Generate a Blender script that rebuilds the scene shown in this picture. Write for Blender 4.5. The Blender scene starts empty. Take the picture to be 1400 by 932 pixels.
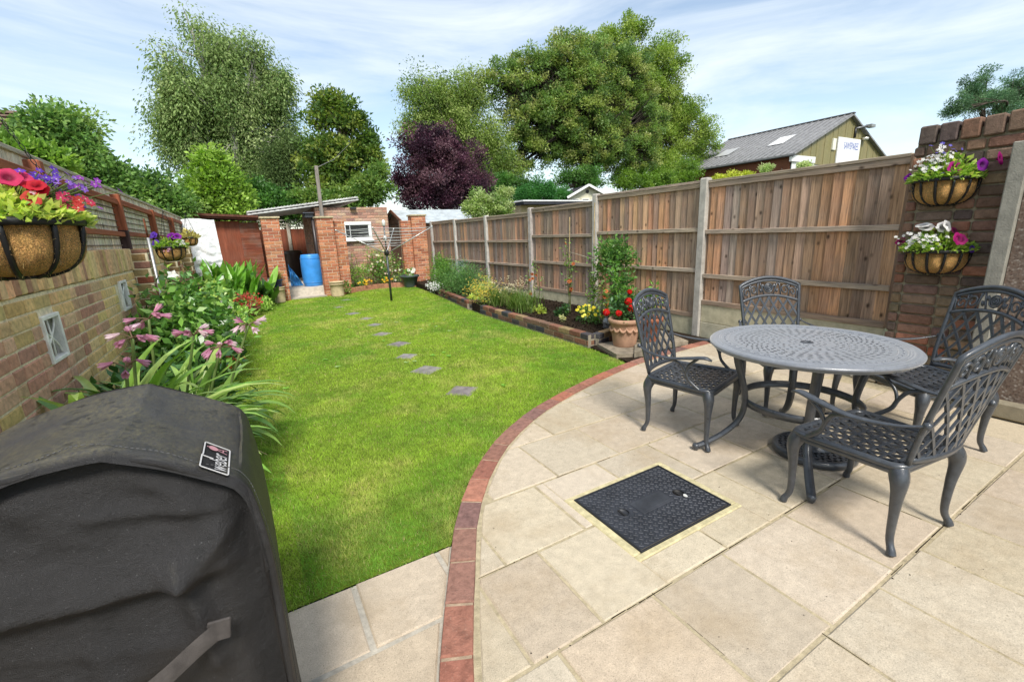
import bpy, math, random
import numpy as np
from mathutils import Vector, Matrix, noise
rnd = random.Random(11)
nr = np.random.default_rng(11)
R = math.radians
SC = bpy.context.scene
COL = SC.collection
PI = math.pi

def srgb(r, g, b, k=1.0):
    f = lambda c: ((c / 255 + .055) / 1.055) ** 2.4 if c > 10 else c / 255 / 12.92
    return (f(r) * k, f(g) * k, f(b) * k)

# ------------------------------------------------------------------ camera
F_PX, PITCH, YAW, ROLL, CAM_H = 605.87, R(13.656), R(30.007), R(2.2305), 1.33
_f0 = Vector((math.sin(YAW), math.cos(YAW), 0)); _r0 = Vector((math.cos(YAW), -math.sin(YAW), 0)); _z = Vector((0, 0, 1))
FWD = _f0 * math.cos(PITCH) - _z * math.sin(PITCH)
_dn = -_z * math.cos(PITCH) - _f0 * math.sin(PITCH)
RGT = _r0 * math.cos(ROLL) + _dn * math.sin(ROLL)
DWN = -_r0 * math.sin(ROLL) + _dn * math.cos(ROLL)
CAMP = Vector((0, 0, CAM_H))
cd = bpy.data.cameras.new('camera'); cam = bpy.data.objects.new('camera', cd); COL.objects.link(cam)
cd.sensor_width = 36; cd.lens = F_PX / 1400 * 36; cd.clip_start = .02; cd.clip_end = 2000
mw = Matrix.Identity(4)
for i, ax in enumerate((RGT, -DWN, -FWD)):
    for j in range(3): mw[j][i] = ax[j]
mw.translation = CAMP
cam.matrix_world = mw
SC.camera = cam

def at(px, py, Y):
    """world point seen at photo pixel (px,py) at garden distance Y (used to take measurements off the photo)"""
    v = RGT * ((px - 700) / F_PX) + DWN * ((py - 466) / F_PX) + FWD
    return CAMP + v * (Y / v.y)

def mpp(P):
    """metres per photo pixel at P"""
    return (Vector(P) - CAMP).dot(FWD) / F_PX

# ------------------------------------------------------------------ objects
ORG = {}
def tag(o, label=None, cat=None, group=None, kind=None):
    for k, v in (('label', label), ('category', cat), ('group', group), ('kind', kind)):
        if v: o[k] = v
    return o

def T(name, label, cat, loc=(0, 0, 0), group=None):
    o = bpy.data.objects.new(name, None); COL.objects.link(o)
    o.empty_display_size = .1; o.location = loc
    ORG[o] = Vector(loc)
    return tag(o, label, cat, group)

def link_mesh(name, me, mat, parent=None, loc=None):
    o = bpy.data.objects.new(name, me); COL.objects.link(o)
    if mat: me.materials.append(mat)
    if parent is not None:
        o.parent = parent; org = ORG[parent]
    else:
        org = Vector(loc) if loc is not None else Vector((0, 0, 0)); o.location = org
    ORG[o] = org
    if org.length > 0: me.transform(Matrix.Translation(-org))
    return o

def _colattr(me, C):
    a = me.color_attributes.new('col', 'FLOAT_COLOR', 'POINT')
    C = np.asarray(C, dtype=np.float32)
    C4 = np.ones((len(C), 4), np.float32); C4[:, :3] = C
    a.data.foreach_set('color', C4.ravel())

def np_mesh(name, V, Fc, C, mat, parent=None, loc=None, smooth=False):
    V = np.asarray(V, np.float32); Fc = np.asarray(Fc, np.int32)
    n, k = Fc.shape
    me = bpy.data.meshes.new(name)
    me.vertices.add(len(V)); me.vertices.foreach_set('co', V.ravel())
    me.loops.add(n * k); me.loops.foreach_set('vertex_index', Fc.ravel())
    me.polygons.add(n); me.polygons.foreach_set('loop_start', np.arange(0, n * k, k, dtype=np.int32))
    try: me.polygons.foreach_set('loop_total', np.full(n, k, np.int32))
    except Exception: pass
    me.update(calc_edges=True)
    _colattr(me, C)
    if smooth: me.polygons.foreach_set('use_smooth', np.ones(n, bool))
    return link_mesh(name, me, mat, parent, loc)

class MB:
    def __init__(s): s.v = []; s.f = []; s.c = []; s.sm = []
    def add(s, vs, fs, col=(1, 1, 1), smooth=False):
        n = len(s.v); s.v += [tuple(v) for v in vs]
        s.f += [tuple(i + n for i in f) for f in fs]
        s.c += [col] * len(vs) if not isinstance(col, list) else col
        s.sm += [smooth] * len(fs)
        return s
    def box(s, c, d, rot=None, col=(1, 1, 1), ch=0.0):
        x, y, z = d[0] / 2, d[1] / 2, d[2] / 2
        c = Vector(c); M3 = rot if rot is not None else None
        if ch <= 0:
            vs = [Vector((i * x, j * y, k * z)) for i in (-1, 1) for j in (-1, 1) for k in (-1, 1)]
            fs = [(0, 1, 3, 2), (4, 6, 7, 5), (0, 4, 5, 1), (2, 3, 7, 6), (0, 2, 6, 4), (1, 5, 7, 3)]
        else:
            vs = []; idx = {}
            h = (x, y, z); ch = min(ch, .45 * 2 * min(h))
            for sg in [(i, j, k) for i in (-1, 1) for j in (-1, 1) for k in (-1, 1)]:
                for ax in range(3):
                    p = [sg[q] * (h[q] - (0 if q == ax else ch)) for q in range(3)]
                    idx[(sg, ax)] = len(vs); vs.append(Vector(p))
            fs = []
            for ax in range(3):
                b, e = [q for q in range(3) if q != ax]
                for sg in (-1, 1):
                    cyc = []
                    for (p, q) in ((-1, -1), (1, -1), (1, 1), (-1, 1)):
                        t = [0, 0, 0]; t[ax] = sg; t[b] = p; t[e] = q; cyc.append(idx[(tuple(t), ax)])
                    flip = (sg < 0) ^ (ax == 1)
                    fs.append(tuple(cyc[::-1]) if flip else tuple(cyc))
                for p in (-1, 1):
                    for q in (-1, 1):
                        t0 = [0, 0, 0]; t0[b] = p; t0[e] = q; t1 = list(t0); t0[ax] = -1; t1[ax] = 1
                        t0, t1 = tuple(t0), tuple(t1)
                        fs.append((idx[(t0, b)], idx[(t1, b)], idx[(t1, e)], idx[(t0, e)]))
            for sg in [(i, j, k) for i in (-1, 1) for j in (-1, 1) for k in (-1, 1)]:
                fs.append(tuple(idx[(sg, ax)] for ax in range(3)))
        if M3 is not None: vs = [M3 @ v for v in vs]
        return s.add([c + v for v in vs], fs, col)
    def beam(s, a, b, w, h, up=(0, 0, 1), col=(1, 1, 1), ch=0):
        a, b = Vector(a), Vector(b); d = b - a; L = d.length; d.normalize()
        up = Vector(up); sd = d.cross(up); sd.normalize(); u = sd.cross(d)
        M3 = Matrix((d, sd, u)).transposed()
        return s.box((a + b) / 2, (L, w, h), M3, col, ch)
    def tube(s, path, r, n=8, closed=False, col=(1, 1, 1), up=None, flat=1.0, caps=True, smooth=True):
        P = [Vector(p) for p in path]; m = len(P)
        rr = r if isinstance(r, (list, tuple)) else [r] * m
        vs = []; ref = None
        for i in range(m):
            if closed: t = P[(i + 1) % m] - P[i - 1]
            else: t = P[min(i + 1, m - 1)] - P[max(i - 1, 0)]
            if t.length < 1e-9: t = Vector((0, 0, 1))
            t.normalize()
            if up is not None:
                a = t.cross(Vector(up))
                if a.length < 1e-4: a = t.orthogonal()
            elif ref is None: a = t.orthogonal()
            else: a = ref - t * ref.dot(t)
            a.normalize(); ref = a.copy(); b = t.cross(a)
            for k in range(n):
                an = 2 * PI * k / n + (PI / 4 if n == 4 else 0)
                vs.append(P[i] + a * (math.cos(an) * rr[i]) + b * (math.sin(an) * rr[i] * flat))
        fs = []
        for i in range(m if closed else m - 1):
            j = (i + 1) % m
            for k in range(n):
                q = (k + 1) % n; fs.append((i * n + k, i * n + q, j * n + q, j * n + k))
        if caps and not closed:
            fs.append(tuple(range(n))[::-1]); fs.append(tuple((m - 1) * n + k for k in range(n)))
        return s.add(vs, fs, col, smooth)
    def lathe(s, prof, c=(0, 0, 0), n=24, col=(1, 1, 1), smooth=True, a0=0, a1=2 * PI, cap=False):
        c = Vector(c); full = abs(a1 - a0 - 2 * PI) < 1e-6; N = n if full else n + 1; vs = []
        for (r, z) in prof:
            for k in range(N):
                a = a0 + (a1 - a0) * k / n; vs.append(c + Vector((r * math.cos(a), r * math.sin(a), z)))
        fs = []
        for i in range(len(prof) - 1):
            for k in range(n):
                q = (k + 1) % N; fs.append((i * N + k, i * N + q, (i + 1) * N + q, (i + 1) * N + k))
        if cap: fs.append(tuple((len(prof) - 1) * N + k for k in range(N)))
        return s.add(vs, fs, col, smooth)
    def ribbon(s, path, w, nrm, col=(1, 1, 1), fold=.15):
        """leaf blade: three verts across, folded along the midrib"""
        P = [Vector(p) for p in path]; m = len(P); vs = []; cs = []
        for i in range(m):
            t = P[min(i + 1, m - 1)] - P[max(i - 1, 0)]; t.normalize()
            sd = t.cross(Vector(nrm)); sd.normalize(); nn = sd.cross(t)
            wi = w[i] if isinstance(w, (list, tuple)) else w
            vs += [P[i] - sd * wi / 2 + nn * wi * fold, P[i], P[i] + sd * wi / 2 + nn * wi * fold]
        fs = []
        for i in range(m - 1):
            a = i * 3; fs += [(a, a + 1, a + 4, a + 3), (a + 1, a + 2, a + 5, a + 4)]
        return s.add(vs, fs, col, True)
    def poly(s, pts, z0, z1, col=(1, 1, 1)):
        n = len(pts)
        vs = [(p[0], p[1], z0) for p in pts] + [(p[0], p[1], z1) for p in pts]
        fs = [tuple(range(n, 2 * n)), tuple(range(n))[::-1]] + [(i, (i + 1) % n, n + (i + 1) % n, n + i) for i in range(n)]
        return s.add(vs, fs, col)
    def build(s, name, mat, parent=None, loc=None):
        me = bpy.data.meshes.new(name); me.from_pydata(s.v, [], s.f); me.update()
        _colattr(me, s.c if s.c else [(1, 1, 1)])
        me.polygons.foreach_set('use_smooth', s.sm)
        return link_mesh(name, me, mat, parent, loc)

def curve(pts, n=8):
    """Catmull-Rom through points"""
    P = [Vector(p) for p in pts]; out = []
    for i in range(len(P) - 1):
        p0 = P[max(i - 1, 0)]; p1 = P[i]; p2 = P[i + 1]; p3 = P[min(i + 2, len(P) - 1)]
        for k in range(n):
            t = k / n
            out.append(.5 * ((2 * p1) + (p2 - p0) * t + (2 * p0 - 5 * p1 + 4 * p2 - p3) * t * t + (3 * p1 - p0 - 3 * p2 + p3) * t ** 3))
    out.append(P[-1]); return out

def lerp_list(vals, n):
    out = []
    for i in range(n):
        t = i / (n - 1) * (len(vals) - 1); k = min(int(t), len(vals) - 2); out.append(vals[k] + (vals[k + 1] - vals[k]) * (t - k))
    return out

def jit(c, a=.1, r=rnd):
    k = 1 + r.uniform(-a, a); return tuple(max(0, x * k * (1 + r.uniform(-a, a) * .3)) for x in c)

# ------------------------------------------------------------------ materials
class NT:
    def __init__(s, name):
        s.m = bpy.data.materials.new(name); s.m.use_nodes = True; s.t = s.m.node_tree; s.t.nodes.clear()
        s.out = s.t.nodes.new('ShaderNodeOutputMaterial'); s.tc = None
    def n(s, ty, **kw):
        nd = s.t.nodes.new(ty)
        for k, v in kw.items():
            if k in nd.inputs.keys(): nd.inputs[k].default_value = v
            else: setattr(nd, k, v)
        return nd
    def l(s, a, b): s.t.links.new(a, b)
    def coord(s, scale=(1, 1, 1)):
        if s.tc is None: s.tc = s.n('ShaderNodeTexCoord')
        mp = s.n('ShaderNodeMapping'); s.l(s.tc.outputs['Object'], mp.inputs['Vector']); mp.inputs['Scale'].default_value = scale
        return mp.outputs[0]
    def noise(s, scale, detail=4, rough=.55, stretch=(1, 1, 1)):
        nd = s.n('ShaderNodeTexNoise'); nd.inputs['Scale'].default_value = scale; nd.inputs['Detail'].default_value = detail
        nd.inputs['Roughness'].default_value = rough; s.l(s.coord(stretch), nd.inputs['Vector']); return nd.outputs['Fac']
    def ramp(s, fac, stops):
        nd = s.n('ShaderNodeValToRGB'); s.l(fac, nd.inputs[0]); e = nd.color_ramp.elements
        while len(e) < len(stops): e.new(.5)
        for i, (p, c) in enumerate(stops):
            e[i].position = p; c = (c, c, c) if isinstance(c, (int, float)) else c; e[i].color = (*c[:3], 1)
        return nd.outputs[0]
    def mix(s, fac, a, b, mode='MIX'):
        nd = s.n('ShaderNodeMix', data_type='RGBA', blend_type=mode)
        for v, k in ((fac, 0), (a, 6), (b, 7)):
            if isinstance(v, (int, float)): nd.inputs[k].default_value = v
            elif isinstance(v, tuple): nd.inputs[k].default_value = (*v[:3], 1)
            else: s.l(v, nd.inputs[k])
        return nd.outputs[2]
    def attr(s):
        nd = s.n('ShaderNodeVertexColor'); nd.layer_name = 'col'; return nd.outputs[0]
    def math(s, op, a, b=None):
        nd = s.n('ShaderNodeMath', operation=op)
        for i, v in enumerate((a, b)):
            if v is None: continue
            if isinstance(v, (int, float)): nd.inputs[i].default_value = v
            else: s.l(v, nd.inputs[i])
        return nd.outputs[0]
    def finish(s, base, rough=.6, metal=0, spec=.5, bump=None, dist=.01, strength=1.0, sheen=0, coat=0):
        p = s.n('ShaderNodeBsdfPrincipled')
        for v, k in ((base, 'Base Color'), (rough, 'Roughness'), (metal, 'Metallic'), (spec, 'Specular IOR Level'), (sheen, 'Sheen Weight'), (coat, 'Coat Weight')):
            if isinstance(v, tuple): p.inputs[k].default_value = (*v[:3], 1)
            elif isinstance(v, (int, float)): p.inputs[k].default_value = v
            else: s.l(v, p.inputs[k])
        if bump is not None:
            b = s.n('ShaderNodeBump'); b.inputs['Distance'].default_value = dist; b.inputs['Strength'].default_value = strength
            s.l(bump, b.inputs['Height']); s.l(b.outputs[0], p.inputs['Normal'])
        s.l(p.outputs[0], s.out.inputs[0]); s.p = p
        return s.m

def simple(name, col=None, rough=.6, metal=0, spec=.5, vs=8, va=.25, bs=60, bd=.002, stretch=(1, 1, 1), bst=1.0, coat=0):
    """colour (or the mesh's own colour attribute) broken up by noise, with a fine bump"""
    t = NT(name); base = t.attr() if col is None else col
    f = t.noise(vs, 5, .6, stretch); k = t.ramp(f, [(.3, 1 - va), (.7, 1 + va * .6)])
    c = t.mix(1.0, base, k, 'MULTIPLY')
    b = t.noise(bs, 4, .6, stretch) if bd else None
    return t.finish(c, rough, metal, spec, b, bd, bst, 0, coat)
# ------------------------------------------------------------------ material library
def mat_slab():
    t = NT('riven_slab'); a = t.attr()
    sp = t.noise(260, 3, .7); mid = t.noise(22, 5, .6); big = t.noise(1.9, 5, .65)
    c = t.mix(1, a, t.ramp(sp, [(.28, .50), (.44, .94), (.58, 1.02), (.72, 1.30)]), 'MULTIPLY')
    c = t.mix(1, c, t.ramp(mid, [(.3, .86), (.7, 1.08)]), 'MULTIPLY')
    c = t.mix(t.ramp(big, [(.49, 0), (.70, .46)]), c, (.32, .23, .13))
    pit = t.n('ShaderNodeTexVoronoi'); pit.inputs['Scale'].default_value = 55; t.l(t.coord(), pit.inputs['Vector'])
    pm = t.math('MULTIPLY', t.ramp(pit.outputs['Distance'], [(.06, 1), (.11, 0)]), t.ramp(t.noise(7, 2), [(.5, 0), (.62, .75)]))
    c = t.mix(pm, c, (.10, .075, .05))
    h = t.math('ADD', t.math('MULTIPLY', sp, .5), t.math('MULTIPLY', mid, 1.2))
    return t.finish(c, .82, 0, .3, h, .0035)
def mat_brick(name='brick_face', var=.3):
    t = NT(name); a = t.attr()
    f = t.noise(28, 5, .65); s = t.noise(150, 3, .6); g = t.noise(6, 4, .6)
    c = t.mix(1, a, t.ramp(f, [(.28, 1 - var * 1.25), (.5, 1), (.75, 1 + var * 1.1)]), 'MULTIPLY')
    c = t.mix(t.ramp(g, [(.58, 0), (.8, .2)]), c, (.2, .16, .12))
    c = t.mix(t.ramp(s, [(.62, 0), (.75, .4)]), c, (.45, .38, .30))
    h = t.math('ADD', t.math('MULTIPLY', s, .6), f)
    return t.finish(c, .88, 0, .25, h, .006)
def mat_wood(name, axis='z', grey=.0, knots=True, va=.55):
    t = NT(name); a = t.attr()
    st = {'z': (1, 1, .045), 'y': (1, .045, 1), 'x': (.045, 1, 1)}[axis]
    g1 = t.noise(95, 5, .65, st); g2 = t.noise(26, 4, .6, st); lg = t.noise(3.2, 4, .6)
    c = t.mix(1, a, t.ramp(g1, [(.28, 1 - va), (.5, .98), (.72, 1 + va * .5)]), 'MULTIPLY')
    c = t.mix(1, c, t.ramp(g2, [(.3, .7), (.65, 1.15)]), 'MULTIPLY')
    c = t.mix(t.ramp(lg, [(.45, grey * .25), (.68, min(1, .5 + grey))]), c, t.mix(1, (.26, .225, .19), t.ramp(g1, [(.3, .6), (.7, 1.15)]), 'MULTIPLY'))
    if knots:
        vo = t.n('ShaderNodeTexVoronoi'); vo.inputs['Scale'].default_value = 7.5; vo.inputs['Randomness'].default_value = 1
        ks = {'z': (1.3, 1.3, .8), 'y': (1.3, .8, 1.3), 'x': (.8, 1.3, 1.3)}[axis]
        t.l(t.coord(ks), vo.inputs['Vector'])
        c = t.mix(t.ramp(vo.outputs['Distance'], [(.05, .88), (.13, .35), (.19, 0)]), c, (.035, .02, .012))
    return t.finish(c, .8, 0, .25, t.math('ADD', g1, g2), .004)
def mat_leaf(name, tr=.3, rough=.45, spec=.35):
    t = NT(name); a = t.attr()
    f = t.noise(9, 3); c = t.mix(1, a, t.ramp(f, [(.3, .78), (.7, 1.15)]), 'MULTIPLY')
    t.finish(c, rough, 0, spec)
    tl = t.n('ShaderNodeBsdfTranslucent'); hs = t.n('ShaderNodeHueSaturation'); hs.inputs['Saturation'].default_value = 1.1; hs.inputs['Value'].default_value = 1.5
    t.l(c, hs.inputs['Color']); t.l(hs.outputs[0], tl.inputs[0])
    mx = t.n('ShaderNodeMixShader'); mx.inputs[0].default_value = tr
    t.l(t.p.outputs[0], mx.inputs[1]); t.l(tl.outputs[0], mx.inputs[2]); t.l(mx.outputs[0], t.out.inputs[0])
    return t.m
def mat_cover():
    t = NT('cover_fabric')
    w = t.noise(900, 2, .5); d = t.noise(4.2, 5, .62); sm = t.noise(60, 4, .7, (1, .35, 1))
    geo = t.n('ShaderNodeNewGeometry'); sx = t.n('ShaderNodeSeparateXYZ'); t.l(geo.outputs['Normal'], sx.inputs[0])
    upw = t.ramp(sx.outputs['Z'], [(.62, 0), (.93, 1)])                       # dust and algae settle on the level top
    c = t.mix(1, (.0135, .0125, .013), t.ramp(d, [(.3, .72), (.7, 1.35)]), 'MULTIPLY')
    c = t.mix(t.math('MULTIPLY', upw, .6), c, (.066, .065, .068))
    al = t.math('MULTIPLY', t.math('MULTIPLY', upw, t.ramp(t.noise(3.2, 5, .65), [(.40, .05), (.66, 1)])), t.ramp(t.noise(130, 5, .8, (1, .5, 1)), [(.38, 0), (.66, .8)]))
    c = t.mix(al, c, (.22, .19, .085))
    damp = t.math('MULTIPLY', t.ramp(t.noise(34, 4, .65), [(.55, 0), (.62, 1)]), t.ramp(t.noise(3.3, 2), [(.5, 0), (.58, 1)]))
    c = t.mix(t.math('MULTIPLY', damp, .65), c, (.006, .006, .006))
    fl = t.ramp(t.noise(420, 1, .4), [(.75, 0), (.79, .5)])
    c = t.mix(fl, c, (.22, .22, .22))
    return t.finish(c, .50, 0, .5, t.math('ADD', t.math('MULTIPLY', w, .7), t.math('ADD', t.math('MULTIPLY', t.noise(14, 3), 2.5), t.math('MULTIPLY', t.noise(48, 5, .7, (1, .6, 1.3)), .7))), .0028)
def mat_lawn():
    t = NT('lawn_soil')
    c = t.ramp(t.noise(18, 5, .65), [(.3, (.08, .12, .015)), (.6, (.16, .22, .025)), (.8, (.28, .27, .07))])
    return t.finish(c, .95, 0, .1, t.noise(120, 4), .01)
def mat_soil():
    t = NT('bed_soil')
    c = t.ramp(t.noise(26, 6, .7), [(.3, (.012, .008, .005)), (.55, (.035, .023, .014)), (.8, (.085, .055, .035))])
    return t.finish(c, .95, 0, .15, t.noise(45, 6, .75), .03)
def mat_coir():
    t = NT('coir_liner')
    w = t.n('ShaderNodeTexWave'); w.inputs['Scale'].default_value = 42; w.inputs['Distortion'].default_value = 26; w.inputs['Detail'].default_value = 4
    w.inputs['Detail Scale'].default_value = 1.7; t.l(t.coord(), w.inputs['Vector'])
    f = t.noise(230, 4, .7)
    c = t.mix(1, t.attr(), t.ramp(w.outputs['Fac'], [(.1, .6), (.6, 1.05), (.9, 1.3)]), 'MULTIPLY')
    c = t.mix(1, c, t.ramp(f, [(.3, .6), (.65, 1.15)]), 'MULTIPLY')
    return t.finish(c, .9, 0, .15, t.math('ADD', w.outputs['Fac'], f), .014)
def mat_pebble():
    t = NT('pebbledash')
    vo = t.n('ShaderNodeTexVoronoi'); vo.inputs['Scale'].default_value = 85; t.l(t.coord(), vo.inputs['Vector'])
    c = t.ramp(vo.outputs['Color'], [(.1, (.06, .038, .028)), (.4, (.15, .095, .07)), (.7, (.21, .155, .12)), (.95, (.42, .37, .32))])
    c = t.mix(t.ramp(vo.outputs['Distance'], [(.3, 0), (.65, .75)]), c, (.16, .12, .095))
    c = t.mix(t.ramp(t.noise(2.2, 4), [(.45, 0), (.75, .4)]), c, (.06, .045, .036))
    return t.finish(c, .85, 0, .3, vo.outputs['Distance'], .012, -1.0)
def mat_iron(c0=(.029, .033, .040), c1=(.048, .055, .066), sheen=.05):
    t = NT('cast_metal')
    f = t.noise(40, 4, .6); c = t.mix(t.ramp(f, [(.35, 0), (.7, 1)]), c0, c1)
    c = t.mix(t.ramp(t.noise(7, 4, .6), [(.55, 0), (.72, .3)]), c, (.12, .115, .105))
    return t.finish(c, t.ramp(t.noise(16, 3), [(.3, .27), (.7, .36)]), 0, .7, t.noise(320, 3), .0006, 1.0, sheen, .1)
def mat_sheet(name, c0, c1, rough=.5):
    t = NT(name); c = t.ramp(t.noise(6, 5, .6), [(.35, c0), (.7, c1)])
    return t.finish(c, rough, 0, .4, t.noise(9, 4, .6), .03)

M = {}
M['slab'] = mat_slab(); M['brick'] = mat_brick(); M['wood_z'] = mat_wood('board_wood', 'z', -.12); M['wood_y'] = mat_wood('rail_wood', 'y', .0)
M['wood_x'] = mat_wood('lap_wood', 'x', 0, False, .4); M['stained'] = mat_wood('stained_wood', 'z', -.4, False, .35); M['stained_y'] = mat_wood('stained_rail', 'y', -.4, False, .35)
M['leaf'] = mat_leaf('leaf', .38); M['needle'] = mat_leaf('fine_leaf', .35, .6, .2); M['gloss_leaf'] = mat_leaf('glossy_leaf', .2, .32, .5)
M['petal'] = mat_leaf('petal', .35, .6, .2); M['grass'] = mat_leaf('grass_blade', .45, .6, .15)
M['cover'] = mat_cover(); M['lawn'] = mat_lawn(); M['soil'] = mat_soil(); M['coir'] = mat_coir(); M['pebble'] = mat_pebble(); M['iron'] = mat_iron()
M['iron_skylit'] = mat_iron((.125, .134, .152), (.17, .18, .202), .55); M['mortar'] = simple('mortar', None, .95, 0, .1, 30, .3, 200, .004)  # tabletop: lightened copy of the iron, sky brightness put into colour and sheen
M['bark'] = simple('bark', None, .9, 0, .2, 14, .5, 40, .03, (1, 1, .25))
M['concrete'] = simple('concrete', None, .9, 0, .2, 12, .25, 120, .004)
M['black'] = simple('black_iron', (.012, .012, .013), .5, .2, .5, 20, .3, 120, .001)
M['plate'] = simple('manhole_iron', None, .5, .3, .5, 9, .4, 160, .0015)
M['terracotta'] = simple('terracotta', None, .85, 0, .25, 9, .3, 90, .003)
M['paint'] = simple('paint', None, .5, 0, .45, 9, .10, 60, .0008)
M['plastic'] = simple('plastic', None, .38, 0, .5, 5, .18, 40, .002)
M['metal'] = simple('grey_metal', None, .4, .6, .5, 12, .2, 90, .0005)
M['glass'] = simple('window_glass', (.012, .014, .016), .08, 0, .6, 3, .2, 3, .0005)
M['tarp'] = mat_sheet('tarpaulin', (.62, .63, .65), (.80, .81, .82), .35)
M['felt'] = simple('roof_sheet', None, .85, 0, .25, 3, .3, 50, .01)
M['fabric'] = simple('webbing', None, .8, 0, .2, 40, .3, 500, .001)
M['stone'] = simple('stone_flag', None, .9, 0, .25, 14, .4, 80, .006)

# ------------------------------------------------------------------ foliage tools
def unit(A): return A / (np.linalg.norm(A, axis=1, keepdims=True) + 1e-9)
def leaf_quads(P, D, L, W, C, fold=.12, rs=nr, upb=.8):
    """one folded four-corner leaf per row"""
    n = len(P); D = unit(D); S = unit(np.cross(D, rs.normal(size=(n, 3)) * .75 + np.array([0, 0, upb]))); N = np.cross(S, D)
    L = np.asarray(L).reshape(-1, 1) * np.ones((n, 1)); W = np.asarray(W).reshape(-1, 1) * np.ones((n, 1))
    V = np.empty((n, 4, 3)); mid = P + D * L * .45
    V[:, 0] = P; V[:, 1] = mid + S * W * .5 + N * W * fold; V[:, 2] = P + D * L - N * L * .1; V[:, 3] = mid - S * W * .5 + N * W * fold
    F = np.arange(n * 4).reshape(n, 4)
    return V.reshape(-1, 3), F, np.repeat(C, 4, axis=0)
FOL = 1.9
def pick(cols, n, rs=nr, va=.18):
    c = np.asarray(cols)[rs.integers(0, len(cols), n)] * FOL
    return np.clip(c * (1 + rs.uniform(-va, va, (n, 1))), 0, 1)

def crown_points(blobs, nclump, rclump, rs, shell=.5, gap=0.0, seed=0):
    """clump centres spread over the outer part of ellipsoid blobs [(centre, radii, weight)]"""
    w = np.array([b[2] for b in blobs], float); w /= w.sum(); out = []; src = []
    tries = 0
    while len(out) < nclump and tries < nclump * 30:
        tries += 1
        k = rs.choice(len(blobs), p=w); c, r, _ = blobs[k]
        d = rs.normal(size=3); d /= np.linalg.norm(d)
        p = np.array(c) + d * np.array(r) * rs.uniform(shell, 1.0)
        if gap and noise.noise(Vector(p) * .9 / max(rclump, .2) * .55 + Vector((seed, 0, 0))) < gap * 1.1 - .38: continue
        out.append(p); src.append(k)
    return np.array(out), src

def crown(blobs, nclump, rclump, nleaf, leaf, cols, rs, droop=0.0, shell=.5, gap=.25, seed=0, flat=.75, aspect=.55, upward=.35):
    Pc, src = crown_points(blobs, nclump, rclump, rs, shell, gap, seed)
    n = len(Pc) * nleaf
    cen = np.repeat(Pc, nleaf, axis=0)
    off = rs.normal(size=(n, 3)) * .5; ln = np.linalg.norm(off, axis=1, keepdims=True)
    off = off / np.maximum(ln, 1) ; off[:, 2] *= flat
    rc = np.repeat(rclump * rs.uniform(.6, 1.3, len(Pc)), nleaf)[:, None]
    P = cen + off * rc
    if droop: P[:, 2] -= droop * np.abs(rs.normal(size=n)) * rc[:, 0]
    D = unit(off + rs.normal(size=(n, 3)) * .6); D[:, 2] += upward - droop * 1.4
    cc = np.repeat(pick(cols, len(Pc), rs, .14), nleaf, axis=0) * rs.uniform(.8, 1.2, (n, 1))
    L = leaf * rs.uniform(.65, 1.35, n)
    return leaf_quads(P, D, L, L * aspect, np.clip(cc, 0, 1), rs=rs), Pc, src

def tree(name, label, cat, base, blobs, trunk_r, nclump, rclump, nleaf, leaf, cols, seed, bark=(.09, .07, .055), group=None,
         mat='leaf', limbs=1.0, multi=1, **kw):
    rs = np.random.default_rng(seed); rr = random.Random(seed)
    root = T(name, label, cat, base, group)
    (V, Fc, C), Pc, src = crown(blobs, nclump, rclump, nleaf, leaf, cols, rs, seed=seed, **kw)
    np_mesh('crown', V, Fc, C, M[mat], root)
    m = MB(); b0 = Vector(base)
    cz = sum(b[0][2] * b[2] for b in blobs) / sum(b[2] for b in blobs); cx = sum(b[0][0] * b[2] for b in blobs) / sum(b[2] for b in blobs)
    cy = sum(b[0][1] * b[2] for b in blobs) / sum(b[2] for b in blobs)
    stems = []
    for k in range(multi):
        f = b0 + Vector((rr.uniform(-.3, .3), rr.uniform(-.3, .3), 0)) * (multi > 1)
        top = Vector((cx, cy, cz)) + Vector((rr.uniform(-1, 1), rr.uniform(-.5, .5), 0)) * trunk_r * 6 * (multi > 1)
        q = [f, f.lerp(top, .4) + Vector((rr.uniform(-1, 1), rr.uniform(-1, 1), 0)) * trunk_r, top]
        pth = curve(q, 6); m.tube(pth, lerp_list([trunk_r * 1.35, trunk_r, trunk_r * .8, trunk_r * .5], len(pth)), 10, col=bark); stems.append(pth)
    mids = []
    for (c, r, w) in blobs:
        st = rr.choice(stems); s0 = st[int(len(st) * rr.uniform(.55, .95))]; e = Vector(c)
        mid = s0.lerp(e, .5) + Vector((rr.uniform(-1, 1), rr.uniform(-1, 1), rr.uniform(-.3, .6))) * .12 * (e - s0).length
        pth = curve([s0, mid, e], 5); m.tube(pth, lerp_list([trunk_r * .5, trunk_r * .32, trunk_r * .16], len(pth)), 7, col=bark); mids.append(pth)
    for i in range(0, len(Pc), max(1, int(1 / limbs))):
        p = Vector(Pc[i]); pth = mids[src[i]]; s0 = pth[rr.randrange(len(pth) // 3, len(pth))]
        md = s0.lerp(p, .55) + Vector((rr.uniform(-1, 1), rr.uniform(-1, 1), rr.uniform(-.2, .8))) * .1 * (p - s0).length
        m.tube([s0, md, p], [trunk_r * .14, trunk_r * .09, trunk_r * .03], 4, col=bark, caps=False)
    m.build('trunk', M['bark'], root)
    return root

def px_blobs(lst, Y, dk=.8, dy=0):
    """blobs measured off the photo: (px, py, half width px, half height px[, depth offset, weight])"""
    out = []
    for b in lst:
        P = at(b[0], b[1], Y + (b[4] if len(b) > 4 else 0)); k = mpp(P)
        rx, rz = b[2] * k, b[3] * k; ry = (rx + rz) / 2 * dk
        out.append((tuple(P), (rx, ry, rz), (b[5] if len(b) > 5 else 1) * rx * rz))
    return out

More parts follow.
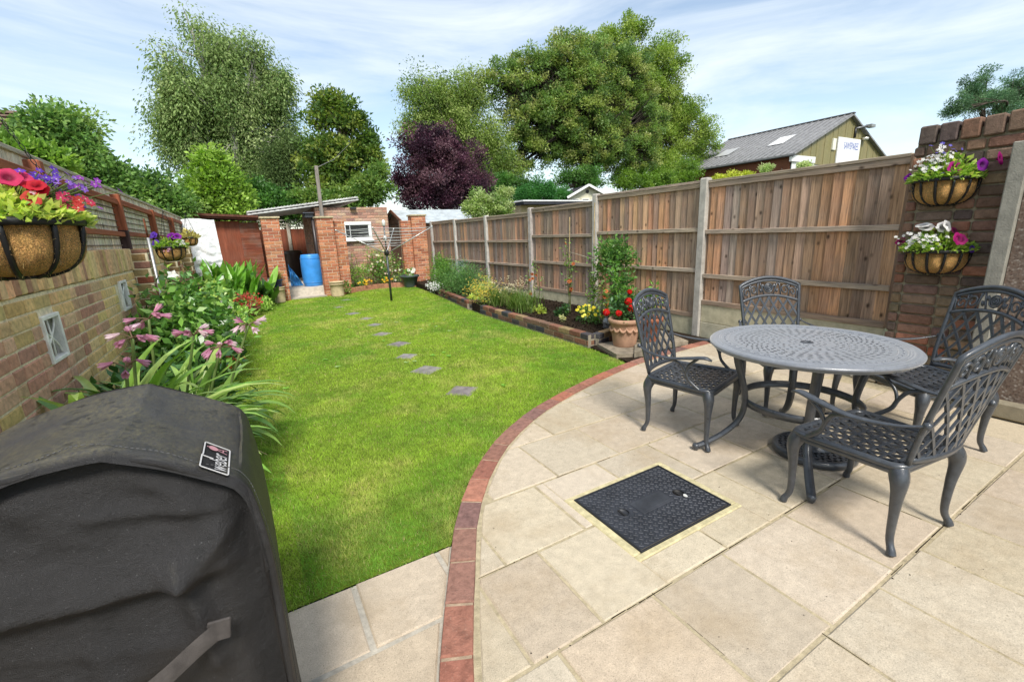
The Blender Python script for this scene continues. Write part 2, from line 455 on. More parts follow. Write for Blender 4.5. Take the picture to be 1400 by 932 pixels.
def bush(name, label, cat, c, r, n, leaf, cols, seed, group=None, mat='leaf', stems=7, base_z=None, aspect=.5, up=.4, gap=0, shell=.35, clump=None, flat=.9, extra=None, part='foliage'):
    rs = np.random.default_rng(seed); rr = random.Random(seed)
    bz = base_z if base_z is not None else c[2] - r[2]
    root = T(name, label, cat, (c[0], c[1], bz), group)
    nl = 14; rc = clump or max(r) * .28
    (V, Fc, C), Pc, _ = crown([(c, r, 1)], max(4, n // nl), rc, nl, leaf, cols, rs, seed=seed, aspect=aspect, upward=up, gap=gap, shell=shell, flat=flat)
    lo = V[:, 2] < bz + .005; V[lo, 2] = bz + .005 + np.abs(V[lo, 2] - bz) * .1
    np_mesh(part, V, Fc, C, M[mat], root)
    m = MB()
    for k in range(stems):
        p = Vector(Pc[rr.randrange(len(Pc))]); f = Vector((c[0] + rr.uniform(-.25, .25) * r[0], c[1] + rr.uniform(-.25, .25) * r[1], bz))
        m.tube(curve([f, f.lerp(p, .5) + Vector((0, 0, .06 * r[2])), p], 3), max(.003, r[2] * .014), 5, col=(.09, .10, .035))
    m.build('stem', M['bark'], root)
    return root

def petunia(m, c, nrm, r, col, throat=None, rr=rnd, lobes=5):
    c = Vector(c); nv = Vector(nrm).normalized(); a = nv.orthogonal().normalized(); b = nv.cross(a)
    n = lobes * 4; ph = rr.uniform(0, 6); throat = throat or tuple(x * .35 for x in col)
    vs = [c - nv * r * .5]; cs = [throat]
    for (k, h) in ((.28, -.12), (.62, .06), (1.0, .02)):
        for i in range(n):
            an = ph + 2 * PI * i / n; lob = 1 if k < .5 else (1 - (.14 if k > .8 else .05) * (0.5 - .5 * math.cos(lobes * (an - ph))))
            w = rr.uniform(-.06, .06) * r * k
            vs.append(c + (a * math.cos(an) + b * math.sin(an)) * r * k * lob + nv * (h * r + w)); cs.append(throat if k < .3 else jit(col, .08, rr))
    fs = [(0, 1 + i, 1 + (i + 1) % n) for i in range(n)]
    for q in range(2):
        o0 = 1 + q * n; o1 = o0 + n
        fs += [(o0 + i, o1 + i, o1 + (i + 1) % n, o0 + (i + 1) % n) for i in range(n)]
    m.add(vs, fs, cs, True)
def floret(m, c, nrm, r, col, petals=5, rr=rnd, eye=None):
    c = Vector(c); nv = Vector(nrm).normalized(); a = nv.orthogonal().normalized(); b = nv.cross(a); ph = rr.uniform(0, 6)
    for i in range(petals):
        an = ph + 2 * PI * i / petals; d = a * math.cos(an) + b * math.sin(an); s = nv.cross(d)
        m.add([c, c + d * r * .55 + s * r * .34 + nv * .1 * r, c + d * r + nv * .05 * r, c + d * r * .55 - s * r * .34 + nv * .1 * r], [(0, 1, 2, 3)], jit(col, .1, rr))
    if eye:
        m.add([c + nv * .06 * r + (a * math.cos(k * 2.1) + b * math.sin(k * 2.1)) * r * .22 for k in range(3)], [(0, 1, 2)], eye)

# ------------------------------------------------------------------ brickwork: every brick its own block, all in one mesh
def brick_skin(m, o, u, out, L, H, cols, rr, bl=.215, bh=.065, mj=.01, depth=.05, header=False, ch=.005, bond=.5, z_start=0, jitter=.0025, skip=None, colf=None):
    """lays courses on the plane through o along u (up z); out = facing direction"""
    o, u, out = Vector(o), Vector(u).normalized(), Vector(out).normalized(); up = Vector((0, 0, 1)); M3 = Matrix((u, out, up)).transposed()
    row = 0; z = z_start
    while z < H - .02:
        h = min(bh, H - z); x = -(bl + mj) * (bond if row % 2 else 0) ; flem = header
        k = 0
        while x < L - .004:
            w = bl if not flem or (k + row) % 2 == 0 else bl / 2 - mj / 2
            a, b = max(0, x), min(L, x + w)
            if b - a > .02:
                cpos = o + u * ((a + b) / 2) + up * (z + h / 2)
                if not (skip and skip(cpos)):
                    c = colf(cpos, rr) if colf else jit(rr.choice(cols), .16, rr)
                    m.box(cpos - out * (depth / 2) + out * rr.uniform(-jitter, jitter), (b - a, depth, h), M3, c, ch)
            x += w + mj; k += 1
        z += bh + mj; row += 1
def brick_block(m, mm, c0, c1, z0, z1, cols, rr, faces='-y+x-x', mcol=(.42, .37, .29), **kw):
    """a brick pier: mortar core (into mm) and brick skins on chosen sides (into m)"""
    x0, y0 = c0; x1, y1 = c1; g = .006
    mm.box(((x0 + x1) / 2, (y0 + y1) / 2, (z0 + z1) / 2), (x1 - x0 - 2 * g, y1 - y0 - 2 * g, z1 - z0 - .004), col=mcol)
    H = z1 - z0
    if '-y' in faces: brick_skin(m, (x0, y0, z0), (1, 0, 0), (0, -1, 0), x1 - x0, H, cols, rr, **kw)
    if '+y' in faces: brick_skin(m, (x0, y1, z0), (1, 0, 0), (0, 1, 0), x1 - x0, H, cols, rr, **kw)
    if '-x' in faces: brick_skin(m, (x0, y0 + .055, z0), (0, 1, 0), (-1, 0, 0), y1 - y0 - .11, H, cols, rr, **kw)
    if '+x' in faces: brick_skin(m, (x1, y0 + .055, z0), (0, 1, 0), (1, 0, 0), y1 - y0 - .11, H, cols, rr, **kw)
# ------------------------------------------------------------------ light, sky
SUN_EL, SUN_AZ = R(50), R(196)          # azimuth clockwise from +Y (the garden's length): behind the camera, to its left
w = bpy.data.worlds.new('World'); SC.world = w; w.use_nodes = True
nt = w.node_tree; nt.nodes.clear()
def wn(ty, **k):
    n = nt.nodes.new(ty)
    for a, v in k.items(): setattr(n, a, v)
    return n
sky = wn('ShaderNodeTexSky', sky_type='NISHITA'); sky.sun_disc = False; sky.sun_elevation = SUN_EL; sky.sun_rotation = SUN_AZ
sky.air_density = 1.0; sky.dust_density = .6; sky.ozone_density = 1.5
tc = wn('ShaderNodeTexCoord'); mp = wn('ShaderNodeMapping'); mp.inputs['Scale'].default_value = (.55, 1.0, 3.6); mp.inputs['Rotation'].default_value = (.06, .10, R(-35))
nt.links.new(tc.outputs['Generated'], mp.inputs['Vector'])
cn = wn('ShaderNodeTexNoise'); cn.inputs['Scale'].default_value = 2.6; cn.inputs['Detail'].default_value = 8; cn.inputs['Roughness'].default_value = .6; cn.inputs['Distortion'].default_value = .5
nt.links.new(mp.outputs[0], cn.inputs['Vector'])
cr = wn('ShaderNodeValToRGB'); cr.color_ramp.elements[0].position = .36; cr.color_ramp.elements[0].color = (.16, .16, .16, 1)
cr.color_ramp.elements[1].position = .68; cr.color_ramp.elements[1].color = (.88, .88, .88, 1)
nt.links.new(cn.outputs['Fac'], cr.inputs[0])
mx = wn('ShaderNodeMix', data_type='RGBA'); nt.links.new(cr.outputs[0], mx.inputs[0]); sk = wn('ShaderNodeMix', data_type='RGBA', blend_type='MULTIPLY'); sk.inputs[0].default_value = 1; sk.inputs[7].default_value = (1.36, 1.32, 1.22, 1); nt.links.new(sky.outputs[0], sk.inputs[6]); nt.links.new(sk.outputs[2], mx.inputs[6]); mx.inputs[7].default_value = (6.5, 7.0, 7.3, 1)
bg = wn('ShaderNodeBackground'); bg.inputs[1].default_value = .072; nt.links.new(mx.outputs[2], bg.inputs[0])
wo = wn('ShaderNodeOutputWorld'); nt.links.new(bg.outputs[0], wo.inputs[0])
sl = bpy.data.lights.new('sun', 'SUN'); sl.energy = 2.15; sl.angle = R(15); sl.color = (1, .955, .88)
so = bpy.data.objects.new('sun', sl); COL.objects.link(so)
sd = Vector((math.sin(SUN_AZ) * math.cos(SUN_EL), math.cos(SUN_AZ) * math.cos(SUN_EL), math.sin(SUN_EL)))
so.rotation_euler = sd.to_track_quat('Z', 'Y').to_euler()
vs_ = SC.view_settings; vs_.view_transform = 'Standard'; vs_.look = 'None'; vs_.gamma = 1; vs_.exposure = 1.2; vs_.use_curve_mapping = False
SC.cycles.max_bounces = 8; SC.cycles.transparent_max_bounces = 4; SC.cycles.use_denoising = True

# ------------------------------------------------------------------ ground and paving
def sheet(name, pts, z, mat, col, kind='structure', sub=None):
    m = MB(); m.add([(p[0], p[1], z) for p in pts], [tuple(range(len(pts)))], col); o = m.build(name, M[mat]); tag(o, kind=kind); return o
m = MB(); m.add([(-400, -200, -.06), (500, -200, -.06), (500, 700, -.06), (-400, 700, -.06)], [(0, 1, 2, 3)], (.06, .075, .03)); tag(m.build('ground', M['stone']), kind='structure')

OUT = [(-.02, .3), (.12, .62), (.22, .86), (.31, 1.07), (.4, 1.26), (.5, 1.45), (.64, 1.72), (.78, 1.93), (.97, 2.16), (1.25, 2.42), (1.64, 2.67), (2.0, 2.83), (2.37, 2.96), (2.8, 3.09), (3.21, 3.18), (3.7, 3.24), (4.2, 3.27), (4.68, 3.28)]
outc = [Vector((p.x, p.y)) for p in curve([(x, y, 0) for x, y in OUT], 6)]
def offset(c, d):
    o = []
    for i, p in enumerate(c):
        t = c[min(i + 1, len(c) - 1)] - c[max(i - 1, 0)]; t.normalize(); o.append(p + Vector((t.y, -t.x)) * d)
    return o
innc = offset(outc, .108); inmor = offset(outc, .125)
LAWN = [(-.48, 1.66), (.6, 1.665)] + [tuple(p) for p in outc if p.y > 1.72 and p.x < 3.27] + [(3.25, 3.35), (3.3, 3.7), (3.33, 3.96), (3.38, 6.9), (3.43, 7.6), (3.73, 9.87), (3.85, 11.2), (3.93, 12.05), (3.6, 12.35), (3.3, 12.5), (2.8, 12.45), (2.17, 12.1), (1.95, 11.95), (1.57, 11.95), (.76, 11.97), (.36, 11.75), (.12, 11.25), (-.16, 10.3), (-.4, 9.0), (-.5, 7.2), (-.5, 5), (-.46, 3)]
sheet('lawn', LAWN, -.035, 'lawn', (1, 1, 1))
sheet('left_bed_soil', [(-1.02, 1.66), (-.46, 1.66), (-.46, 3), (-.5, 5), (-.5, 7.2), (-.4, 9), (-.16, 10.3), (.12, 11.25), (.36, 11.75), (.36, 12.3), (-1.02, 12.3)], -.012, 'soil', (1, 1, 1))
sheet('concrete_path', [(.74, 11.94), (1.58, 11.94), (1.6, 12.6), (.6, 12.6)], -.012, 'concrete', (.55, .50, .42))
m = MB(); m.poly([(.2, 12.42), (2.0, 12.42), (2.2, 13.2), (2.2, 18), (.0, 18)], -.05, .17, (.58, .53, .45)); tag(m.build('path_terrace', M['concrete']), kind='structure')
m = MB(); m.poly([(.76, 11.86), (1.58, 11.86), (1.58, 11.95), (.76, 11.95)], -.06, .0, (.40, .36, .29)); tag(m.build('path_step', M['concrete']), kind='structure')

SLAB = [(.515, .435, .32), (.495, .412, .30), (.53, .45, .34), (.475, .395, .295), (.505, .418, .30), (.50, .425, .325)]
MORT = (.43, .36, .235)
def clip(poly, pl):
    """clip a convex polygon by half planes [(point, inward normal)]"""
    for (p, nn) in pl:
        out = []
        for i in range(len(poly)):
            a, b = poly[i], poly[(i + 1) % len(poly)]; da, db = (a - p).dot(nn), (b - p).dot(nn)
            if da >= 0: out.append(a)
            if (da >= 0) != (db >= 0): out.append(a + (b - a) * (da / (da - db)))
        poly = out
        if len(poly) < 3: return []
    return poly
def slab(m, poly, z, col, ch=.006, th=.04):
    c = sum(poly, Vector((0, 0))) / len(poly); n = len(poly); tx, ty = rnd.uniform(-.006, .006), rnd.uniform(-.006, .006)
    zz = lambda p: z + (p.x - c.x) * tx + (p.y - c.y) * ty
    inner = []
    for i in range(n):
        p = poly[i]; a = (poly[i - 1] - p); b = (poly[(i + 1) % n] - p)
        if a.length < 1e-5 or b.length < 1e-5: inner.append(p + (c - p).normalized() * ch); continue
        d = a.normalized() + b.normalized()
        inner.append(p + (d.normalized() * ch * 1.3 if d.length > .02 else (c - p).normalized() * ch))
    vs = [(p.x, p.y, zz(p)) for p in inner] + [(p.x, p.y, zz(p) - ch * .8) for p in poly] + [(p.x, p.y, z - th) for p in poly]
    fs = [tuple(range(n))]
    for k in (0, n): fs += [(k + i, k + n + i, k + n + (i + 1) % n, k + (i + 1) % n) for i in range(n)]
    m.add(vs, [f for f in fs], col)
pl = []
for i in range(len(inmor) - 1):
    a, b = inmor[i], inmor[i + 1]; t = (b - a).normalized(); pl.append((a, Vector((t.y, -t.x))))
MAN = (1.205, 1.10, 1.885, 1.612)          # the cream bedding round the manhole cover
rows = [(-.75, -.33), (-.33, .10), (.10, .53), (.53, .955), (.955, 1.38), (1.38, 1.815), (1.815, 2.25), (2.25, 2.68), (2.68, 3.11), (3.11, 3.4)]
joints = {2: [.35, .72, 1.1, 1.46, 1.84, 2.21, 2.57, 2.94, 3.36, 3.78, 4.22], 3: [.1, .68, 1.11, 1.52, 1.985, 2.46, 2.93, 3.37, 3.8, 4.22], 4: [.2, .585, .88, 1.57, 2.06, 2.5, 2.95, 3.4, 3.83, 4.25], 5: [.5, .73, 1.15, 1.58, 2.0, 2.45, 2.9, 3.33, 3.77, 4.2],
          6: [.3, .9, 1.315, 1.78, 2.235, 2.68, 3.1, 3.55, 4.0, 4.45], 7: [.7, 1.15, 1.6, 2.05, 2.5, 2.95, 3.4, 3.85, 4.3, 4.72], 8: [1.0, 1.4, 1.85, 2.3, 2.75, 3.2, 3.6, 4.05, 4.5, 4.72], 9: [2.6, 3.05, 3.5, 3.95, 4.4, 4.72], 1: [-.3, .15, .6, 1.05, 1.5, 1.95, 2.4, 2.85, 3.3, 3.75, 4.2], 0: [-.5, -.1, .35, .8, 1.25, 1.7, 2.15, 2.6, 3.05, 3.5, 3.95, 4.4]}
m = MB(); g = .0055
for r, (y0, y1) in enumerate(rows):
    js = joints[r]
    for x0, x1 in zip(js[:-1], js[1:]):
        base = [Vector((x0 + g, y0 + g)), Vector((x1 - g, y0 + g)), Vector((x1 - g, y1 - g)), Vector((x0 + g, y1 - g))]
        pieces = [base]
        ax0, ay0, ax1, ay1 = MAN
        if x0 < ax1 and x1 > ax0 and y0 < ay1 and y1 > ay0:      # cut round the manhole
            pieces = []
            V2 = Vector
            for pls in ([(V2((ax0, 0)), V2((-1, 0)))], [(V2((ax1, 0)), V2((1, 0)))], [(V2((ax0, 0)), V2((1, 0))), (V2((ax1, 0)), V2((-1, 0))), (V2((0, ay0)), V2((0, -1)))], [(V2((ax0, 0)), V2((1, 0))), (V2((ax1, 0)), V2((-1, 0))), (V2((0, ay1)), V2((0, 1)))]):
                q = clip(base, pls)
                if len(q) > 2: pieces.append(q)
        cc = jit(rnd.choice(SLAB), .05)
        for q in pieces:
            q = clip(q, pl)
            if len(q) > 2:
                ar = abs(sum(q[i].x * q[(i + 1) % len(q)].y - q[(i + 1) % len(q)].x * q[i].y for i in range(len(q)))) / 2
                qq = [p for i, p in enumerate(q) if (p - q[i - 1]).length > .004]
                if ar > .0012 and len(qq) > 2: slab(m, qq, rnd.uniform(-.002, .0025), cc, ch=rnd.uniform(.004, .008))
pm = MB(); pp = [tuple(p) for p in innc] + [(4.72, -1.2), (-.6, -1.2), (-.3, -.3)]
pm.add([(p[0], p[1], -.0035) for p in pp], [tuple(range(len(pp)))], MORT)
pt = T('patio', None, None); tag(pt, kind='structure')
m.build('paving_slabs', M['slab'], pt); pm.build('pointing', M['mortar'], pt)
oj = MB(); rj = random.Random(77)
for (y, x0, x1) in ((.955, .78, 1.12), (.955, 1.18, 1.62), (.955, 2.0, 2.5), (.53, 1.95, 2.4), (.53, 2.7, 3.3), (1.38, 1.9, 2.1), (1.38, .6, .8), (1.815, 1.3, 1.8), (.10, 1.5, 2.2)):
    x = x0
    while x < x1:
        l = rj.uniform(.03, .16); w_ = rj.uniform(.0006, .0026); yy = y + rj.uniform(-.002, .002); oj.add([(x, yy - w_, -.0024), (x + l, yy - w_ * .6, -.0024), (x + l, yy + w_ * .7, -.0024), (x, yy + w_, -.0024)], [(0, 1, 2, 3)], (.06, .05, .035)); x += l + rj.choice([0, .004, .01, .12])
for (x, y0, y1) in ((1.12, .66, .93), (1.46, .14, .5), (1.57, .98, 1.08), (2.0, 1.42, 1.75), (2.46, .6, .9)):
    y = y0
    while y < y1:
        l = rj.uniform(.03, .12); w_ = rj.uniform(.0006, .002); oj.add([(x - w_, y, -.0024), (x + w_, y, -.0024), (x + w_ * .6, y + l, -.0024), (x - w_ * .7, y + l, -.0024)], [(0, 1, 2, 3)], (.07, .055, .035)); y += l + rj.choice([0, .005, .1])
oj.build('open_joints', M['soil'], pt)
rs = np.random.default_rng(31); n = 260; X = rs.uniform(.6, 4, n); Y = rs.uniform(-.1, 2.6, n); k = rs.random(n) < .45; Y[k] = rs.choice([.10, .53, .955, 1.38, 1.815, 2.25], k.sum()) + rs.normal(0, .008, k.sum())
P = np.stack([X, Y, np.full(n, .003)], 1); D = rs.normal(size=(n, 3)); D[:, 2] = .15; V, Fq, C = leaf_quads(P, D, rs.uniform(.003, .011, n), rs.uniform(.002, .006, n), pick([(.03, .02, .012), (.05, .04, .02), (.07, .05, .02)], n, rs), rs=rs); k = np.hypot(np.repeat(X, 4) - .0, 0) > .55
tag(np_mesh('patio_grit', V, Fq, C, M['soil']), kind='stuff')

# lower strip of paving on the house side of the lawn
m = MB(); pl2 = [(a, Vector((-n_.x, -n_.y))) for a, n_ in [(p_, n__) for p_, n__ in []]]
low = [((-1.0, 1.315), (.165, 1.66)), ((.175, 1.315), (.52, 1.66)), ((.53, 1.315), (.66, 1.66)), ((-.9, .9), (-.32, 1.305)), ((-.31, .9), (.46, 1.305)), ((-.9, .3), (-.1, .89)), ((-.09, .3), (.32, .89))]
OPL = [(outc[i], outc[i + 1]) for i in range(len(outc) - 1)]
for (a, b) in low:
    q = [Vector((a[0] + g, a[1] + g)), Vector((b[0] - g, a[1] + g)), Vector((b[0] - g, b[1] - g)), Vector((a[0] + g, b[1] - g))]
    # keep the side left of the chord of the curve nearest to the slab
    my = (a[1] + b[1]) / 2; k = min(range(len(outc)), key=lambda i: abs(outc[i].y - my)); t = (outc[k + 1] - outc[k - 1]).normalized()
    q = clip(q, [(outc[k] - Vector((t.y, -t.x)) * .012, Vector((-t.y, t.x)))])
    if len(q) > 2: slab(m, q, -.03 + rnd.uniform(-.002, .002), jit(rnd.choice(SLAB), .08))
pm = MB(); pm.add([(-1.02, .2, -.0355), (.2, .2, -.0355), (.6, 1.6, -.0355), (.66, 1.655, -.0355), (-1.02, 1.655, -.0355)], [(0, 1, 2, 3, 4)], (.47, .43, .36))
st = T('side_path', None, None); tag(st, kind='structure'); m.build('paving_slabs', M['slab'], st); pm.build('pointing', M['mortar'], st)

# curved brick edging
m = MB(); em = MB()
acc = [0]
for i in range(1, len(outc)): acc.append(acc[-1] + (outc[i] - outc[i - 1]).length)
def on(c, s):
    k = 0
    while k < len(acc) - 2 and acc[k + 1] < s: k += 1
    t = (s - acc[k]) / (acc[k + 1] - acc[k]); return c[k].lerp(c[k + 1], t)
EDGE = [(.29, .125, .085), (.24, .12, .09), (.33, .145, .10), (.20, .11, .095), (.28, .145, .11), (.34, .135, .085)]
s = .04
while s < acc[-1] - .22:
    L = .205; c = jit(rnd.choice(EDGE), .12); zt = rnd.uniform(.002, .006)
    q = [on(outc, s), on(outc, s + L), on(innc, s + L), on(innc, s)]
    e = .006; cen = sum(q, Vector((0, 0))) / 4; qi = [p + (cen - p).normalized() * e for p in q]
    vs = [(p.x, p.y, zt) for p in qi] + [(p.x, p.y, zt - .006) for p in q] + [(p.x, p.y, -.07) for p in q]
    fs = [(3, 2, 1, 0)] + [(k + i, k + (i + 1) % 4, k + 4 + (i + 1) % 4, k + 4 + i) for k in (0, 4) for i in range(4)]
    m.add(vs, fs, c); s += L + .014
e0, e1 = offset(outc, .004), offset(outc, .104)
for i in range(len(outc) - 1):
    a, b, c_, d = e0[i], e0[i + 1], e1[i + 1], e1[i]
    em.add([(a.x, a.y, -.004), (b.x, b.y, -.004), (c_.x, c_.y, -.004), (d.x, d.y, -.004), (a.x, a.y, -.07), (b.x, b.y, -.07)], [(3, 2, 1, 0), (0, 1, 5, 4)], (.40, .30, .21))
ed = T('patio_kerb', None, None); tag(ed, kind='structure')
m.build('kerb_bricks', M['brick'], ed); em.build('pointing', M['mortar'], ed)

# ------------------------------------------------------------------ manhole cover
mh = T('manhole_cover', 'black cast iron manhole cover with raised tread and two round recesses, set in cream mortar', 'manhole cover', (1.545, 1.356, 0))
X0, Y0, X1, Y1 = 1.24, 1.128, 1.852, 1.584
m = MB(); a = (.003)
for (c, d) in (((1.545, (MAN[1] + Y0) / 2, -.01), (MAN[2] - MAN[0] + .015, Y0 - MAN[1] + .004, .03)), ((1.545, (MAN[3] + Y1) / 2, -.01), (MAN[2] - MAN[0] + .015, MAN[3] - Y1 + .004, .03)),
               (((MAN[0] + X0) / 2 - .003, 1.356, -.01), (X0 - MAN[0] + .01, Y1 - Y0 - .006, .03)), (((MAN[2] + X1) / 2 + .003, 1.356, -.01), (MAN[2] - X1 + .01, Y1 - Y0 - .006, .03))):
    m.box(c, d, col=(.56, .49, .29), ch=.005)
m.build('mortar_bed', M['mortar'], mh)
fr = MB()
for (c, d) in (((1.546, Y0 + .005, .002), (X1 - X0, .009, .014)), ((1.546, Y1 - .005, .002), (X1 - X0, .009, .014)), ((X0 + .005, 1.356, .002), (.009, Y1 - Y0 - .02, .014)), ((X1 - .005, 1.356, .002), (.009, Y1 - Y0 - .02, .014))):
    fr.box(c, d, col=(.022, .023, .026), ch=.002)
fr.build('frame', M['plate'], mh)
pc = MB(); P0 = (.040, .043, .052)
holes = [tuple(Vector(atz)[:2]) for atz in ((1.37, 1.37), (1.72, 1.335))]
# plate as a grid with two round openings
NX, NY = 116, 86; vs = []; fs = []; px0, px1, py0, py1 = X0 + .012, X1 - .012, Y0 + .012, Y1 - .012
def inhole(x, y): return any((x - h[0]) ** 2 + (y - h[1]) ** 2 < .031 ** 2 for h in holes)
for j in range(NY + 1):
    for i in range(NX + 1): vs.append((px0 + (px1 - px0) * i / NX, py0 + (py1 - py0) * j / NY, .006))
for j in range(NY):
    for i in range(NX):
        if not inhole(px0 + (px1 - px0) * (i + .5) / NX, py0 + (py1 - py0) * (j + .5) / NY): fs.append((j * (NX + 1) + i, j * (NX + 1) + i + 1, (j + 1) * (NX + 1) + i + 1, (j + 1) * (NX + 1) + i))
pc.add(vs, fs, P0)
def inplaque(x, y): return abs(x - 1.548) < .115 and abs(y - 1.354) < .055
r_ = 0; yy = py0 + .016
while yy < py1 - .008:
    xx = px0 + .016 + (.0155 if r_ % 2 else 0); k = 0
    while xx < px1 - .008:
        if not inplaque(xx, yy) and not any((xx - h[0]) ** 2 + (yy - h[1]) ** 2 < .04 ** 2 for h in holes):
            an = R(45) if r_ % 2 else R(-45)
            pc.box((xx, yy, .0075), (.0215, .0085, .005), Matrix.Rotation(an, 3, 'Z'), tuple(x * 1.15 for x in P0), .0018)
        xx += .031; k += 1
    yy += .0155; r_ += 1
pl_ = pc.build('cover_plate', M['plate'], mh)
q = MB(); q.box((1.548, 1.354, .0072), (.21, .098, .004), col=(.05, .053, .062), ch=.0015)
q.box((1.548, 1.354, .0092), (.17, .07, .002), col=(.045, .048, .056), ch=.001); q.build('plaque', M['plate'], pl_)
for h in holes:
    q = MB(); q.lathe([(.030, .0075), (.034, .0085), (.036, .0065)], (h[0], h[1], 0), 28, P0)
    q.lathe([(.0335, .007), (.0325, -.002), (.001, -.0022)], (h[0], h[1], 0), 28, (.012, .011, .011) if h[0] > 1.5 else (.035, .037, .043)); q.box((h[0], h[1], .001), (.010, .062, .004), col=(.03, .028, .027), ch=.001)
    q.build('lifting_recess', M['plate'], pl_)
q = MB(); petunia(q, (1.716, 1.29, .017), (.1, -.3, 1), .012, (.75, .75, .72), (.7, .7, .62), lobes=3)
tag(q.build('fallen_petal', M['petal'], loc=(1.716, 1.29, .011)), 'small white petal fallen on the black manhole cover', 'petal')

# ------------------------------------------------------------------ stepping stones sunk in the lawn
STEP = [(1.49, 3.51, .235, 44, 'largest sunken grey stepping stone, the one nearest the patio'), (1.45, 4.33, .25, 33, 'pale stepping stone lying just beyond the largest one in the lawn'), (1.445, 5.0, .2, 45, 'half overgrown stepping stone showing a thin grey wedge with dark turf edge'), (1.55, 5.67, .24, 28, 'wide pale stepping stone halfway along the line of stones'), (1.53, 6.45, .22, 35, 'stepping stone in mid lawn straight after the wide pale one'), (1.62, 7.25, .2, 30, 'small grey stepping stone with dark turf along its far edge'),
        (1.64, 7.94, .2, 38, 'narrow stepping stone almost closed over by the grass'), (1.56, 8.68, .22, 20, 'stepping stone shown as a dark slit left of the clothes airer foot'), (1.49, 9.75, .16, 30, 'second farthest stepping stone, a short dark slit in the lawn'), (1.83, 10.8, .2, 15, 'farthest stepping stone, close to the brick pillar with the cream pot')]
for (x, y, sz, an, lb) in STEP:
    m = MB(); m.box((x, y, -.045), (sz, sz, .03), Matrix.Rotation(R(an), 3, 'Z'), jit((.23, .215, .20), .12), .006)
    tag(m.build('stepping_stone', M['stone'], loc=(x, y, -.06)), lb, 'stepping stone', 'stepping stones in the lawn')

# ------------------------------------------------------------------ weeds in the turf
rs = np.random.default_rng(19); Pw = []; Dw = []; Lw = []; Cw = []
for _ in range(34):
    x, y = rs.uniform(-.3, 3.2), rs.uniform(1.75, 7.5); k = rs.integers(5, 11); a0 = rs.uniform(0, 6); kind = rs.random()
    for i in range(k):
        a = a0 + i * 2 * PI / k; Pw.append((x + rs.normal(0, .004), y + rs.normal(0, .004), -.016)); Dw.append((math.cos(a), math.sin(a), .18)); Lw.append(rs.uniform(.018, .045)); Cw.append((.26, .52, .08) if kind < .7 else (.42, .58, .24))
_weeds = [np.array(v) for v in (Pw, Dw, Lw, Cw)]
# ------------------------------------------------------------------ grass: short blades over the lawn outline
def in_poly(X, Y, poly):
    ins = np.zeros(len(X), bool); n = len(poly)
    for i in range(n):
        x0, y0 = poly[i]; x1, y1 = poly[(i + 1) % n]
        if y0 == y1: continue
        c = ((y0 > Y) != (y1 > Y)) & (X < (x1 - x0) * (Y - y0) / (y1 - y0) + x0); ins ^= c
    return ins
def vnoise(X, Y, s, seed):
    rs = np.random.default_rng(seed); G = rs.random((64, 64)); fx, fy = X * s % 63, Y * s % 63
    i, j = fx.astype(int), fy.astype(int); u, v = fx - i, fy - j; u = u * u * (3 - 2 * u); v = v * v * (3 - 2 * v)
    return (G[i, j] * (1 - u) + G[i + 1, j] * u) * (1 - v) + (G[i, j + 1] * (1 - u) + G[i + 1, j + 1] * u) * v
rs = np.random.default_rng(5)
Xs, Ys = [], []
for (y0, y1, dens) in ((1.6, 2.6, 46000), (2.6, 4, 27000), (4, 6, 11500), (6, 8.5, 7500), (8.5, 12.6, 5000)):
    n = int(4.6 * (y1 - y0) * dens); Xs.append(rs.uniform(-.6, 4, n)); Ys.append(rs.uniform(y0, y1, n))
X = np.concatenate(Xs); Y = np.concatenate(Ys)
k = in_poly(X + rs.normal(0, .012, len(X)), Y + rs.normal(0, .012, len(X)), LAWN); X, Y = X[k], Y[k]
for (x, y, sz, an, lb) in STEP:
    ca, sa = math.cos(R(an)), math.sin(R(an)); u = (X - x) * ca + (Y - y) * sa; v = -(X - x) * sa + (Y - y) * ca
    k = (np.abs(u) > sz * .41) | (np.abs(v) > sz * .41); X, Y = X[k], Y[k]
n = len(X); dist = np.hypot(X, Y)
edge_ = np.exp(-((Y - 1.7) / .35)) * .22; n1 = -edge_ + .5 * vnoise(X, Y, 1.1, 1) + .3 * vnoise(X, Y, 3.1, 2) + .2 * vnoise(X, Y, 8, 3); n2 = .6 * vnoise(X, Y, 2.1, 4) + .4 * vnoise(X, Y, 6.3, 5)
Lh = rs.uniform(.014, .027, n) * (1 + .05 * dist) * (.75 + .5 * n2); wd = (.0013 + .00066 * dist) * rs.uniform(.7, 1.3, n)
ang = rs.uniform(0, 2 * PI, n); lean = rs.uniform(.3, 2.4, n)
D = np.stack([np.cos(ang) * lean, np.sin(ang) * lean, np.ones(n)], 1); D = unit(D)
S = np.stack([-np.sin(ang), np.cos(ang), np.zeros(n)], 1)
P = np.stack([X, Y, np.full(n, -.037)], 1)
V = np.empty((n, 3, 3)); V[:, 0] = P - S * wd[:, None] / 2; V[:, 1] = P + S * wd[:, None] / 2; V[:, 2] = P + D * Lh[:, None]
cg = np.array([[.20, .385, .05], [.36, .51, .065], [.62, .57, .20]])
t1 = np.clip((n1 - .30) / .35, 0, 1)[:, None]; t2 = (np.clip((n2 - .56) / .22, 0, 1)[:, None] * rs.random((n, 1)) ** 1.2)
C = cg[0] * (1 - t1) + cg[1] * t1; C = C * (1 - t2) + cg[2] * t2
dry = rs.random(n) < .05; C[dry] = np.array([.55, .46, .22])
C = np.clip(C * rs.uniform(.7, 1.25, (n, 1)), 0, 1)
o = np_mesh('lawn_grass', V.reshape(-1, 3), np.arange(n * 3).reshape(n, 3), np.repeat(C, 3, axis=0), M['grass']); tag(o, kind='stuff')
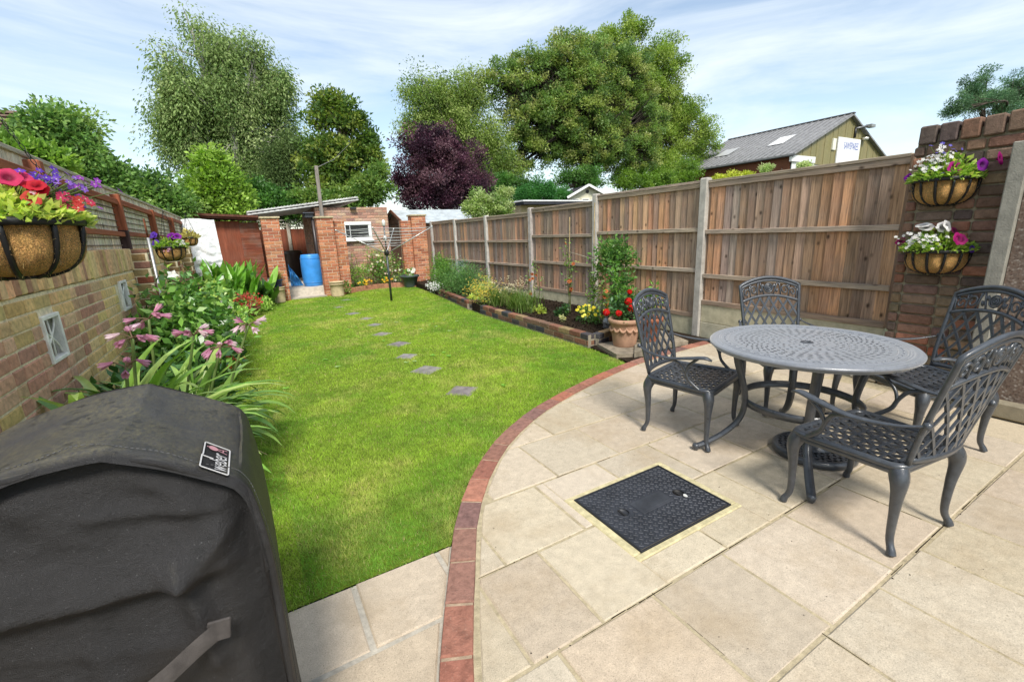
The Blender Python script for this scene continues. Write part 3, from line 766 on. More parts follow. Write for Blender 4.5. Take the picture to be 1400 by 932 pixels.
Pw, Dw, Lw, Cw = _weeds; k = in_poly(Pw[:, 0], Pw[:, 1], LAWN); V, Fq, C = leaf_quads(Pw[k], Dw[k], Lw[k], Lw[k] * .5, Cw[k], rs=rs, upb=2); tag(np_mesh('lawn_weeds', V, Fq, C, M['leaf']), kind='stuff')
# ------------------------------------------------------------------ closeboard fence on concrete posts (right)
FX = 4.8
fence = T('closeboard_fence', 'weathered brown closeboard fence with concrete posts and pale gravel boards', 'fence', (FX, 7, 0))
PY = [(3.585, 1.875), (5.525, 1.868), (7.40, 1.785), (9.26, 1.735), (11.03, 1.745), (12.74, 1.755)]
for (y, zt) in PY:
    m = MB(); c = jit((.46, .43, .39), .08)
    m.box((FX, y, (zt - .1) / 2), (.10, .095, zt + .1 - .012), col=c, ch=.008); m.box((FX, y, zt - .006), (.085, .08, .014), col=c, ch=.005)
    m.build('post', M['concrete'], fence)
spans = [(1.66, 3.535, 1.815, .42, .22, [1.255, .735]), (3.635, 5.475, 1.825, .24, .02, [1.28, .79]), (5.575, 7.35, 1.745, .29, .05, [1.25, .775]), (7.45, 9.21, 1.685, .24, .0, [1.165, .685]), (9.31, 10.98, 1.69, .25, .0, [1.17, .69]), (11.08, 12.69, 1.71, .25, 0, [1.17, .69])]
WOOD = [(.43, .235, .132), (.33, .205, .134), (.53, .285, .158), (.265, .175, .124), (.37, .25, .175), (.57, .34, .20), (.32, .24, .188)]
for si, (y0, y1, zt, zb, gb, rails) in enumerate(spans):
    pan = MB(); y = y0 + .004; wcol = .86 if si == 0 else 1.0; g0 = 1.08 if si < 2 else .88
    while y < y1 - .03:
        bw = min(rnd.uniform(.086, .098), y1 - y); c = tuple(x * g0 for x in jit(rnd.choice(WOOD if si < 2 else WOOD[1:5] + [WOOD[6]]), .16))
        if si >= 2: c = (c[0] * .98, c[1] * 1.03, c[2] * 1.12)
        M3 = Matrix.Rotation(R(9) + rnd.uniform(-.02, .02), 3, 'Z')
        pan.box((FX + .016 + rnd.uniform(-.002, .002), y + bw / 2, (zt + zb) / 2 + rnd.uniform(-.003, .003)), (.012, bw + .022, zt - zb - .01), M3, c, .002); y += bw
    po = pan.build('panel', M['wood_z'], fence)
    for z in rails:
        m = MB(); m.box((FX - .014, (y0 + y1) / 2, z), (.034, y1 - y0 - .004, .05), Matrix.Rotation(R(rnd.uniform(-.35, .35)), 3, 'X'), jit((.42, .33, .25), .1), .004); m.build('rail', M['wood_y'], po)
    m = MB(); m.box((FX + .004, (y0 + y1) / 2, zt + .012), (.06, y1 - y0, .03), col=jit((.36, .28, .215), .1), ch=.004)
    m.box((FX - .006, (y0 + y1) / 2, zt - .03), (.022, y1 - y0 - .004, .055), col=jit((.36, .27, .20), .1), ch=.003); m.build('capping', M['wood_y'], po)
    m = MB(); m.box((FX - .008, (y0 + y1) / 2, zb - .01), (.03, y1 - y0 - .004, .055), col=(.32, .23, .165), ch=.003); m.build('rail', M['wood_y'], po)
    m = MB(); m.box((FX + .01, (y0 + y1) / 2, (zb + gb) / 2 - .04), (.045, y1 - y0, zb - gb + .03), col=(.50, .46, .32), ch=.004)
    if gb > .1: m.box((FX + .01, (y0 + y1) / 2, gb / 2 - .1), (.05, y1 - y0, gb + .08), col=(.46, .43, .32), ch=.004)
    m.build('gravel_board', M['concrete'], fence)
m = MB(); m.box((FX - .008, 1.645, 1.11), (.06, .028, 1.44), col=(.23, .15, .10), ch=.003); m.build('batten', M['wood_z'], fence)

# ------------------------------------------------------------------ brick pier and rendered wall (right edge)
BR = [(.17, .10, .072), (.14, .09, .07), (.22, .115, .078), (.19, .125, .09), (.115, .085, .072), (.27, .12, .075), (.21, .15, .10), (.25, .16, .10)]
PX = 4.35
pier = T('brick_pier', 'dark weathered brick garden pier with brick on edge coping and two wall baskets', 'brick pier', (PX + .2, 1.25, 0))
m = MB(); mm = MB(); rr = random.Random(3)
def piercol(p, r):
    if p.z < .40: return jit(r.choice([(.27, .095, .05), (.16, .12, .075), (.23, .10, .06)]), .15, r)
    return jit(r.choice(BR), .2, r)
mm.box((PX + .22, 1.05, .95), (.40, .88, 1.9), col=(.29, .25, .17))
brick_skin(m, (PX, .6, 0), (0, 1, 0), (-1, 0, 0), .90, 1.83, BR, rr, bl=.20, bh=.066, mj=.0105, depth=.06, ch=.009, header=True, jitter=.005, colf=piercol)
brick_skin(m, (PX + .055, 1.5, 0), (1, 0, 0), (0, 1, 0), .3, 1.83, BR, rr, bl=.20, bh=.066, mj=.0105, depth=.06, ch=.009, jitter=.004, colf=piercol)
m.build('brickwork', M['brick'], pier); mm.build('mortar', M['mortar'], pier)
m = MB(); mm = MB(); y = .60
while y < 1.49:
    m.box((PX + .17 + rr.uniform(-.006, .004), y + .05, 1.902 + rr.uniform(-.004, .006)), (.36, .098, .125), Matrix.Rotation(rr.uniform(-.03, .03), 3, 'X'), jit(rr.choice(BR[:5]), .2, rr), .009); y += .112
m.build('coping', M['brick'], pier)
rub = T('wall_stub', 'low stub of crumbling whitewashed bricks at the foot of the brick pier', 'wall stub', (4.5, 1.58, 0))
m = MB(); mm = MB()
mm.box((4.62, 1.585, .1), (.40, .10, .26), col=(.3, .27, .2))
for r_ in range(4):
    for k in range(2):
        m.box((4.41 + rr.uniform(-.01, .012), 1.535 + .105 * k + .02, .03 + r_ * .072), (.10, .095, .062), Matrix.Rotation(rr.uniform(-.06, .06), 3, 'Z'), jit(rr.choice([(.5, .47, .42), (.42, .40, .34), (.36, .30, .22)]), .12, rr), .012)
mm.build('mortar', M['mortar'], rub); m.build('brickwork', M['brick'], rub)
rw = T('rendered_wall', 'brown pebbledash rendered wall with a smooth grey concrete end strip', 'wall', (4.6, -.2, 0))
m = MB(); m.box((4.42, -.612, .95), (.40, 2.97, 1.66), col=(1, 1, 1)); m.build('render', M['pebble'], rw)
m = MB(); m.box((4.405, .917, .90), (.45, .082, 1.72), col=(.27, .255, .215), ch=.006); m.build('end_strip', M['concrete'], rw)
m = MB(); m.box((4.37, -.64, .065), (.44, 2.95, .11), col=(.25, .215, .15), ch=.012); m.build('plinth', M['concrete'], rw)
m = MB(); m.box((4.42, -.62, 1.81), (.46, 3.0, .06), col=(.3, .28, .24), ch=.01); m.build('coping', M['concrete'], rw)

# ------------------------------------------------------------------ left boundary wall with trellis
WX = -1.0
lw = T('boundary_wall', 'low multicoloured stock brick wall with upright brick coping along the left bed', 'brick wall', (WX, 6, 0))
LB = [(.55, .29, .19), (.60, .35, .22), (.66, .44, .20), (.72, .51, .22), (.48, .26, .18), (.62, .40, .24), (.69, .49, .24), (.55, .32, .21)]
rr = random.Random(21); m = MB(); mm = MB(); mc = (.84, .72, .50)
vents = [(3.40, .86), (5.2, .92)]
def novent(p): return any(abs(p.y - v[0]) < .135 and abs(p.z - v[1]) < .14 for v in vents)
def lcol(p, r):
    yel = noise.noise(Vector((p.y * 1.1, p.z * 2.2, 3))) > .02 or r.random() < .16
    return jit(r.choice([LB[2], LB[3], LB[6], (.68, .48, .20)] if yel else [LB[0], LB[1], LB[4], LB[5], LB[7]]), .17, r)
ye_ = .2                                     # mortar core, left open behind the pierced blocks
for vy_, vz_ in vents + [(12.32, 0)]:
    mm.box((WX - .112, (ye_ + vy_ - .118) / 2, .55), (.21, vy_ - .118 - ye_, 1.14), col=mc); ye_ = vy_ + .118
    if vz_: mm.box((WX - .112, vy_, (vz_ - .122 - .02) / 2), (.21, .236, vz_ - .122 + .02), col=mc); mm.box((WX - .112, vy_, (vz_ + .122 + 1.12) / 2), (.21, .236, 1.12 - vz_ - .122), col=mc)
for (y0, y1, hd) in ((.25, 5.8, True), (6.15, 11.9, False)):
    brick_skin(m, (WX, y0, -.02), (0, 1, 0), (1, 0, 0), y1 - y0, 1.13, LB, rr, bl=.215, header=True, jitter=.003, colf=lcol, skip=novent, depth=.06)
m.build('brickwork', M['brick'], lw)
c = MB(); y = .25
while y < 11.9:
    if not 5.8 < y < 6.15:
        c.box((WX - .105 + rr.uniform(-.003, .003), y + .0335, 1.22 + rr.uniform(-.004, .004)), (.226, .066, .205), Matrix.Rotation(rr.uniform(-.02, .02), 3, 'X'), jit(rr.choice([(.72, .51, .23), (.76, .50, .25), (.66, .42, .22), (.60, .44, .19), (.78, .56, .31), (.50, .28, .17)]), .24, rr), .007)
    y += .0745
mm.box((WX - .105, 6.2, 1.21), (.20, 12.0, .19), col=(.13, .105, .06))
c.build('coping', M['brick'], lw); mm.build('mortar', M['mortar'], lw)
for (vy, vz) in vents:
    v = MB(); v.box((WX - .012, vy - .117, vz), (.05, .022, .26), col=(.86, .83, .75), ch=.003); v.box((WX - .012, vy + .117, vz), (.05, .022, .26), col=(.86, .83, .75), ch=.003)
    v.box((WX - .012, vy, vz + .119), (.05, .212, .022), col=(.86, .83, .75), ch=.003); v.box((WX - .012, vy, vz - .119), (.05, .212, .022), col=(.86, .83, .75), ch=.003)
    for sg in (-1, 1):
        v.tube([(WX - .012, vy + sg * .10 * math.cos(q / 14 * PI), vz - .10 + .20 * q / 14) for q in range(15)], .0065, 8, col=(.84, .81, .72))
    v.tube([(WX - .012, vy, vz - .11), (WX - .012, vy + .01, vz), (WX - .012, vy, vz + .11)], .006, 8, col=(.84, .81, .72))
    vo = v.build('pierced_block', M['concrete'], lw)
    v = MB(); v.box((WX - .075, vy, vz), (.03, .24, .25), col=(.055, .045, .035)); v.build('backing', M['mortar'], vo)  # near-black backing: the dark of the hollow painted into its colour
for i, (y0, zt) in enumerate(((5.8, 1.31), (7.9, 1.30), (9.85, 1.30))):
    m = MB(); mm = MB(); cl = [(.30, .20, .09), (.25, .13, .09), (.33, .25, .12), (.27, .09, .05)]
    brick_block(m, mm, (WX - .1, y0), (WX + .14, y0 + .33), 0, zt, cl, rr, faces='-y+x+y', mcol=mc)
    po = m.build('pier', M['brick'], lw); mm.build('mortar', M['mortar'], po)

tr = T('trellis_fence', 'brown stained posts and rails with grey slatted screening on top of the left wall', 'trellis', (WX, 6, 1.32))
BRN = (.33, .10, .048)
ypost = [(2.05, 1.9), (3.95, 1.87), (5.95, 1.85), (7.85, 1.82), (9.75, 1.80), (11.6, 1.80)]
for (y, zt) in ypost:
    m = MB(); m.box((WX - .035, y, (zt + 1.50) / 2), (.075, .075, zt - 1.50), col=jit(BRN, .08), ch=.006); m.box((WX - .035, y, 1.41), (.08, .08, .19), col=(.055, .03, .028), ch=.006); m.build('post', M['stained'], tr)
for (ya, yb) in zip(ypost[:-1], ypost[1:]):
    for (z, h) in ((1.785, .055), (1.475, .045)):
        m = MB(); m.beam((WX - .03, ya[0] + .04, z), (WX - .03, yb[0] - .04, z - .01), .03, h, col=jit(BRN, .1), ch=.004); m.build('rail', M['stained_y'], tr)
m = MB(); y = .9
while y < 11.75:
    m.box((WX - .075 + rr.uniform(-.003, .003), y, 1.60), (.012, .034, .58), Matrix.Rotation(rr.uniform(-.012, .012), 3, 'X'), jit((.72, .65, .50), .16, rr), .002); y += .046
m.build('screen_slats', M['wood_z'], tr)
m = MB()
for z in (1.36, 1.425, 1.535, 1.595, 1.655, 1.715): m.box((WX - .058, 6.3, z), (.008, 10.9, .008), col=(.17, .13, .09))
m.build('cross_battens', M['wood_y'], tr)
m = MB(); m.box((WX - .075, 6.3, 1.90), (.045, 10.9, .028), col=(.50, .45, .36), ch=.004); m.build('top_rail', M['wood_y'], tr)

# ------------------------------------------------------------------ raised brick border on the right, soil
rb = T('raised_border', 'long low brick border of red and blue black bricks ending at the terracotta pot', 'border', (3.4, 6.5, 0))
RB = [(.20, .085, .055), (.05, .05, .06), (.15, .07, .05), (.24, .11, .07), (.06, .055, .06), (.17, .10, .07), (.28, .19, .10)]
m = MB(); mm = MB(); rr = random.Random(8)
def course(a, b):
    a, b = Vector(a), Vector(b); d = b - a; L = d.length; u = d.normalized(); M3 = Matrix((Vector((u.x, u.y, 0)), Vector((-u.y, u.x, 0)), Vector((0, 0, 1)))).transposed()
    mm.box((*((a + b) / 2), .03), (L, .09, .17), M3, (.33, .29, .22))
    for r_ in range(2):
        x = -.11 * r_
        while x < L - .03:
            p0, p1 = max(0, x), min(L, x + .215); cc = a + u * ((p0 + p1) / 2)
            m.box((cc.x, cc.y, .015 + r_ * .074 + rr.uniform(-.002, .003)), (p1 - p0, .103, .066), M3 @ Matrix.Rotation(rr.uniform(-.02, .02), 3, 'Z'), jit(rr.choice(RB), .16, rr), .006); x += .225
course((3.44, 6.95), (3.40, 3.99)); course((3.46, 3.98), (4.1, 4.14))
m.build('brickwork', M['brick'], rb); mm.build('mortar', M['mortar'], rb)
rb = T('raised_border', 'short brick border beyond the gap of yellow goldenrod, half hidden by feathery plants', 'border', (3.65, 8.7, 0)); m = MB(); mm = MB()
course((3.80, 9.9), (3.50, 7.62)); course((3.50, 7.62), (3.72, 7.55)); m.build('brickwork', M['brick'], rb); mm.build('mortar', M['mortar'], rb)
m = MB(); so_ = [(3.45, 4.05), (4.1, 4.18), (4.78, 4.2), (4.78, 12.9), (3.98, 12.2), (3.84, 9.9), (3.53, 7.6), (3.47, 6.9)]
m.poly(so_, -.05, .082); tag(m.build('right_bed_soil', M['soil']), kind='structure')
# lumps of soil
rs = np.random.default_rng(4); n = 2600; X = rs.uniform(3.5, 4.75, n); Y = rs.uniform(4.15, 9.5, n); P = np.stack([X, Y, np.full(n, .083)], 1); D = rs.normal(size=(n, 3)); D[:, 2] = np.abs(D[:, 2]); L = rs.uniform(.012, .045, n)
V, Fq, C = leaf_quads(P, D, L, L * .8, pick([(.05, .033, .02), (.03, .02, .012), (.09, .06, .04), (.06, .045, .03)], n, rs), rs=rs); tag(np_mesh('soil_crumbs', V, Fq, C, M['soil']), kind='stuff')
lk = T('bed_kerb', 'low pale stone kerb edging the left flower bed near the brick pillar', 'kerb', (-.1, 10.3, 0))
m = MB(); kp = curve([(-.49, 8.4, 0), (-.40, 9.0, 0), (-.16, 10.3, 0), (.12, 11.25, 0), (.34, 11.72, 0)], 3)
for a, b in zip(kp[:-1], kp[1:]): m.beam((a.x, a.y, .04), (b.x + (a.x - b.x) * .03, b.y + (a.y - b.y) * .03, .04), .10, .16, col=jit((.36, .30, .22), .14), ch=.01)
m.build('kerb_stones', M['stone'], lk)
bk = T('bed_edging', 'low orange brick edging along the bed in front of the outhouse', 'edging', (2.9, 12.5, 0))
m = MB(); kp = curve([(2.16, 12.12, 0), (2.8, 12.47, 0), (3.3, 12.52, 0), (3.62, 12.37, 0), (3.95, 12.1, 0)], 3)
for a, b in zip(kp[:-1], kp[1:]): m.beam((a.x, a.y, .03), (b.x + (a.x - b.x) * .04, b.y + (a.y - b.y) * .04, .03), .10, .14, col=jit((.36, .17, .10), .14), ch=.008)
m.build('edging_bricks', M['brick'], bk)
m = MB(); m.poly([(2.2, 12.2), (2.8, 12.52), (3.3, 12.57), (3.65, 12.42), (3.98, 12.15), (4.3, 12.8), (3.7, 13.2), (2.2, 13.2)], -.05, .05); tag(m.build('back_bed_soil', M['soil']), kind='structure')
# flagstones under the pot
fs_ = T('stone_flags', 'rough flat stone flags under the terracotta pot', 'flagstone', (3.6, 3.55, 0))
m = MB()
for (p, z) in (([(3.27, 3.42), (3.55, 3.28), (3.86, 3.5), (3.8, 3.86), (3.42, 3.9)], .02), ([(3.42, 3.31), (3.75, 3.29), (3.95, 3.45), (3.7, 3.58)], .045), ([(3.85, 3.38), (4.3, 3.32), (4.5, 3.9), (3.9, 4.0)], .03)): m.poly(p, -.04, z, jit((.27, .23, .17), .12))
m.build('flags', M['stone'], fs_)
sheet('corner_soil', [(3.26, 3.24), (4.74, 3.3), (4.74, 4.15), (3.36, 3.97)], -.02, 'soil', (1, 1, 1))
# ------------------------------------------------------------------ cast metal garden chair (built facing +y, origin on the ground)
def clip_seg(a, b, poly):
    """clip segment a-b to a convex counter-clockwise polygon"""
    t0, t1 = 0.0, 1.0; d = b - a
    for i in range(len(poly)):
        p, q = poly[i], poly[(i + 1) % len(poly)]; n = Vector((-(q - p).y, (q - p).x)); num = (a - p).dot(n); den = d.dot(n)
        if abs(den) < 1e-9:
            if num < 0: return None
            continue
        t = -num / den
        if den > 0: t0 = max(t0, t)
        else: t1 = min(t1, t)
    return (a + d * t0, a + d * t1) if t1 - t0 > .01 else None
def lattice(m, poly, angles, step, fmap, w, h, seg=1, off=0):
    for an in angles:
        d = Vector((math.cos(an), math.sin(an))); nn = Vector((-d.y, d.x))
        k = -30
        while k < 30:
            c = nn * (k * step + off); s_ = clip_seg(c - d * 2, c + d * 2, poly)
            if s_:
                ns = max(1, int((s_[1] - s_[0]).length / .06)) if seg > 1 else 1
                pts = [fmap(s_[0].lerp(s_[1], i / ns)) for i in range(ns + 1)]
                up = (pts[0][1])
                m.tube([p for p, _ in pts], w / 1.414, 4, up=up, flat=h / w, smooth=False)
            k += 1
def chair(label, loc, rz):
    r = T('garden_chair', label, 'chair', (0, 0, 0), 'cast metal garden chairs')
    SZ = .385; fw, bw, y0, y1 = .255, .215, -.205, .215
    # seat: rounded rim and open lattice
    m = MB(); rim = []
    cor = [(-fw, y1, .07), (-bw, y0, .04), (bw, y0, .04), (fw, y1, .07)]
    for i, (x, y, rad) in enumerate(cor):
        p = Vector((x, y)); a = Vector(cor[i - 1][:2]) - p; b = Vector(cor[(i + 1) % 4][:2]) - p; a.normalize(); b.normalize()
        for k in range(6):
            t = k / 5; rim.append((p + a * rad) * (1 - t) ** 2 + p * 2 * t * (1 - t) + (p + b * rad) * t * t)
    zf = lambda y: SZ - .010 * max(0, (y - .12) / .1) ** 2 - .012 * (1 - (y / .2) ** 2)
    m.tube([(p.x, p.y, zf(p.y) - .002) for p in rim], .017, 8, closed=True, up=(0, 0, 1), flat=.85)
    m.tube([(p.x * .985, p.y * .985, zf(p.y) - .022) for p in rim], .013, 6, closed=True, up=(0, 0, 1), flat=1.2)
    ins = [Vector((p.x * .95, p.y * .95)) for p in rim]
    lattice(m, ins, (0, R(60), R(-60)), .056, lambda p: (Vector((p.x, p.y, zf(p.y))), (0, 0, 1)), .0125, .009, 2)
    m.build('seat', M['iron'], r)
    # back
    hw = lambda v: .198 + .03 * v - .02 * max(0, .25 - v) * 2
    def bm_(u, v): return Vector((u * hw(v), y0 - .005 - .105 * v ** 1.1 - .030 * (1 - u * u), SZ + .012 + v * (.458 + .06 * (1 - u * u))))
    m = MB(); vs_ = [i / 14 for i in range(15)]; us = [-1 + i / 10 for i in range(21)]
    nb = (0, .95, .25)
    side = [bm_(-1, v) for v in vs_] + [bm_(u, 1) for u in us[1:]] + [bm_(1, v) for v in vs_[::-1][1:]]
    m.tube(side, .0135, 6, up=nb, flat=.8)
    m.tube([bm_(u, .03) for u in us], .016, 6, up=nb, flat=.7)
    m.tube([bm_(u, .735) for u in us], .012, 6, up=nb, flat=.8)
    m.tube([bm_(u, .955) for u in us], .010, 6, up=nb, flat=.8)
    bo = m.build('backrest', M['iron'], r)
    q = MB(); Hh = .48
    pol = [Vector((-hw(0), .015)), Vector((hw(0), .015)), Vector((hw(.73), .72 * Hh)), Vector((-hw(.73), .72 * Hh))]
    lattice(q, pol, (R(58), R(-58)), .060, lambda p: (bm_(max(-1, min(1, p.x / hw(p.y / Hh))), p.y / Hh), nb), .0135, .009, 2)
    q.build('back_lattice', M['iron'], bo)
    q = MB(); cv = .845
    for (rad, tr_) in ((.030, .006), (.018, .006), (.007, .007)):
        q.tube([bm_(rad * math.cos(a * PI / 8) / hw(cv), cv + rad * math.sin(a * PI / 8) / .47) for a in range(16)], tr_, 6, closed=True, up=nb)
    for sg in (-1, 1):
        q.tube([bm_(sg * (.16 + .15 * t), cv + .055 * math.sin(t * PI * 2)) for t in [i / 12 for i in range(13)]], .006, 6, up=nb)
        q.tube([bm_(sg * (.54 + (.14 - .10 * t) * math.cos(t * 7.5)), cv - .005 + (.075 - .05 * t) * math.sin(t * 7.5)) for t in [i / 20 for i in range(21)]], .006, 6, up=nb)
        q.tube([bm_(sg * (.79 + (.11 - .08 * t) * math.cos(3 - t * 6.5)), cv - .005 + (.065 - .045 * t) * math.sin(3 - t * 6.5)) for t in [i / 18 for i in range(19)]], .006, 6, up=nb)
        for (u0, v0, u1, v1) in ((.16, .75, .30, .94), (.36, .94, .42, .75), (.66, .75, .68, .94), (.90, .76, .95, .94)):
            q.tube([bm_(sg * (u0 + (u1 - u0) * t), v0 + (v1 - v0) * t) for t in (0, .33, .66, 1)], .0055, 6, up=nb)
        for (u0, v0) in ((.25, .80), (.33, .90), (.60, .90), (.86, .90)):     # leaves
            q.tube([bm_(sg * (u0 + .06 * t), v0 + .035 * t) for t in (0, .5, 1)], [.003, .011, .002], 6, up=nb, flat=.5)
    q.build('rose_scrollwork', M['iron'], bo)
    # legs
    for sx in (-1, 1):
        for (x, y, ox, oy) in ((fw - .03, y1 - .03, .028, .03), (bw - .02, y0 + .02, .016, -.032)):
            m = MB(); p = curve([(sx * x, y, SZ - .015), (sx * (x + .018), y + oy * .6, SZ - .075), (sx * (x + .010), y + oy * .5, .20), (sx * (x + .008), y + oy * .5, .07), (sx * (x + .018), y + oy * 1.0, .022), (sx * (x + .022), y + oy * 1.15, .004)], 5)
            m.tube(p, lerp_list([.034, .033, .023, .0175, .0145, .0135, .0165, .0175], len(p)), 10)
            m.build('leg', M['iron'], r)
    # arms
    for sx in (-1, 1):
        m = MB(); p = curve([(sx * .232, y0 - .055, .585), (sx * .262, y0 + .03, .562), (sx * .285, -.04, .553), (sx * .292, .09, .575), (sx * .283, .175, .588), (sx * .272, .215, .575)], 5)
        m.tube(p, lerp_list([.008, .012, .017, .021, .023, .022, .013], len(p)), 8, up=(0, 0, 1), flat=.42)
        m.lathe([(.001, .016), (.013, .010), (.014, -.008), (.001, -.014)], (sx * .232, y0 - .058, .585), 8)
        ao = m.build('armrest', M['iron'], r)
        q = MB(); p = curve([(sx * .252, .15, SZ - .012), (sx * .262, .085, SZ + .045), (sx * .268, .062, SZ + .10), (sx * .276, .03, SZ + .145), (sx * .286, -.03, .552)], 5)
        q.tube(p, lerp_list([.013, .012, .011, .011, .010], len(p)), 8, flat=.8)
        p = curve([(sx * .267, .066, SZ + .09), (sx * .276, .085, SZ + .14), (sx * .286, .14, .578)], 5); q.tube(p, .010, 8, flat=.8)
        q.build('arm_support', M['iron'], ao)
    r.location = (loc[0], loc[1], 0.003); r.rotation_euler = (0, 0, R(rz)); return r
def dup(root, label, loc, rz):
    c = root.copy(); COL.objects.link(c); c['label'] = label
    def rec(src, par):
        for ch in src.children:
            d = ch.copy(); COL.objects.link(d); d.parent = par; rec(ch, d)
    rec(root, c); c.location = (loc[0], loc[1], .003); c.rotation_euler = (0, 0, R(rz)); return c
ch0 = chair('charcoal cast metal chair nearest the camera, its lattice back turned to us', (2.305, .765), -7)
dup(ch0, 'charcoal cast metal chair on the lawn side, beside the pot of red flowers', (2.40, 1.805), 195)
dup(ch0, 'charcoal cast metal chair behind the table against the wooden fence', (3.315, 1.70), 149)
dup(ch0, 'charcoal cast metal chair in front of the brick pier and pebbledash wall', (3.42, .955), 58)

# ------------------------------------------------------------------ table
TX, TY, TZ, TR = 2.655, 1.262, .667, .505
tb = T('garden_table', 'round charcoal cast metal table with a pierced patterned top', 'table', (TX, TY, 0))
m = MB(); NS = 192
rings = [.020, .034, .050, .064, .080, .093, .110, .118, .134, .147, .160, .175, .188, .203, .216, .231, .244, .259, .272, .287, .300, .315, .328, .343, .356, .371, .384, .420, .458]
hole = {}
for i, (a, b) in enumerate(zip(rings[:-1], rings[1:])): hole[i] = None
vs = []; fs = []
for r_ in rings:
    for k in range(NS):
        an = 2 * PI * k / NS + r_ * 2.2
        vs.append((TX + r_ * math.cos(an), TY + r_ * math.sin(an), TZ))
slots = {2: (16, 4, 0), 4: (16, 4, 6), 8: (24, 3, 0), 10: (24, 3, 4), 12: (32, 2, 1), 14: (32, 2, 4), 16: (32, 2, 1), 18: (48, 2, 0), 20: (48, 2, 2), 22: (48, 2, 0), 24: (48, 1, 2), 26: (64, 0, 0)}
for i in range(len(rings) - 1):
    for k in range(NS):
        if i in slots:
            N, wv, of = slots[i]
            if (k - of) % (NS // N) < wv: continue
        fs.append((i * NS + k, i * NS + (k + 1) % NS, (i + 1) * NS + (k + 1) % NS, (i + 1) * NS + k))
# thickness: top and underside sheets with slot walls
n0 = len(vs); vs2 = vs + [(x, y, z - .010) for x, y, z in vs]; from collections import Counter
ec = Counter(); 
for f in fs:
    for a, b in zip(f, f[1:] + f[:1]): ec[(a, b)] += 1
allf = fs + [tuple(i + n0 for i in f[::-1]) for f in fs] + [(b, a, a + n0, b + n0) for (a, b) in ec if (b, a) not in ec]
m.add(vs2, allf)
m.lathe([(.456, TZ), (.461, TZ + .003), (.470, TZ + .003), (.474, TZ), (.480, TZ + .002), (.492, TZ + .002), (.499, TZ - .003), (TR, TZ - .010), (TR - .002, TZ - .017), (TR - .012, TZ - .022), (TR - .018, TZ - .034), (TR - .03, TZ - .034), (.458, TZ - .010)], (TX, TY, 0), 96)
for r_ in (.398, .436, .448): m.lathe([(r_ - .004, TZ + .0003), (r_ - .001, TZ + .003), (r_ + .001, TZ + .003), (r_ + .004, TZ + .0003)], (TX, TY, 0), 96)
for r_ in (.114, .197): m.lathe([(r_ - .003, TZ + .0003), (r_, TZ + .002), (r_ + .003, TZ + .0003)], (TX, TY, 0), 64)
for k in range(48):
    an = 2 * PI * k / 48; m.tube([(TX + (.417 + .006 * math.sin(q * PI / 2)) * math.cos(an + q * .016), TY + (.417 + .006 * math.sin(q * PI / 2)) * math.sin(an + q * .016), TZ + .001) for q in range(6)], .0022, 5)
top = m.build('tabletop', M['iron_skylit'], tb)
m = MB(); m.lathe([(.019, TZ + .001), (.021, TZ + .004), (.030, TZ + .004), (.033, TZ + .001)], (TX, TY, 0), 24); m.build('parasol_hole_ring', M['iron'], top)
for ang in (35, 145, 215, 325):
    a = R(ang); d = Vector((math.cos(a), math.sin(a), 0)); m = MB()
    P = lambda r_, z: Vector((TX, TY, z)) + d * r_
    p = curve([P(.375, TZ - .034), P(.368, .56), P(.325, .42), P(.308, .31), P(.335, .20), P(.42, .11), P(.52, .050), P(.565, .030)], 5)
    sd = Vector((-d.y, d.x, 0))
    m.tube(p, lerp_list([.022, .020, .018, .017, .017, .016, .015], len(p)), 8, up=sd, flat=1.1)
    m.tube([q + sd * .0 + d * 0 for q in p], lerp_list([.014, .012, .011, .011], len(p)), 6, up=sd, flat=2.1)
    m.lathe([(.001, .046), (.016, .042), (.022, .030), (.019, .014), (.014, .004), (.001, .003)], P(.572, 0), 12)
    m.build('leg', M['iron'], tb)
m = MB(); m.lathe([(.300, .292), (.306, .292), (.306, .336), (.300, .336), (.300, .292)], (TX, TY, 0), 48); m.build('ring_brace', M['iron'], tb)
m = MB(); m.lathe([(.36, TZ - .045), (.39, TZ - .045), (.39, TZ - .012), (.36, TZ - .012), (.36, TZ - .045)], (TX, TY, 0), 48); m.build('apron_ring', M['iron'], tb)
# parasol base under the table
pb = T('parasol_base', 'round pierced charcoal metal parasol base standing under the table', 'parasol base', (2.71, 1.18, 0)); bx, by = 2.71, 1.18
m = MB(); m.lathe([(.205, .004), (.215, .010), (.215, .034), (.207, .044), (.188, .046), (.184, .036), (.184, .004)], (bx, by, 0), 48)
m.lathe([(.001, .02), (.186, .02)], (bx, by, 0), 40, (.35, .35, .35))
pol = [Vector((.19 * math.cos(a * PI / 12), .19 * math.sin(a * PI / 12))) for a in range(24)]
lattice(m, pol, (0, R(60), R(-60)), .05, lambda p: (Vector((bx + p.x, by + p.y, .038)), (0, 0, 1)), .014, .010)
m.build('disc', M['iron'], pb)
m = MB(); m.lathe([(.075, .04), (.070, .055), (.040, .075), (.031, .10), (.029, .30), (.033, .305), (.033, .325), (.026, .33), (.024, .29)], (bx, by, 0), 24); m.build('tube_socket', M['iron'], pb)
m = MB(); m.tube([(bx + .028, by - .02, .25), (bx + .075, by - .05, .25)], .007, 8); m.tube([(bx + .075, by - .05, .23), (bx + .075, by - .05, .27)], .006, 8); m.build('clamp_screw', M['iron'], pb)

# ------------------------------------------------------------------ covered barbecue (bottom left corner)
bq = T('covered_barbecue', 'barbecue under a fitted black fabric cover with a webbing handle and white logo badge', 'barbecue', (-.32, 1.08, 0))
BCX = -.335
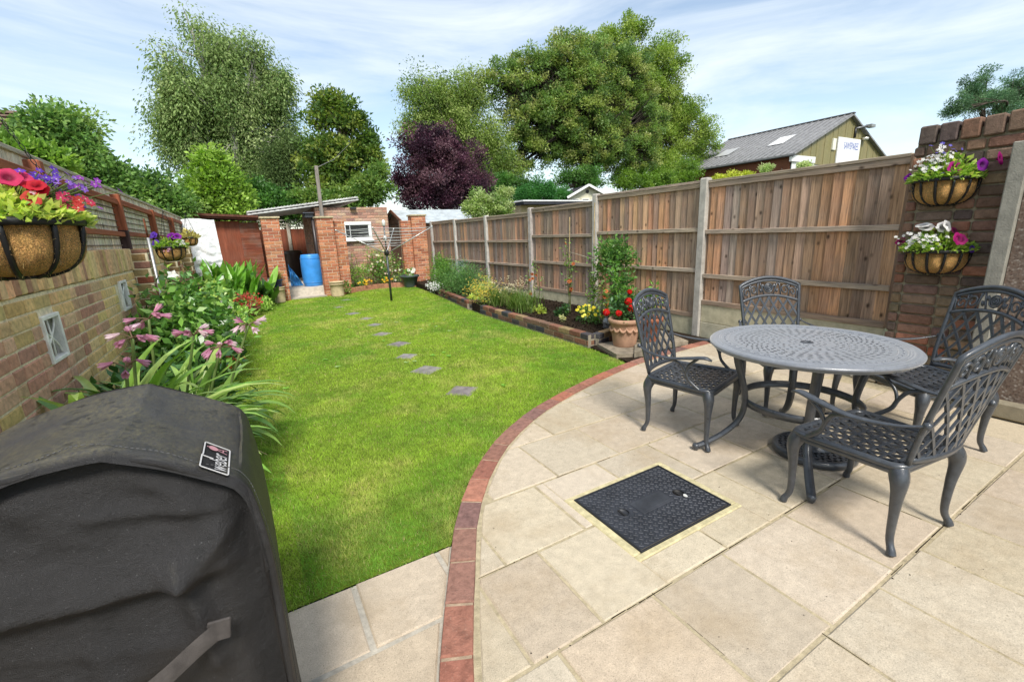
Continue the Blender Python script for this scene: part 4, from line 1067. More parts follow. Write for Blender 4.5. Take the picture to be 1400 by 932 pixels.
# cross profile (x, z) from the wall side over the lid to the lawn side
prof = [(-.66, .02), (-.65, .30), (-.635, .58), (-.62, .80), (-.60, .885), (-.575, .915), (-.50, .958), (-.42, .986), (-.345, 1.006), (-.262, 1.010), (-.235, 1.002), (-.185, .974), (-.135, .942), (-.092, .912), (-.074, .890), (-.062, .85), (-.052, .74), (-.052, .60), (-.055, .40), (-.055, .20), (-.052, .02)]
PP = [(p.x, p.z) for p in curve([(x, 0, z) for x, z in prof], 7)]
YN, YF = .915, 1.36
NYC = 44
def wrin(x, y, z):
    return noise.noise(Vector((x * 3.2, y * 3.2, z * 2.6))) * .011 + noise.noise(Vector((x * 9, y * 11, z * 6))) * .0045 + noise.noise(Vector((x * 26, y * 13, z * 18))) * .0016
vs = []; nP = len(PP)
for j in range(NYC + 1):
    t = j / NYC
    for i, (x, z) in enumerate(PP):
        flare = max(0, (.85 - z)) * .02
        y = YN - flare + (YF + flare * 2 - YN + flare) * t
        e = min(t, 1 - t) * (YF - YN); rd = .012 if t < .5 else .03
        inset = 0 if e >= rd else (1 - math.sqrt(max(0, 1 - (1 - e / rd) ** 2))) * rd
        cx, cz = BCX, .55
        v = Vector((x - cx, 0, z - cz)); l = v.length
        nx = x - v.x / l * inset + wrin(x, y, z) * .8; nz = z - v.z / l * inset + wrin(x + 5, y, z) * (.9 if z > .1 else .2)
        # the hem of the lid sags between near and far edges
        if z > .9: nz -= .012 * math.sin(PI * t) ** 2
        vs.append((nx, y, nz))
fs = [(j * nP + i, j * nP + i + 1, (j + 1) * nP + i + 1, (j + 1) * nP + i) for j in range(NYC) for i in range(nP - 1)]
# near end panel and far end panel as grids pinned to the profile
def endpanel(y_edge, sgn, amp):
    n0 = len(vs); NU, NVv = 110, 100
    def xr(z):
        l = [x for x, zz in PP if zz >= z - 1e-6]; return (min(l), max(l)) if l else (BCX, BCX)
    # boundary sampling: for column u choose the profile height
    top = sorted(PP)
    def ztop(x):
        best = 0
        for (xa, za), (xb, zb) in zip(PP[:-1], PP[1:]):
            if min(xa, xb) - 1e-6 <= x <= max(xa, xb) + 1e-6 and abs(xb - xa) > 1e-6: best = max(best, za + (zb - za) * (x - xa) / (xb - xa))
        return best
    for j in range(NVv + 1):
        for i in range(NU + 1):
            u = i / NU; zb = .02 + (1.0) * (j / NVv)
            x = -.652 + (.652 - .064) * (.5 - .5 * math.cos(PI * u))
            zt = ztop(x); z = .02 + (zt - .02) * (j / NVv) ** .8
            xe = min(x + .655, -.06 - x); ed = min(max(xe, 0) / .07, (zt - z) / .07, 1.0); ed = ed * ed * (3 - 2 * ed)
            # folds: drape pulled in below the lid, a fan of creases from the right hand corner, belly over the fire bowl
            d = .0
            if sgn < 0:
                cxp, czp = -.175, .765; dx, dz = x - cxp, z - czp; rr_ = math.hypot(dx, dz); th = math.atan2(dz, dx)
                def tent(x0, z0, x1, z1, wd, wu):       # a crease: sharp on the lower side, easing off on the upper one
                    ax_, az_ = x1 - x0, z1 - z0; L_ = math.hypot(ax_, az_); t_ = ((x - x0) * ax_ + (z - z0) * az_) / L_ ** 2; sd_ = ((z - z0) * ax_ - (x - x0) * az_) / L_
                    if ax_ < 0: sd_ = -sd_
                    f = max(0, 1 - sd_ / wu) if sd_ > 0 else max(0, 1 + sd_ / wd)
                    f = f ** 1.25; e_ = min(1, max(0, t_ + .25) / .25) * min(1, max(0, 1.25 - t_) / .25); return f * e_
                d += .034 * tent(-.19, .752, -.62, .80, .030, .11)
                d += .016 * tent(-.19, .752, -.085, .83, .035, .05)
                d += .018 * tent(-.19, .752, -.165, .55, .03, .03) 
                d += .014 * tent(-.185, .60, -.60, .56, .09, .12)
                d += .006 * tent(-.30, .87, -.60, .90, .03, .06) + .010 * tent(-.12, .86, -.28, .90, .018, .03)
                d += .005 * tent(-.42, .70, -.22, .62, .02, .03) + .008 * tent(-.33, .68, -.30, .50, .02, .03)
                d += .006 * math.sin(x * 44 + 18 * z + 4 * noise.noise(Vector((x * 6, z * 6, 1)))) * max(0, min(1, (z - .82) / .08))
                d += noise.noise(Vector((x * 5, z * 5, 9))) * .010 + noise.noise(Vector((x * 14, z * 9, 5))) * .005 + noise.noise(Vector((x * 34, z * 24, 2))) * .0016
            vs.append((x, y_edge + sgn * (-.010 + ed * (.030 + amp * 0) + (d * ed)) + sgn * max(0, .85 - z) * .02, z))
    for j in range(NVv):
        for i in range(NU): fs.append((n0 + j * (NU + 1) + i, n0 + j * (NU + 1) + i + 1, n0 + (j + 1) * (NU + 1) + i + 1, n0 + (j + 1) * (NU + 1) + i))
endpanel(YN + .012, -1, 0); endpanel(YF - .02, 1, 0)
m = MB(); m.add(vs, fs, (1, 1, 1), True); cov = m.build('cover', M['cover'], bq)
sp = MB()
pth = [Vector((x, YN - .006 - max(0, .85 - z) * .02 + .004 * math.sin(x * 40 + z * 25), z - .004 + .003 * math.sin(x * 60))) for x, z in PP if z > .03]
sp.tube(pth, .0075, 8); sp.build('piping', M['cover'], cov)
sp = MB(); acc_ = 0
for a_, b_ in zip(pth[:-1], pth[1:]):          # a run of stitches beside the seam
    n_ = max(1, int((b_ - a_).length / .0055)); c_ = Vector((BCX, YN, .55))
    for i_ in range(n_):
        p_ = a_.lerp(b_, (i_ + .2) / n_); q_ = a_.lerp(b_, (i_ + .75) / n_); o_ = Vector((BCX - p_.x, 0, .55 - p_.z)).normalized() * -.010 + Vector((0, .016, 0)); sp.tube([p_ + o_ + Vector((0, 0, .004)), q_ + o_ + Vector((0, 0, .004))], .0009, 4, col=(.10, .10, .10), caps=False)
sp.build('stitching', M['fabric'], cov)
for k in range(1):
    # raised fold of the top panel that overhangs the seam
    q = MB(); seg = [(x, z) for x, z in PP if z > .70 and x > -.62]
    for i in range(len(seg)):
        pass
    vsq = []; fsq = []
    for i, (x, z) in enumerate(seg):
        w_ = .022 + .012 * noise.noise(Vector((x * 14, z * 9, 2))); v = Vector((x - BCX, 0, z - .55)).normalized()
        for (o_, yy) in ((.002, YN + .05), (.006, YN + .012), (.005, YN - .010), (-.006 - w_ * .2, YN - .013 - w_ * .2)): vsq.append((x + v.x * o_, yy, z + v.z * o_))
    for i in range(len(seg) - 1):
        for k2 in range(3): fsq.append((i * 4 + k2, i * 4 + k2 + 1, (i + 1) * 4 + k2 + 1, (i + 1) * 4 + k2))
    q.add(vsq, fsq, (1, 1, 1), True); q.build('seam_flap', M['cover'], cov)
hs = MB(); hp = curve([(-.150, YN - .052, .640), (-.18, YN - .066, .634), (-.24, YN - .088, .612), (-.31, YN - .096, .586), (-.38, YN - .088, .566), (-.44, YN - .060, .556)], 6)
n_ = len(hp); vsq = []
for p in hp:
    for dz, dy in ((.019, .0), (.0, -.003), (-.019, .0)): vsq.append((p.x, p.y + dy, p.z + dz))
hs.add(vsq, [(i * 3 + k, i * 3 + k + 1, i * 3 + k + 4, i * 3 + k + 3) for i in range(n_ - 1) for k in range(2)], (.085, .075, .070), True)
hs.box((-.148, YN - .052, .641), (.036, .006, .043), Matrix.Rotation(R(8), 3, 'Y'), (.075, .066, .062), .002)
hs.build('webbing_handle', M['fabric'], bq)
# ------------------------------------------------------------------ lettering
def text_geo(body, size=1.0, depth=.0):
    cu = bpy.data.curves.new('lettering', 'FONT'); cu.body = body; cu.size = size; cu.align_x = 'CENTER'; cu.align_y = 'CENTER'; cu.resolution_u = 3
    ob = bpy.data.objects.new('lettering', cu); COL.objects.link(ob)
    dg = bpy.context.evaluated_depsgraph_get(); dg.update(); me = ob.evaluated_get(dg).to_mesh()
    vs = [v.co.copy() for v in me.vertices]; fs = [tuple(p.vertices) for p in me.polygons]
    ob.evaluated_get(dg).to_mesh_clear(); bpy.data.objects.remove(ob); bpy.data.curves.remove(cu); return vs, fs
def put_text(m, body, o, e1, e2, wid, hei, col, off=0.0):
    vs, fs = text_geo(body); x0 = min(v.x for v in vs); x1 = max(v.x for v in vs); y0 = min(v.y for v in vs); y1 = max(v.y for v in vs)
    nn = e1.cross(e2)
    m.add([o + e1 * ((v.x - (x0 + x1) / 2) / (x1 - x0) * wid) + e2 * ((v.y - (y0 + y1) / 2) / (y1 - y0) * hei) + nn * off for v in vs], fs, col)
# badge on the barbecue cover: its own patch follows the slope of the lid
e1 = Vector((0.0, 1, 0)).normalized(); e2 = Vector((-.77, 0, .64)).normalized(); e2 = (e2 - e1 * e2.dot(e1)).normalized(); nn = e1.cross(e2)
o = Vector((-.1165, .958, .9255)) + (nn if nn.z > 0 else -nn) * .012
if nn.z < 0: nn = -nn
bw, bh = .117, .052
m = MB(); base = [(-.5, -.5), (.5, -.5), (.5, .5), (-.5, .5)]
m.add([o + e1 * (u * bw) + e2 * (v * bh) + nn * (-.002) for u, v in base], [(0, 1, 2, 3)], (.020, .019, .020))
bd = m.build('badge', M['fabric'], cov)
m = MB(); WH = (.60, .58, .57)
def strip(a, b, wd=.0026):
    a = o + e1 * (a[0] * bw) + e2 * (a[1] * bh) + nn * .0006; b = o + e1 * (b[0] * bw) + e2 * (b[1] * bh) + nn * .0006
    m.tube([a, b], wd / 1.6, 4, up=nn, flat=.4, col=WH, smooth=False)
bor = [(-.46, -.46), (.47, -.46), (.49, -.43), (.49, .42), (.46, .46), (-.02, .46), (-.06, .49), (-.47, .49), (-.49, .45), (-.49, -.43)]
for a, b in zip(bor, bor[1:] + bor[:1]): strip(a, b)
strip((-.075, .1), (-.075, .47))
put_text(m, 'weber', o + e1 * (-.12 * bw) + e2 * (-.08 * bh) + nn * .0008, e1, e2, bw * .62, bh * .60, WH)
m.build('lettering', M['paint'], bd)
m = MB(); kc = o + e1 * (.33 * bw) + nn * .0008; PK = (.55, .27, .30)
m.add([kc + e1 * (math.cos(a * PI / 8) * .082 * bw) + e2 * ((.14 + math.sin(a * PI / 8) * .17) * bh) for a in range(16)], [tuple(range(16))], PK)
m.add([kc + e1 * (u * bw) + e2 * (v * bh) for u, v in ((-.012, .30), (.012, .30), (.012, .38), (-.012, .38))], [(0, 1, 2, 3)], PK)
for sg in (-1, 1): m.add([kc + e1 * (u * bw * sg) + e2 * (v * bh) for u, v in ((.015, -.02), (.035, -.02), (.08, -.36), (.06, -.36))], [(0, 1, 2, 3)], PK)
m.add([kc + e1 * (u * bw) + e2 * (v * bh) for u, v in ((-.05, -.19), (.05, -.19), (.05, -.23), (-.05, -.23))], [(0, 1, 2, 3)], PK)
m.build('kettle_emblem', M['paint'], bd)

# ------------------------------------------------------------------ coir lined baskets
def basket(label, loc, Rr, Hh, half, face, nrib, seed, group, flora, mount=True, chain=None, nleaf=500, leafcols=None, leafsize=.03, dome=.12, coir=(.95, .54, .19)):
    """loc = centre of the rim; half baskets have their flat back at loc, facing 'face' degrees"""
    rr = random.Random(seed); rs = np.random.default_rng(seed); x0, y0, z0 = loc
    root = T('hanging_basket' if not half else 'wall_basket', label, 'basket', (x0, y0, z0 - Hh), group)
    a0, a1 = (R(face - 90), R(face + 90)) if half else (0, 2 * PI); N = 198 if not half else 108
    m = MB(); prof = []; rows = 16
    def pr_(t): return Rr * (math.sin(t * PI / 2) ** .62 * .86 + .14), z0 - Hh * (math.cos(t * PI / 2)) ** 1.0
    vs = []; NN = N if not half else N + 1; cs = []
    for i in range(rows + 1):
        t = i / rows; r_, z = pr_(t)
        if t < .02: r_ = Rr * .30
        for k in range(NN):
            a = a0 + (a1 - a0) * k / N; bul = abs(math.sin((a - a0) / (a1 - a0) * nrib * PI)) ** .6
            rr2 = r_ * (.94 + .15 * bul * math.sin(PI * min(1, t * 1.05))) + noise.noise(Vector((a * 6, z * 40, seed))) * .004 * Rr / .17
            vs.append((x0 + rr2 * math.cos(a), y0 + rr2 * math.sin(a), z)); cs.append(jit(coir, .12, rr))
    fs = [(i * NN + k, i * NN + (k + 1) % NN, (i + 1) * NN + (k + 1) % NN, (i + 1) * NN + k) for i in range(rows) for k in range(N)]
    fs.append(tuple(range(NN))[::-1])
    if half: fs.append(tuple(i * NN for i in range(rows + 1)) + tuple(i * NN + N for i in range(rows, -1, -1)))
    m.add(vs, fs, cs, True)
    # loose fibres standing off the liner
    nf = int(520 * (Rr / .17) ** 2 * (.5 if half else 1))
    for _ in range(nf):
        t = rr.uniform(.12, 1); r_, z = pr_(t); a = rr.uniform(a0, a1); r_ *= 1.03; da = rr.uniform(-1, 1) * .022 / Rr; dz = rr.uniform(-.022, .022)
        p = [Vector((x0 + r_ * math.cos(a), y0 + r_ * math.sin(a), z)), Vector((x0 + (r_ + .003) * math.cos(a + da * .5), y0 + (r_ + .003) * math.sin(a + da * .5), z + dz * .5 + .004)), Vector((x0 + r_ * math.cos(a + da), y0 + r_ * math.sin(a + da), z + dz))]
        m.tube(p, .0006, 3, col=jit((.85, .58, .27), .35, rr), caps=False)
    m.build('coir_liner', M['coir'], root)
    m = MB(); up = (0, 0, 1)
    rim = [(x0 + Rr * 1.03 * math.cos(a0 + (a1 - a0) * k / 40), y0 + Rr * 1.03 * math.sin(a0 + (a1 - a0) * k / 40), z0 + .004) for k in range(41 if half else 40)]
    m.tube(rim, .0085 * Rr / .17 + .001, 6, closed=not half, up=up, flat=1.5)
    for k in range(nrib + (1 if half else 0)):
        a = a0 + (a1 - a0) * k / nrib; pth = []
        for i in range(9):
            r_, z = pr_(i / 8); r_ = max(r_, Rr * .30) * 1.005; pth.append((x0 + r_ * math.cos(a), y0 + r_ * math.sin(a), z - (.004 if i == 0 else 0)))
        m.tube(pth, .0085 * Rr / .17, 6)
    m.tube([(x0 + Rr * .33 * math.cos(a0 + (a1 - a0) * k / 24), y0 + Rr * .33 * math.sin(a0 + (a1 - a0) * k / 24), z0 - Hh - .003) for k in range(25 if half else 24)], .006 * Rr / .17, 5, closed=not half)
    if half:
        e = Vector((math.cos(R(face + 90)), math.sin(R(face + 90)), 0)) * Rr * 1.03; m.tube([Vector((x0, y0, z0 + .004)) - e, Vector((x0, y0, z0 + .004)) + e], .006, 5)
    m.build('wire_frame', M['black'], root)
    if chain:
        m = MB(); hk = Vector(chain)
        for k in range(3):
            a = 2 * PI * k / 3 + .35; p = Vector((x0 + Rr * math.cos(a), y0 + Rr * math.sin(a), z0)); d = hk - p; nl = int(d.length / .022)
            for i in range(nl):
                c = p + d * ((i + .5) / nl); t = d.normalized(); s_ = (t.orthogonal() if i % 2 else t.cross(t.orthogonal())).normalized()
                m.tube([c + t * .013 * math.cos(q * PI / 4) + s_ * .0055 * math.sin(q * PI / 4) for q in range(8)], .0014, 4, closed=True)
        m.build('chain', M['black'], root)
    # leaves
    lc = leafcols or [(.20, .29, .05), (.15, .24, .04), (.27, .33, .07), (.10, .18, .03)]
    n = nleaf; a = rs.uniform(a0, a1, n); q = np.sqrt(rs.random(n)) * 1.08 * Rr; hz = dome * (1 - (q / Rr / 1.1) ** 2) * rs.uniform(.1, 1, n) + rs.uniform(-.01, .02, n)
    P = np.stack([x0 + q * np.cos(a), y0 + q * np.sin(a), z0 + np.maximum(hz, -.005)], 1)
    D = np.stack([np.cos(a) * (q / Rr), np.sin(a) * (q / Rr), rs.uniform(.1, .9, n)], 1) + rs.normal(size=(n, 3)) * .4
    L = leafsize * rs.uniform(.6, 1.5, n); V, Fq, C = leaf_quads(P, D, L, L * .55, pick(lc, n, rs), rs=rs)
    np_mesh('foliage', V, Fq, C, M['leaf'], root)
    fm = MB(); stm = MB()
    for (kind, dx, dy, dz, sz, col, cnt, spread) in flora:
        for i in range(cnt):
            c = Vector((x0 + dx + rr.gauss(0, spread), y0 + dy + rr.gauss(0, spread), z0 + dz + rr.gauss(0, spread * .6)))
            out = Vector((c.x - x0, c.y - y0, .5 * Rr)); out = out.normalized() + Vector((-.15, -.75, .1)) + Vector((rr.gauss(0, .3), rr.gauss(0, .3), rr.gauss(0, .3)))
            if kind == 'p': petunia(fm, c, out, sz * rr.uniform(.88, 1.1), col, rr=rr)
            else: floret(fm, c, out, sz * rr.uniform(.8, 1.2), col, 5, rr, (.6, .6, .4))
            stm.tube([Vector((x0 + dx * .5, y0 + dy * .5, z0)), Vector((x0, y0, z0)).lerp(c, .6) + Vector((0, 0, .01)), c - out.normalized() * sz * .4], .0016, 4, col=(.14, .2, .05), caps=False)
    if flora: fm.build('blossom', M['petal'], root); stm.build('flower_stem', M['leaf'], root)
    return root
VIO, PUR, MAG, RED, PNK, WHT, CRM = (.13, .05, .42), (.22, .02, .30), (.34, .012, .17), (.50, .02, .03), (.55, .04, .12), (.75, .73, .72), (.72, .68, .45)
g_l = 'coir baskets along the left wall'; g_r = 'coir baskets on the brick pier'
basket('large coir hanging basket in the near left corner, full of pink petunias and violet lobelia', (-.645, 2.10, 1.418), .172, .165, False, 0, 9, 1, g_l,
       [('p', .06, -.045, .140, .034, PNK, 3, .014), ('p', .095, -.06, .112, .026, (.48, .015, .03), 3, .012), ('p', .085, -.10, .072, .024, (.60, .07, .05), 1, .006),
        ('f', .10, .03, .145, .014, VIO, 26, .026), ('f', .14, .05, .12, .012, (.25, .12, .50), 22, .035), ('f', .20, .07, .12, .013, (.32, .07, .45), 14, .035), ('f', .165, .0, .085, .016, (.52, .05, .12), 12, .026), ('f', .185, -.03, .06, .016, (.56, .07, .06), 8, .014), ('f', .03, .0, .11, .012, (.6, .42, .5), 14, .05)],
       chain=(-.645, 2.10, 1.86), nleaf=1700, leafsize=.030, dome=.115, leafcols=[(.30, .36, .08), (.26, .34, .06), (.36, .38, .11), (.15, .23, .05), (.22, .28, .07)])
basket('coir hanging basket with purple petunias and white flowers beside the grey metal pole', (-.735, 6.42, 1.315), .138, .14, False, 0, 9, 2, g_l,
       [('p', -.13, -.03, .13, .042, VIO, 3, .014), ('p', -.115, -.05, .06, .036, VIO, 2, .012), ('p', .045, -.04, .12, .042, PUR, 5, .03), ('f', .10, -.05, .05, .022, WHT, 10, .025), ('f', -.01, -.12, -.02, .014, (.45, .22, .32), 16, .03)],
       nleaf=420, dome=.12, leafsize=.04, chain=(-.735, 6.42, 1.72))
basket('small coir hanging basket with straggly dry foliage in front of the white tarpaulin', (-.70, 8.4, 1.44), .098, .11, False, 0, 8, 3, g_l,
       [('f', .03, 0, .10, .014, (.16, .09, .15), 8, .035)], nleaf=330, dome=.11, leafsize=.042, leafcols=[(.30, .29, .09), (.25, .22, .08), (.36, .32, .13)], chain=(-.70, 8.4, 1.80))
basket('upper coir wall basket on the brick pier, white lobelia and magenta petunias hanging out', (PX - .005, 1.29, 1.575), .175, .165, True, 180, 6, 4, g_r,
       [('p', -.03, .20, .05, .038, PUR, 2, .012), ('p', -.01, .13, .09, .034, (.10, .03, .25), 2, .02), ('p', -.14, -.07, .065, .048, MAG, 1, .004), ('p', -.07, -.19, .075, .050, PUR, 1, .004), ('p', -.03, -.26, .105, .046, MAG, 1, .004),
        ('f', -.08, .03, .15, .013, WHT, 60, .045), ('f', -.12, .06, .10, .013, WHT, 34, .05), ('f', -.06, .03, .20, .013, (.12, .10, .5), 12, .035), ('f', -.16, -.02, .02, .012, (.16, .10, .45), 5, .02)],
       nleaf=800, dome=.17, leafsize=.032)
basket('lower coir wall basket on the brick pier with a big white petunia', (PX - .005, 1.265, 1.085), .178, .155, True, 180, 6, 5, g_r,
       [('p', -.09, .08, .175, .052, WHT, 2, .012), ('p', -.07, -.03, .16, .042, WHT, 2, .02), ('p', -.04, .22, .07, .036, (.28, .01, .09), 1, .005), ('p', -.13, -.13, .09, .048, (.32, .01, .13), 2, .014), ('p', -.06, -.20, .02, .026, VIO, 1, .004), ('p', -.05, -.09, .15, .03, (.3, .03, .12), 1, .01),
        ('f', -.13, .03, .08, .013, WHT, 70, .06), ('f', -.08, .14, .06, .013, WHT, 26, .05)],
       nleaf=820, dome=.16, leafsize=.032)
# ------------------------------------------------------------------ brick gate pillars
OB = [(.42, .16, .08), (.48, .19, .095), (.37, .14, .075), (.50, .23, .125), (.33, .125, .07)]
def pillar(label, x0, y0, w, d, z1, seed, wing=None):
    rr = random.Random(seed); root = T('brick_pillar', label, 'pillar', (x0 + w / 2, y0 + d / 2, 0), 'orange brick gate pillars')
    m = MB(); mm = MB(); brick_block(m, mm, (x0, y0), (x0 + w, y0 + d), -.05, z1 - .05, OB, rr, faces='-y-x+x', mcol=(.55, .46, .35), bl=.21, bh=.064, ch=.004)
    m.build('brickwork', M['brick'], root); mm.build('mortar', M['mortar'], root)
    m = MB(); m.box((x0 + w / 2, y0 + d / 2, z1 - .025), (w + .05, d + .05, .045), col=(.45, .38, .24), ch=.008); m.build('cap_stone', M['stone'], root)
    if wing:
        (a, b, c, e, zt) = wing; m = MB(); mm = MB(); brick_block(m, mm, (a, b), (c, e), -.05, zt, OB, rr, faces='-y+x-x', mcol=(.55, .46, .35), bl=.21, bh=.064, ch=.004)
        wo_ = m.build('wing_wall', M['brick'], root); mm.build('mortar', M['mortar'], wo_)
    return root
pillar('orange brick pillar with the blue plant pot at its foot', .385, 11.76, .37, .36, 1.905, 31)
pillar('orange brick pillar with the short plain cream pot at its foot', 1.575, 11.97, .38, .36, 1.905, 32, (1.96, 12.1, 2.24, 12.34, 1.80))
pillar('orange brick pillar in the far corner beside the closeboard fence', 4.27, 12.95, .43, .36, 1.965, 33, (3.97, 13.03, 4.265, 13.25, 1.80))

# ------------------------------------------------------------------ outhouse with lean-to roof
oh = T('brick_outhouse', 'small brick outhouse with a white framed window and sloping corrugated roof', 'outhouse', (2.7, 14.6, 0))
HB = [(.38, .21, .155), (.44, .235, .165), (.48, .29, .20), (.31, .18, .15), (.52, .35, .25), (.40, .26, .20)]
m = MB(); mm = MB(); rr = random.Random(40); WXc, WZ0, WZ1 = 2.77, 1.30, 1.79
mm.box((2.70, 14.8, 1.05), (1.92, 3.1, 2.2), col=(.42, .34, .27))
brick_skin(m, (1.735, 13.24, -.05), (1, 0, 0), (0, -1, 0), 1.935, 2.24, HB, rr, jitter=.002, ch=.004, skip=lambda p: abs(p.x - WXc) < .42 and WZ0 - .02 < p.z < WZ1 + .02)
brick_skin(m, (1.735, 13.30, -.05), (0, 1, 0), (-1, 0, 0), 2.9, 2.24, HB, rr, jitter=.002, ch=.004, skip=lambda p: 13.5 < p.y < 14.3 and p.z < 1.95)
m.build('wall', M['brick'], oh); mm.build('mortar', M['mortar'], oh)
m = MB(); W_ = (.80, .80, .79); fx0, fx1 = WXc - .395, WXc + .395
for (c, d) in (((WXc, 13.225, WZ1 - .035), (.79, .07, .085)), ((WXc, 13.225, WZ0 + .035), (.79, .07, .085)), ((fx0 + .045, 13.225, 1.545), (.085, .07, .32)), ((fx1 - .045, 13.225, 1.545), (.085, .07, .32))): m.box(c, d, col=W_, ch=.006)
wf = m.build('window', M['paint'], oh)
m = MB(); m.box((WXc, 13.245, 1.545), (.63, .01, .33), col=(1, 1, 1)); m.build('pane', M['glass'], wf)
m = MB()
for k in range(5): m.box((WXc, 13.238, 1.43 + k * .058), (.62, .008, .022), Matrix.Rotation(R(35), 3, 'X'), (.14, .14, .15))
m.box((WXc - .19, 13.225, 1.55), (.018, .02, .32), col=W_); m.build('louvre', M['metal'], wf)
m = MB(); m.box((WXc, 13.20, WZ0 - .012), (.86, .12, .03), col=W_, ch=.005); m.build('sill', M['paint'], wf)
# roof: white edged double sheet, climbing to the right
ra, rb_ = Vector((.17, 13.12, 2.02)), Vector((2.88, 13.12, 2.385)); d = (rb_ - ra).normalized(); upn = Vector((-d.z, 0, d.x))
m = MB(); M3 = Matrix((d, Vector((0, 1, 0)), upn)).transposed(); L = (rb_ - ra).length; cen = (ra + rb_) / 2
for dz, th in ((.0, .036), (.062, .036)): m.box(cen + upn * dz + Vector((0, 1.6, 0)), (L, 3.2, th), M3, (.62, .62, .60), .004)
m.box(cen + upn * .031 + Vector((0, 1.63, 0)), (L - .02, 3.14, .03), M3, (.30, .30, .30))
k = .08
while k < L: m.box(ra + d * k + upn * .031 + Vector((0, .012, 0)), (.045, .03, .030), M3, (.02, .02, .02)); k += .135
k = .05
while k < L: m.tube([ra + d * k + upn * .082, ra + d * k + upn * .082 + Vector((0, 3.2, 0))], .012, 5, col=(.58, .58, .57)); k += .075
m.build('roof', M['felt'], oh)
m = MB(); m.box((1.58, 13.45, 1.985), (.22, .5, .11), col=(.05, .055, .065), ch=.01); m.box((1.56, 13.42, 2.05), (.27, .56, .03), col=(.07, .075, .09), ch=.005); m.build('hopper', M['plastic'], oh)
m = MB(); m.tube([(1.66, 13.3, 1.93), (1.67, 13.3, .1)], .04, 10, col=(.05, .04, .04)); m.build('downpipe', M['plastic'], oh)
m = MB(); m.box((1.745, 13.9, .97), (.03, .78, 1.92), col=(.045, .022, .016)); m.build('door', M['stained'], oh)
m = MB(); m.box((2.72, 13.19, 2.16), (.16, .16, .05), col=(.06, .06, .06), ch=.01); m.build('vent_cowl', M['metal'], oh)
gp = T('timber_post', 'tall bare grey timber post rising behind the brick pillar', 'post', (1.86, 13.05, 0))
m = MB(); m.box((1.86, 13.0, 1.6), (.085, .085, 3.2), Matrix.Rotation(R(.9), 3, 'Y'), (.26, .23, .20), .01); m.build('shaft', M['wood_z'], gp)
m = MB(); m.tube([(1.86, 13.0, 3.14), (2.6, 14.4, 3.6), (3.6, 16.5, 4.5)], .007, 5, col=(.35, .33, .3)); m.build('wire', M['metal'], gp)

# ------------------------------------------------------------------ back of the garden: fence, gate, clutter
gt = T('back_fence', 'dark red brown boarded fence with pale post and lattice top behind the blue barrel', 'fence', (1.2, 17.2, 0))
m = MB(); x = .1
while x < 2.3: m.box((x, 17.2, .85), (.105, .02, 1.8), Matrix.Rotation(R(5), 3, 'Z'), jit((.22, .07, .036), .2), .002); x += .098
m.build('boards', M['stained'], gt)
m = MB(); m.box((1.34, 17.16, .95), (.10, .09, 1.95), col=(.46, .41, .34), ch=.006); m.build('post', M['wood_z'], gt)
m = MB()
for z in (1.82, 1.93, 2.04): m.box((1.2, 17.2, z), (2.2, .02, .028), col=(.42, .40, .32))
for k in range(16): m.box((.15 + k * .14, 17.21, 1.93), (.022, .015, .27), Matrix.Rotation(R(30 * (-1) ** k), 3, 'Y'), (.40, .38, .30))
m.build('lattice_top', M['wood_x'], gt)
sh = T('brown_shed', 'dark red brown timber shed with a low sloping roof behind the left bed', 'shed', (-.4, 12.9, 0))
m = MB(); x = -1.55
while x < -.02: m.box((x, 12.55, .9), (.115, .022, 1.9), Matrix.Rotation(R(2), 3, 'Z'), jit((.24, .07, .036), .1), .002); x += .112
m.box((-.8, 13.4, .9), (1.5, 1.6, 1.86), col=(.09, .03, .018)); m.build('wall', M['stained'], sh)
m = MB(); z = .2
while z < 1.82: m.box((.15, 12.54, z), (.40, .016, .105), Matrix.Rotation(R(9) + rnd.uniform(-.03, .03), 3, 'X'), jit((.24, .075, .04), .15), .003); z += .082
m.build('lap_panel', M['wood_x'], sh)
m = MB(); m.beam((-1.65, 13.3, 2.045), (.37, 13.3, 1.93), 2.0, .05, col=(.11, .04, .024)); m.beam((-1.65, 12.36, 2.03), (.37, 12.36, 1.905), .03, .10, col=(.13, .042, .024)); m.build('roof', M['stained'], sh)
# white tarpaulin over a board
tp = T('white_tarpaulin', 'crumpled white tarpaulin draped over a board leaning by the brown shed', 'tarpaulin', (-.72, 11.2, .6))
vs = []; NX, NZ = 34, 48
for j in range(NZ + 1):
    for i in range(NX + 1):
        u, v = i / NX, j / NZ; x = -1.0 + .53 * u - .03 * v * (u < .5) + .035 * (1 - v) * u; z = .70 + 1.145 * v + .018 * math.sin(u * 5); lo = max(0, .66 - v) / .66 * .8
        y = 11.15 + .10 * v + lo * (.10 * noise.noise(Vector((u * 4, v * 9, 1))) + .05 * noise.noise(Vector((u * 10, v * 17, 4)))) + .02 * noise.noise(Vector((u * 3, v * 3, 2))) + .02 * math.sin(v * 14 + u * 6) * lo
        vs.append((x + lo * .03 * noise.noise(Vector((v * 8, u, 7))), y, z))
m = MB(); m.add(vs, [(j * (NX + 1) + i, j * (NX + 1) + i + 1, (j + 1) * (NX + 1) + i + 1, (j + 1) * (NX + 1) + i) for j in range(NZ) for i in range(NX)], (1, 1, 1), True); m.build('sheet', M['tarp'], tp)
m = MB(); m.box((-.73, 11.33, 1.2), (.50, .04, 1.2), col=(.3, .25, .2)); m.build('board', M['wood_z'], tp)
br_ = T('blue_barrel', 'big blue plastic barrel standing on the concrete path', 'barrel', (1.42, 12.92, .17))
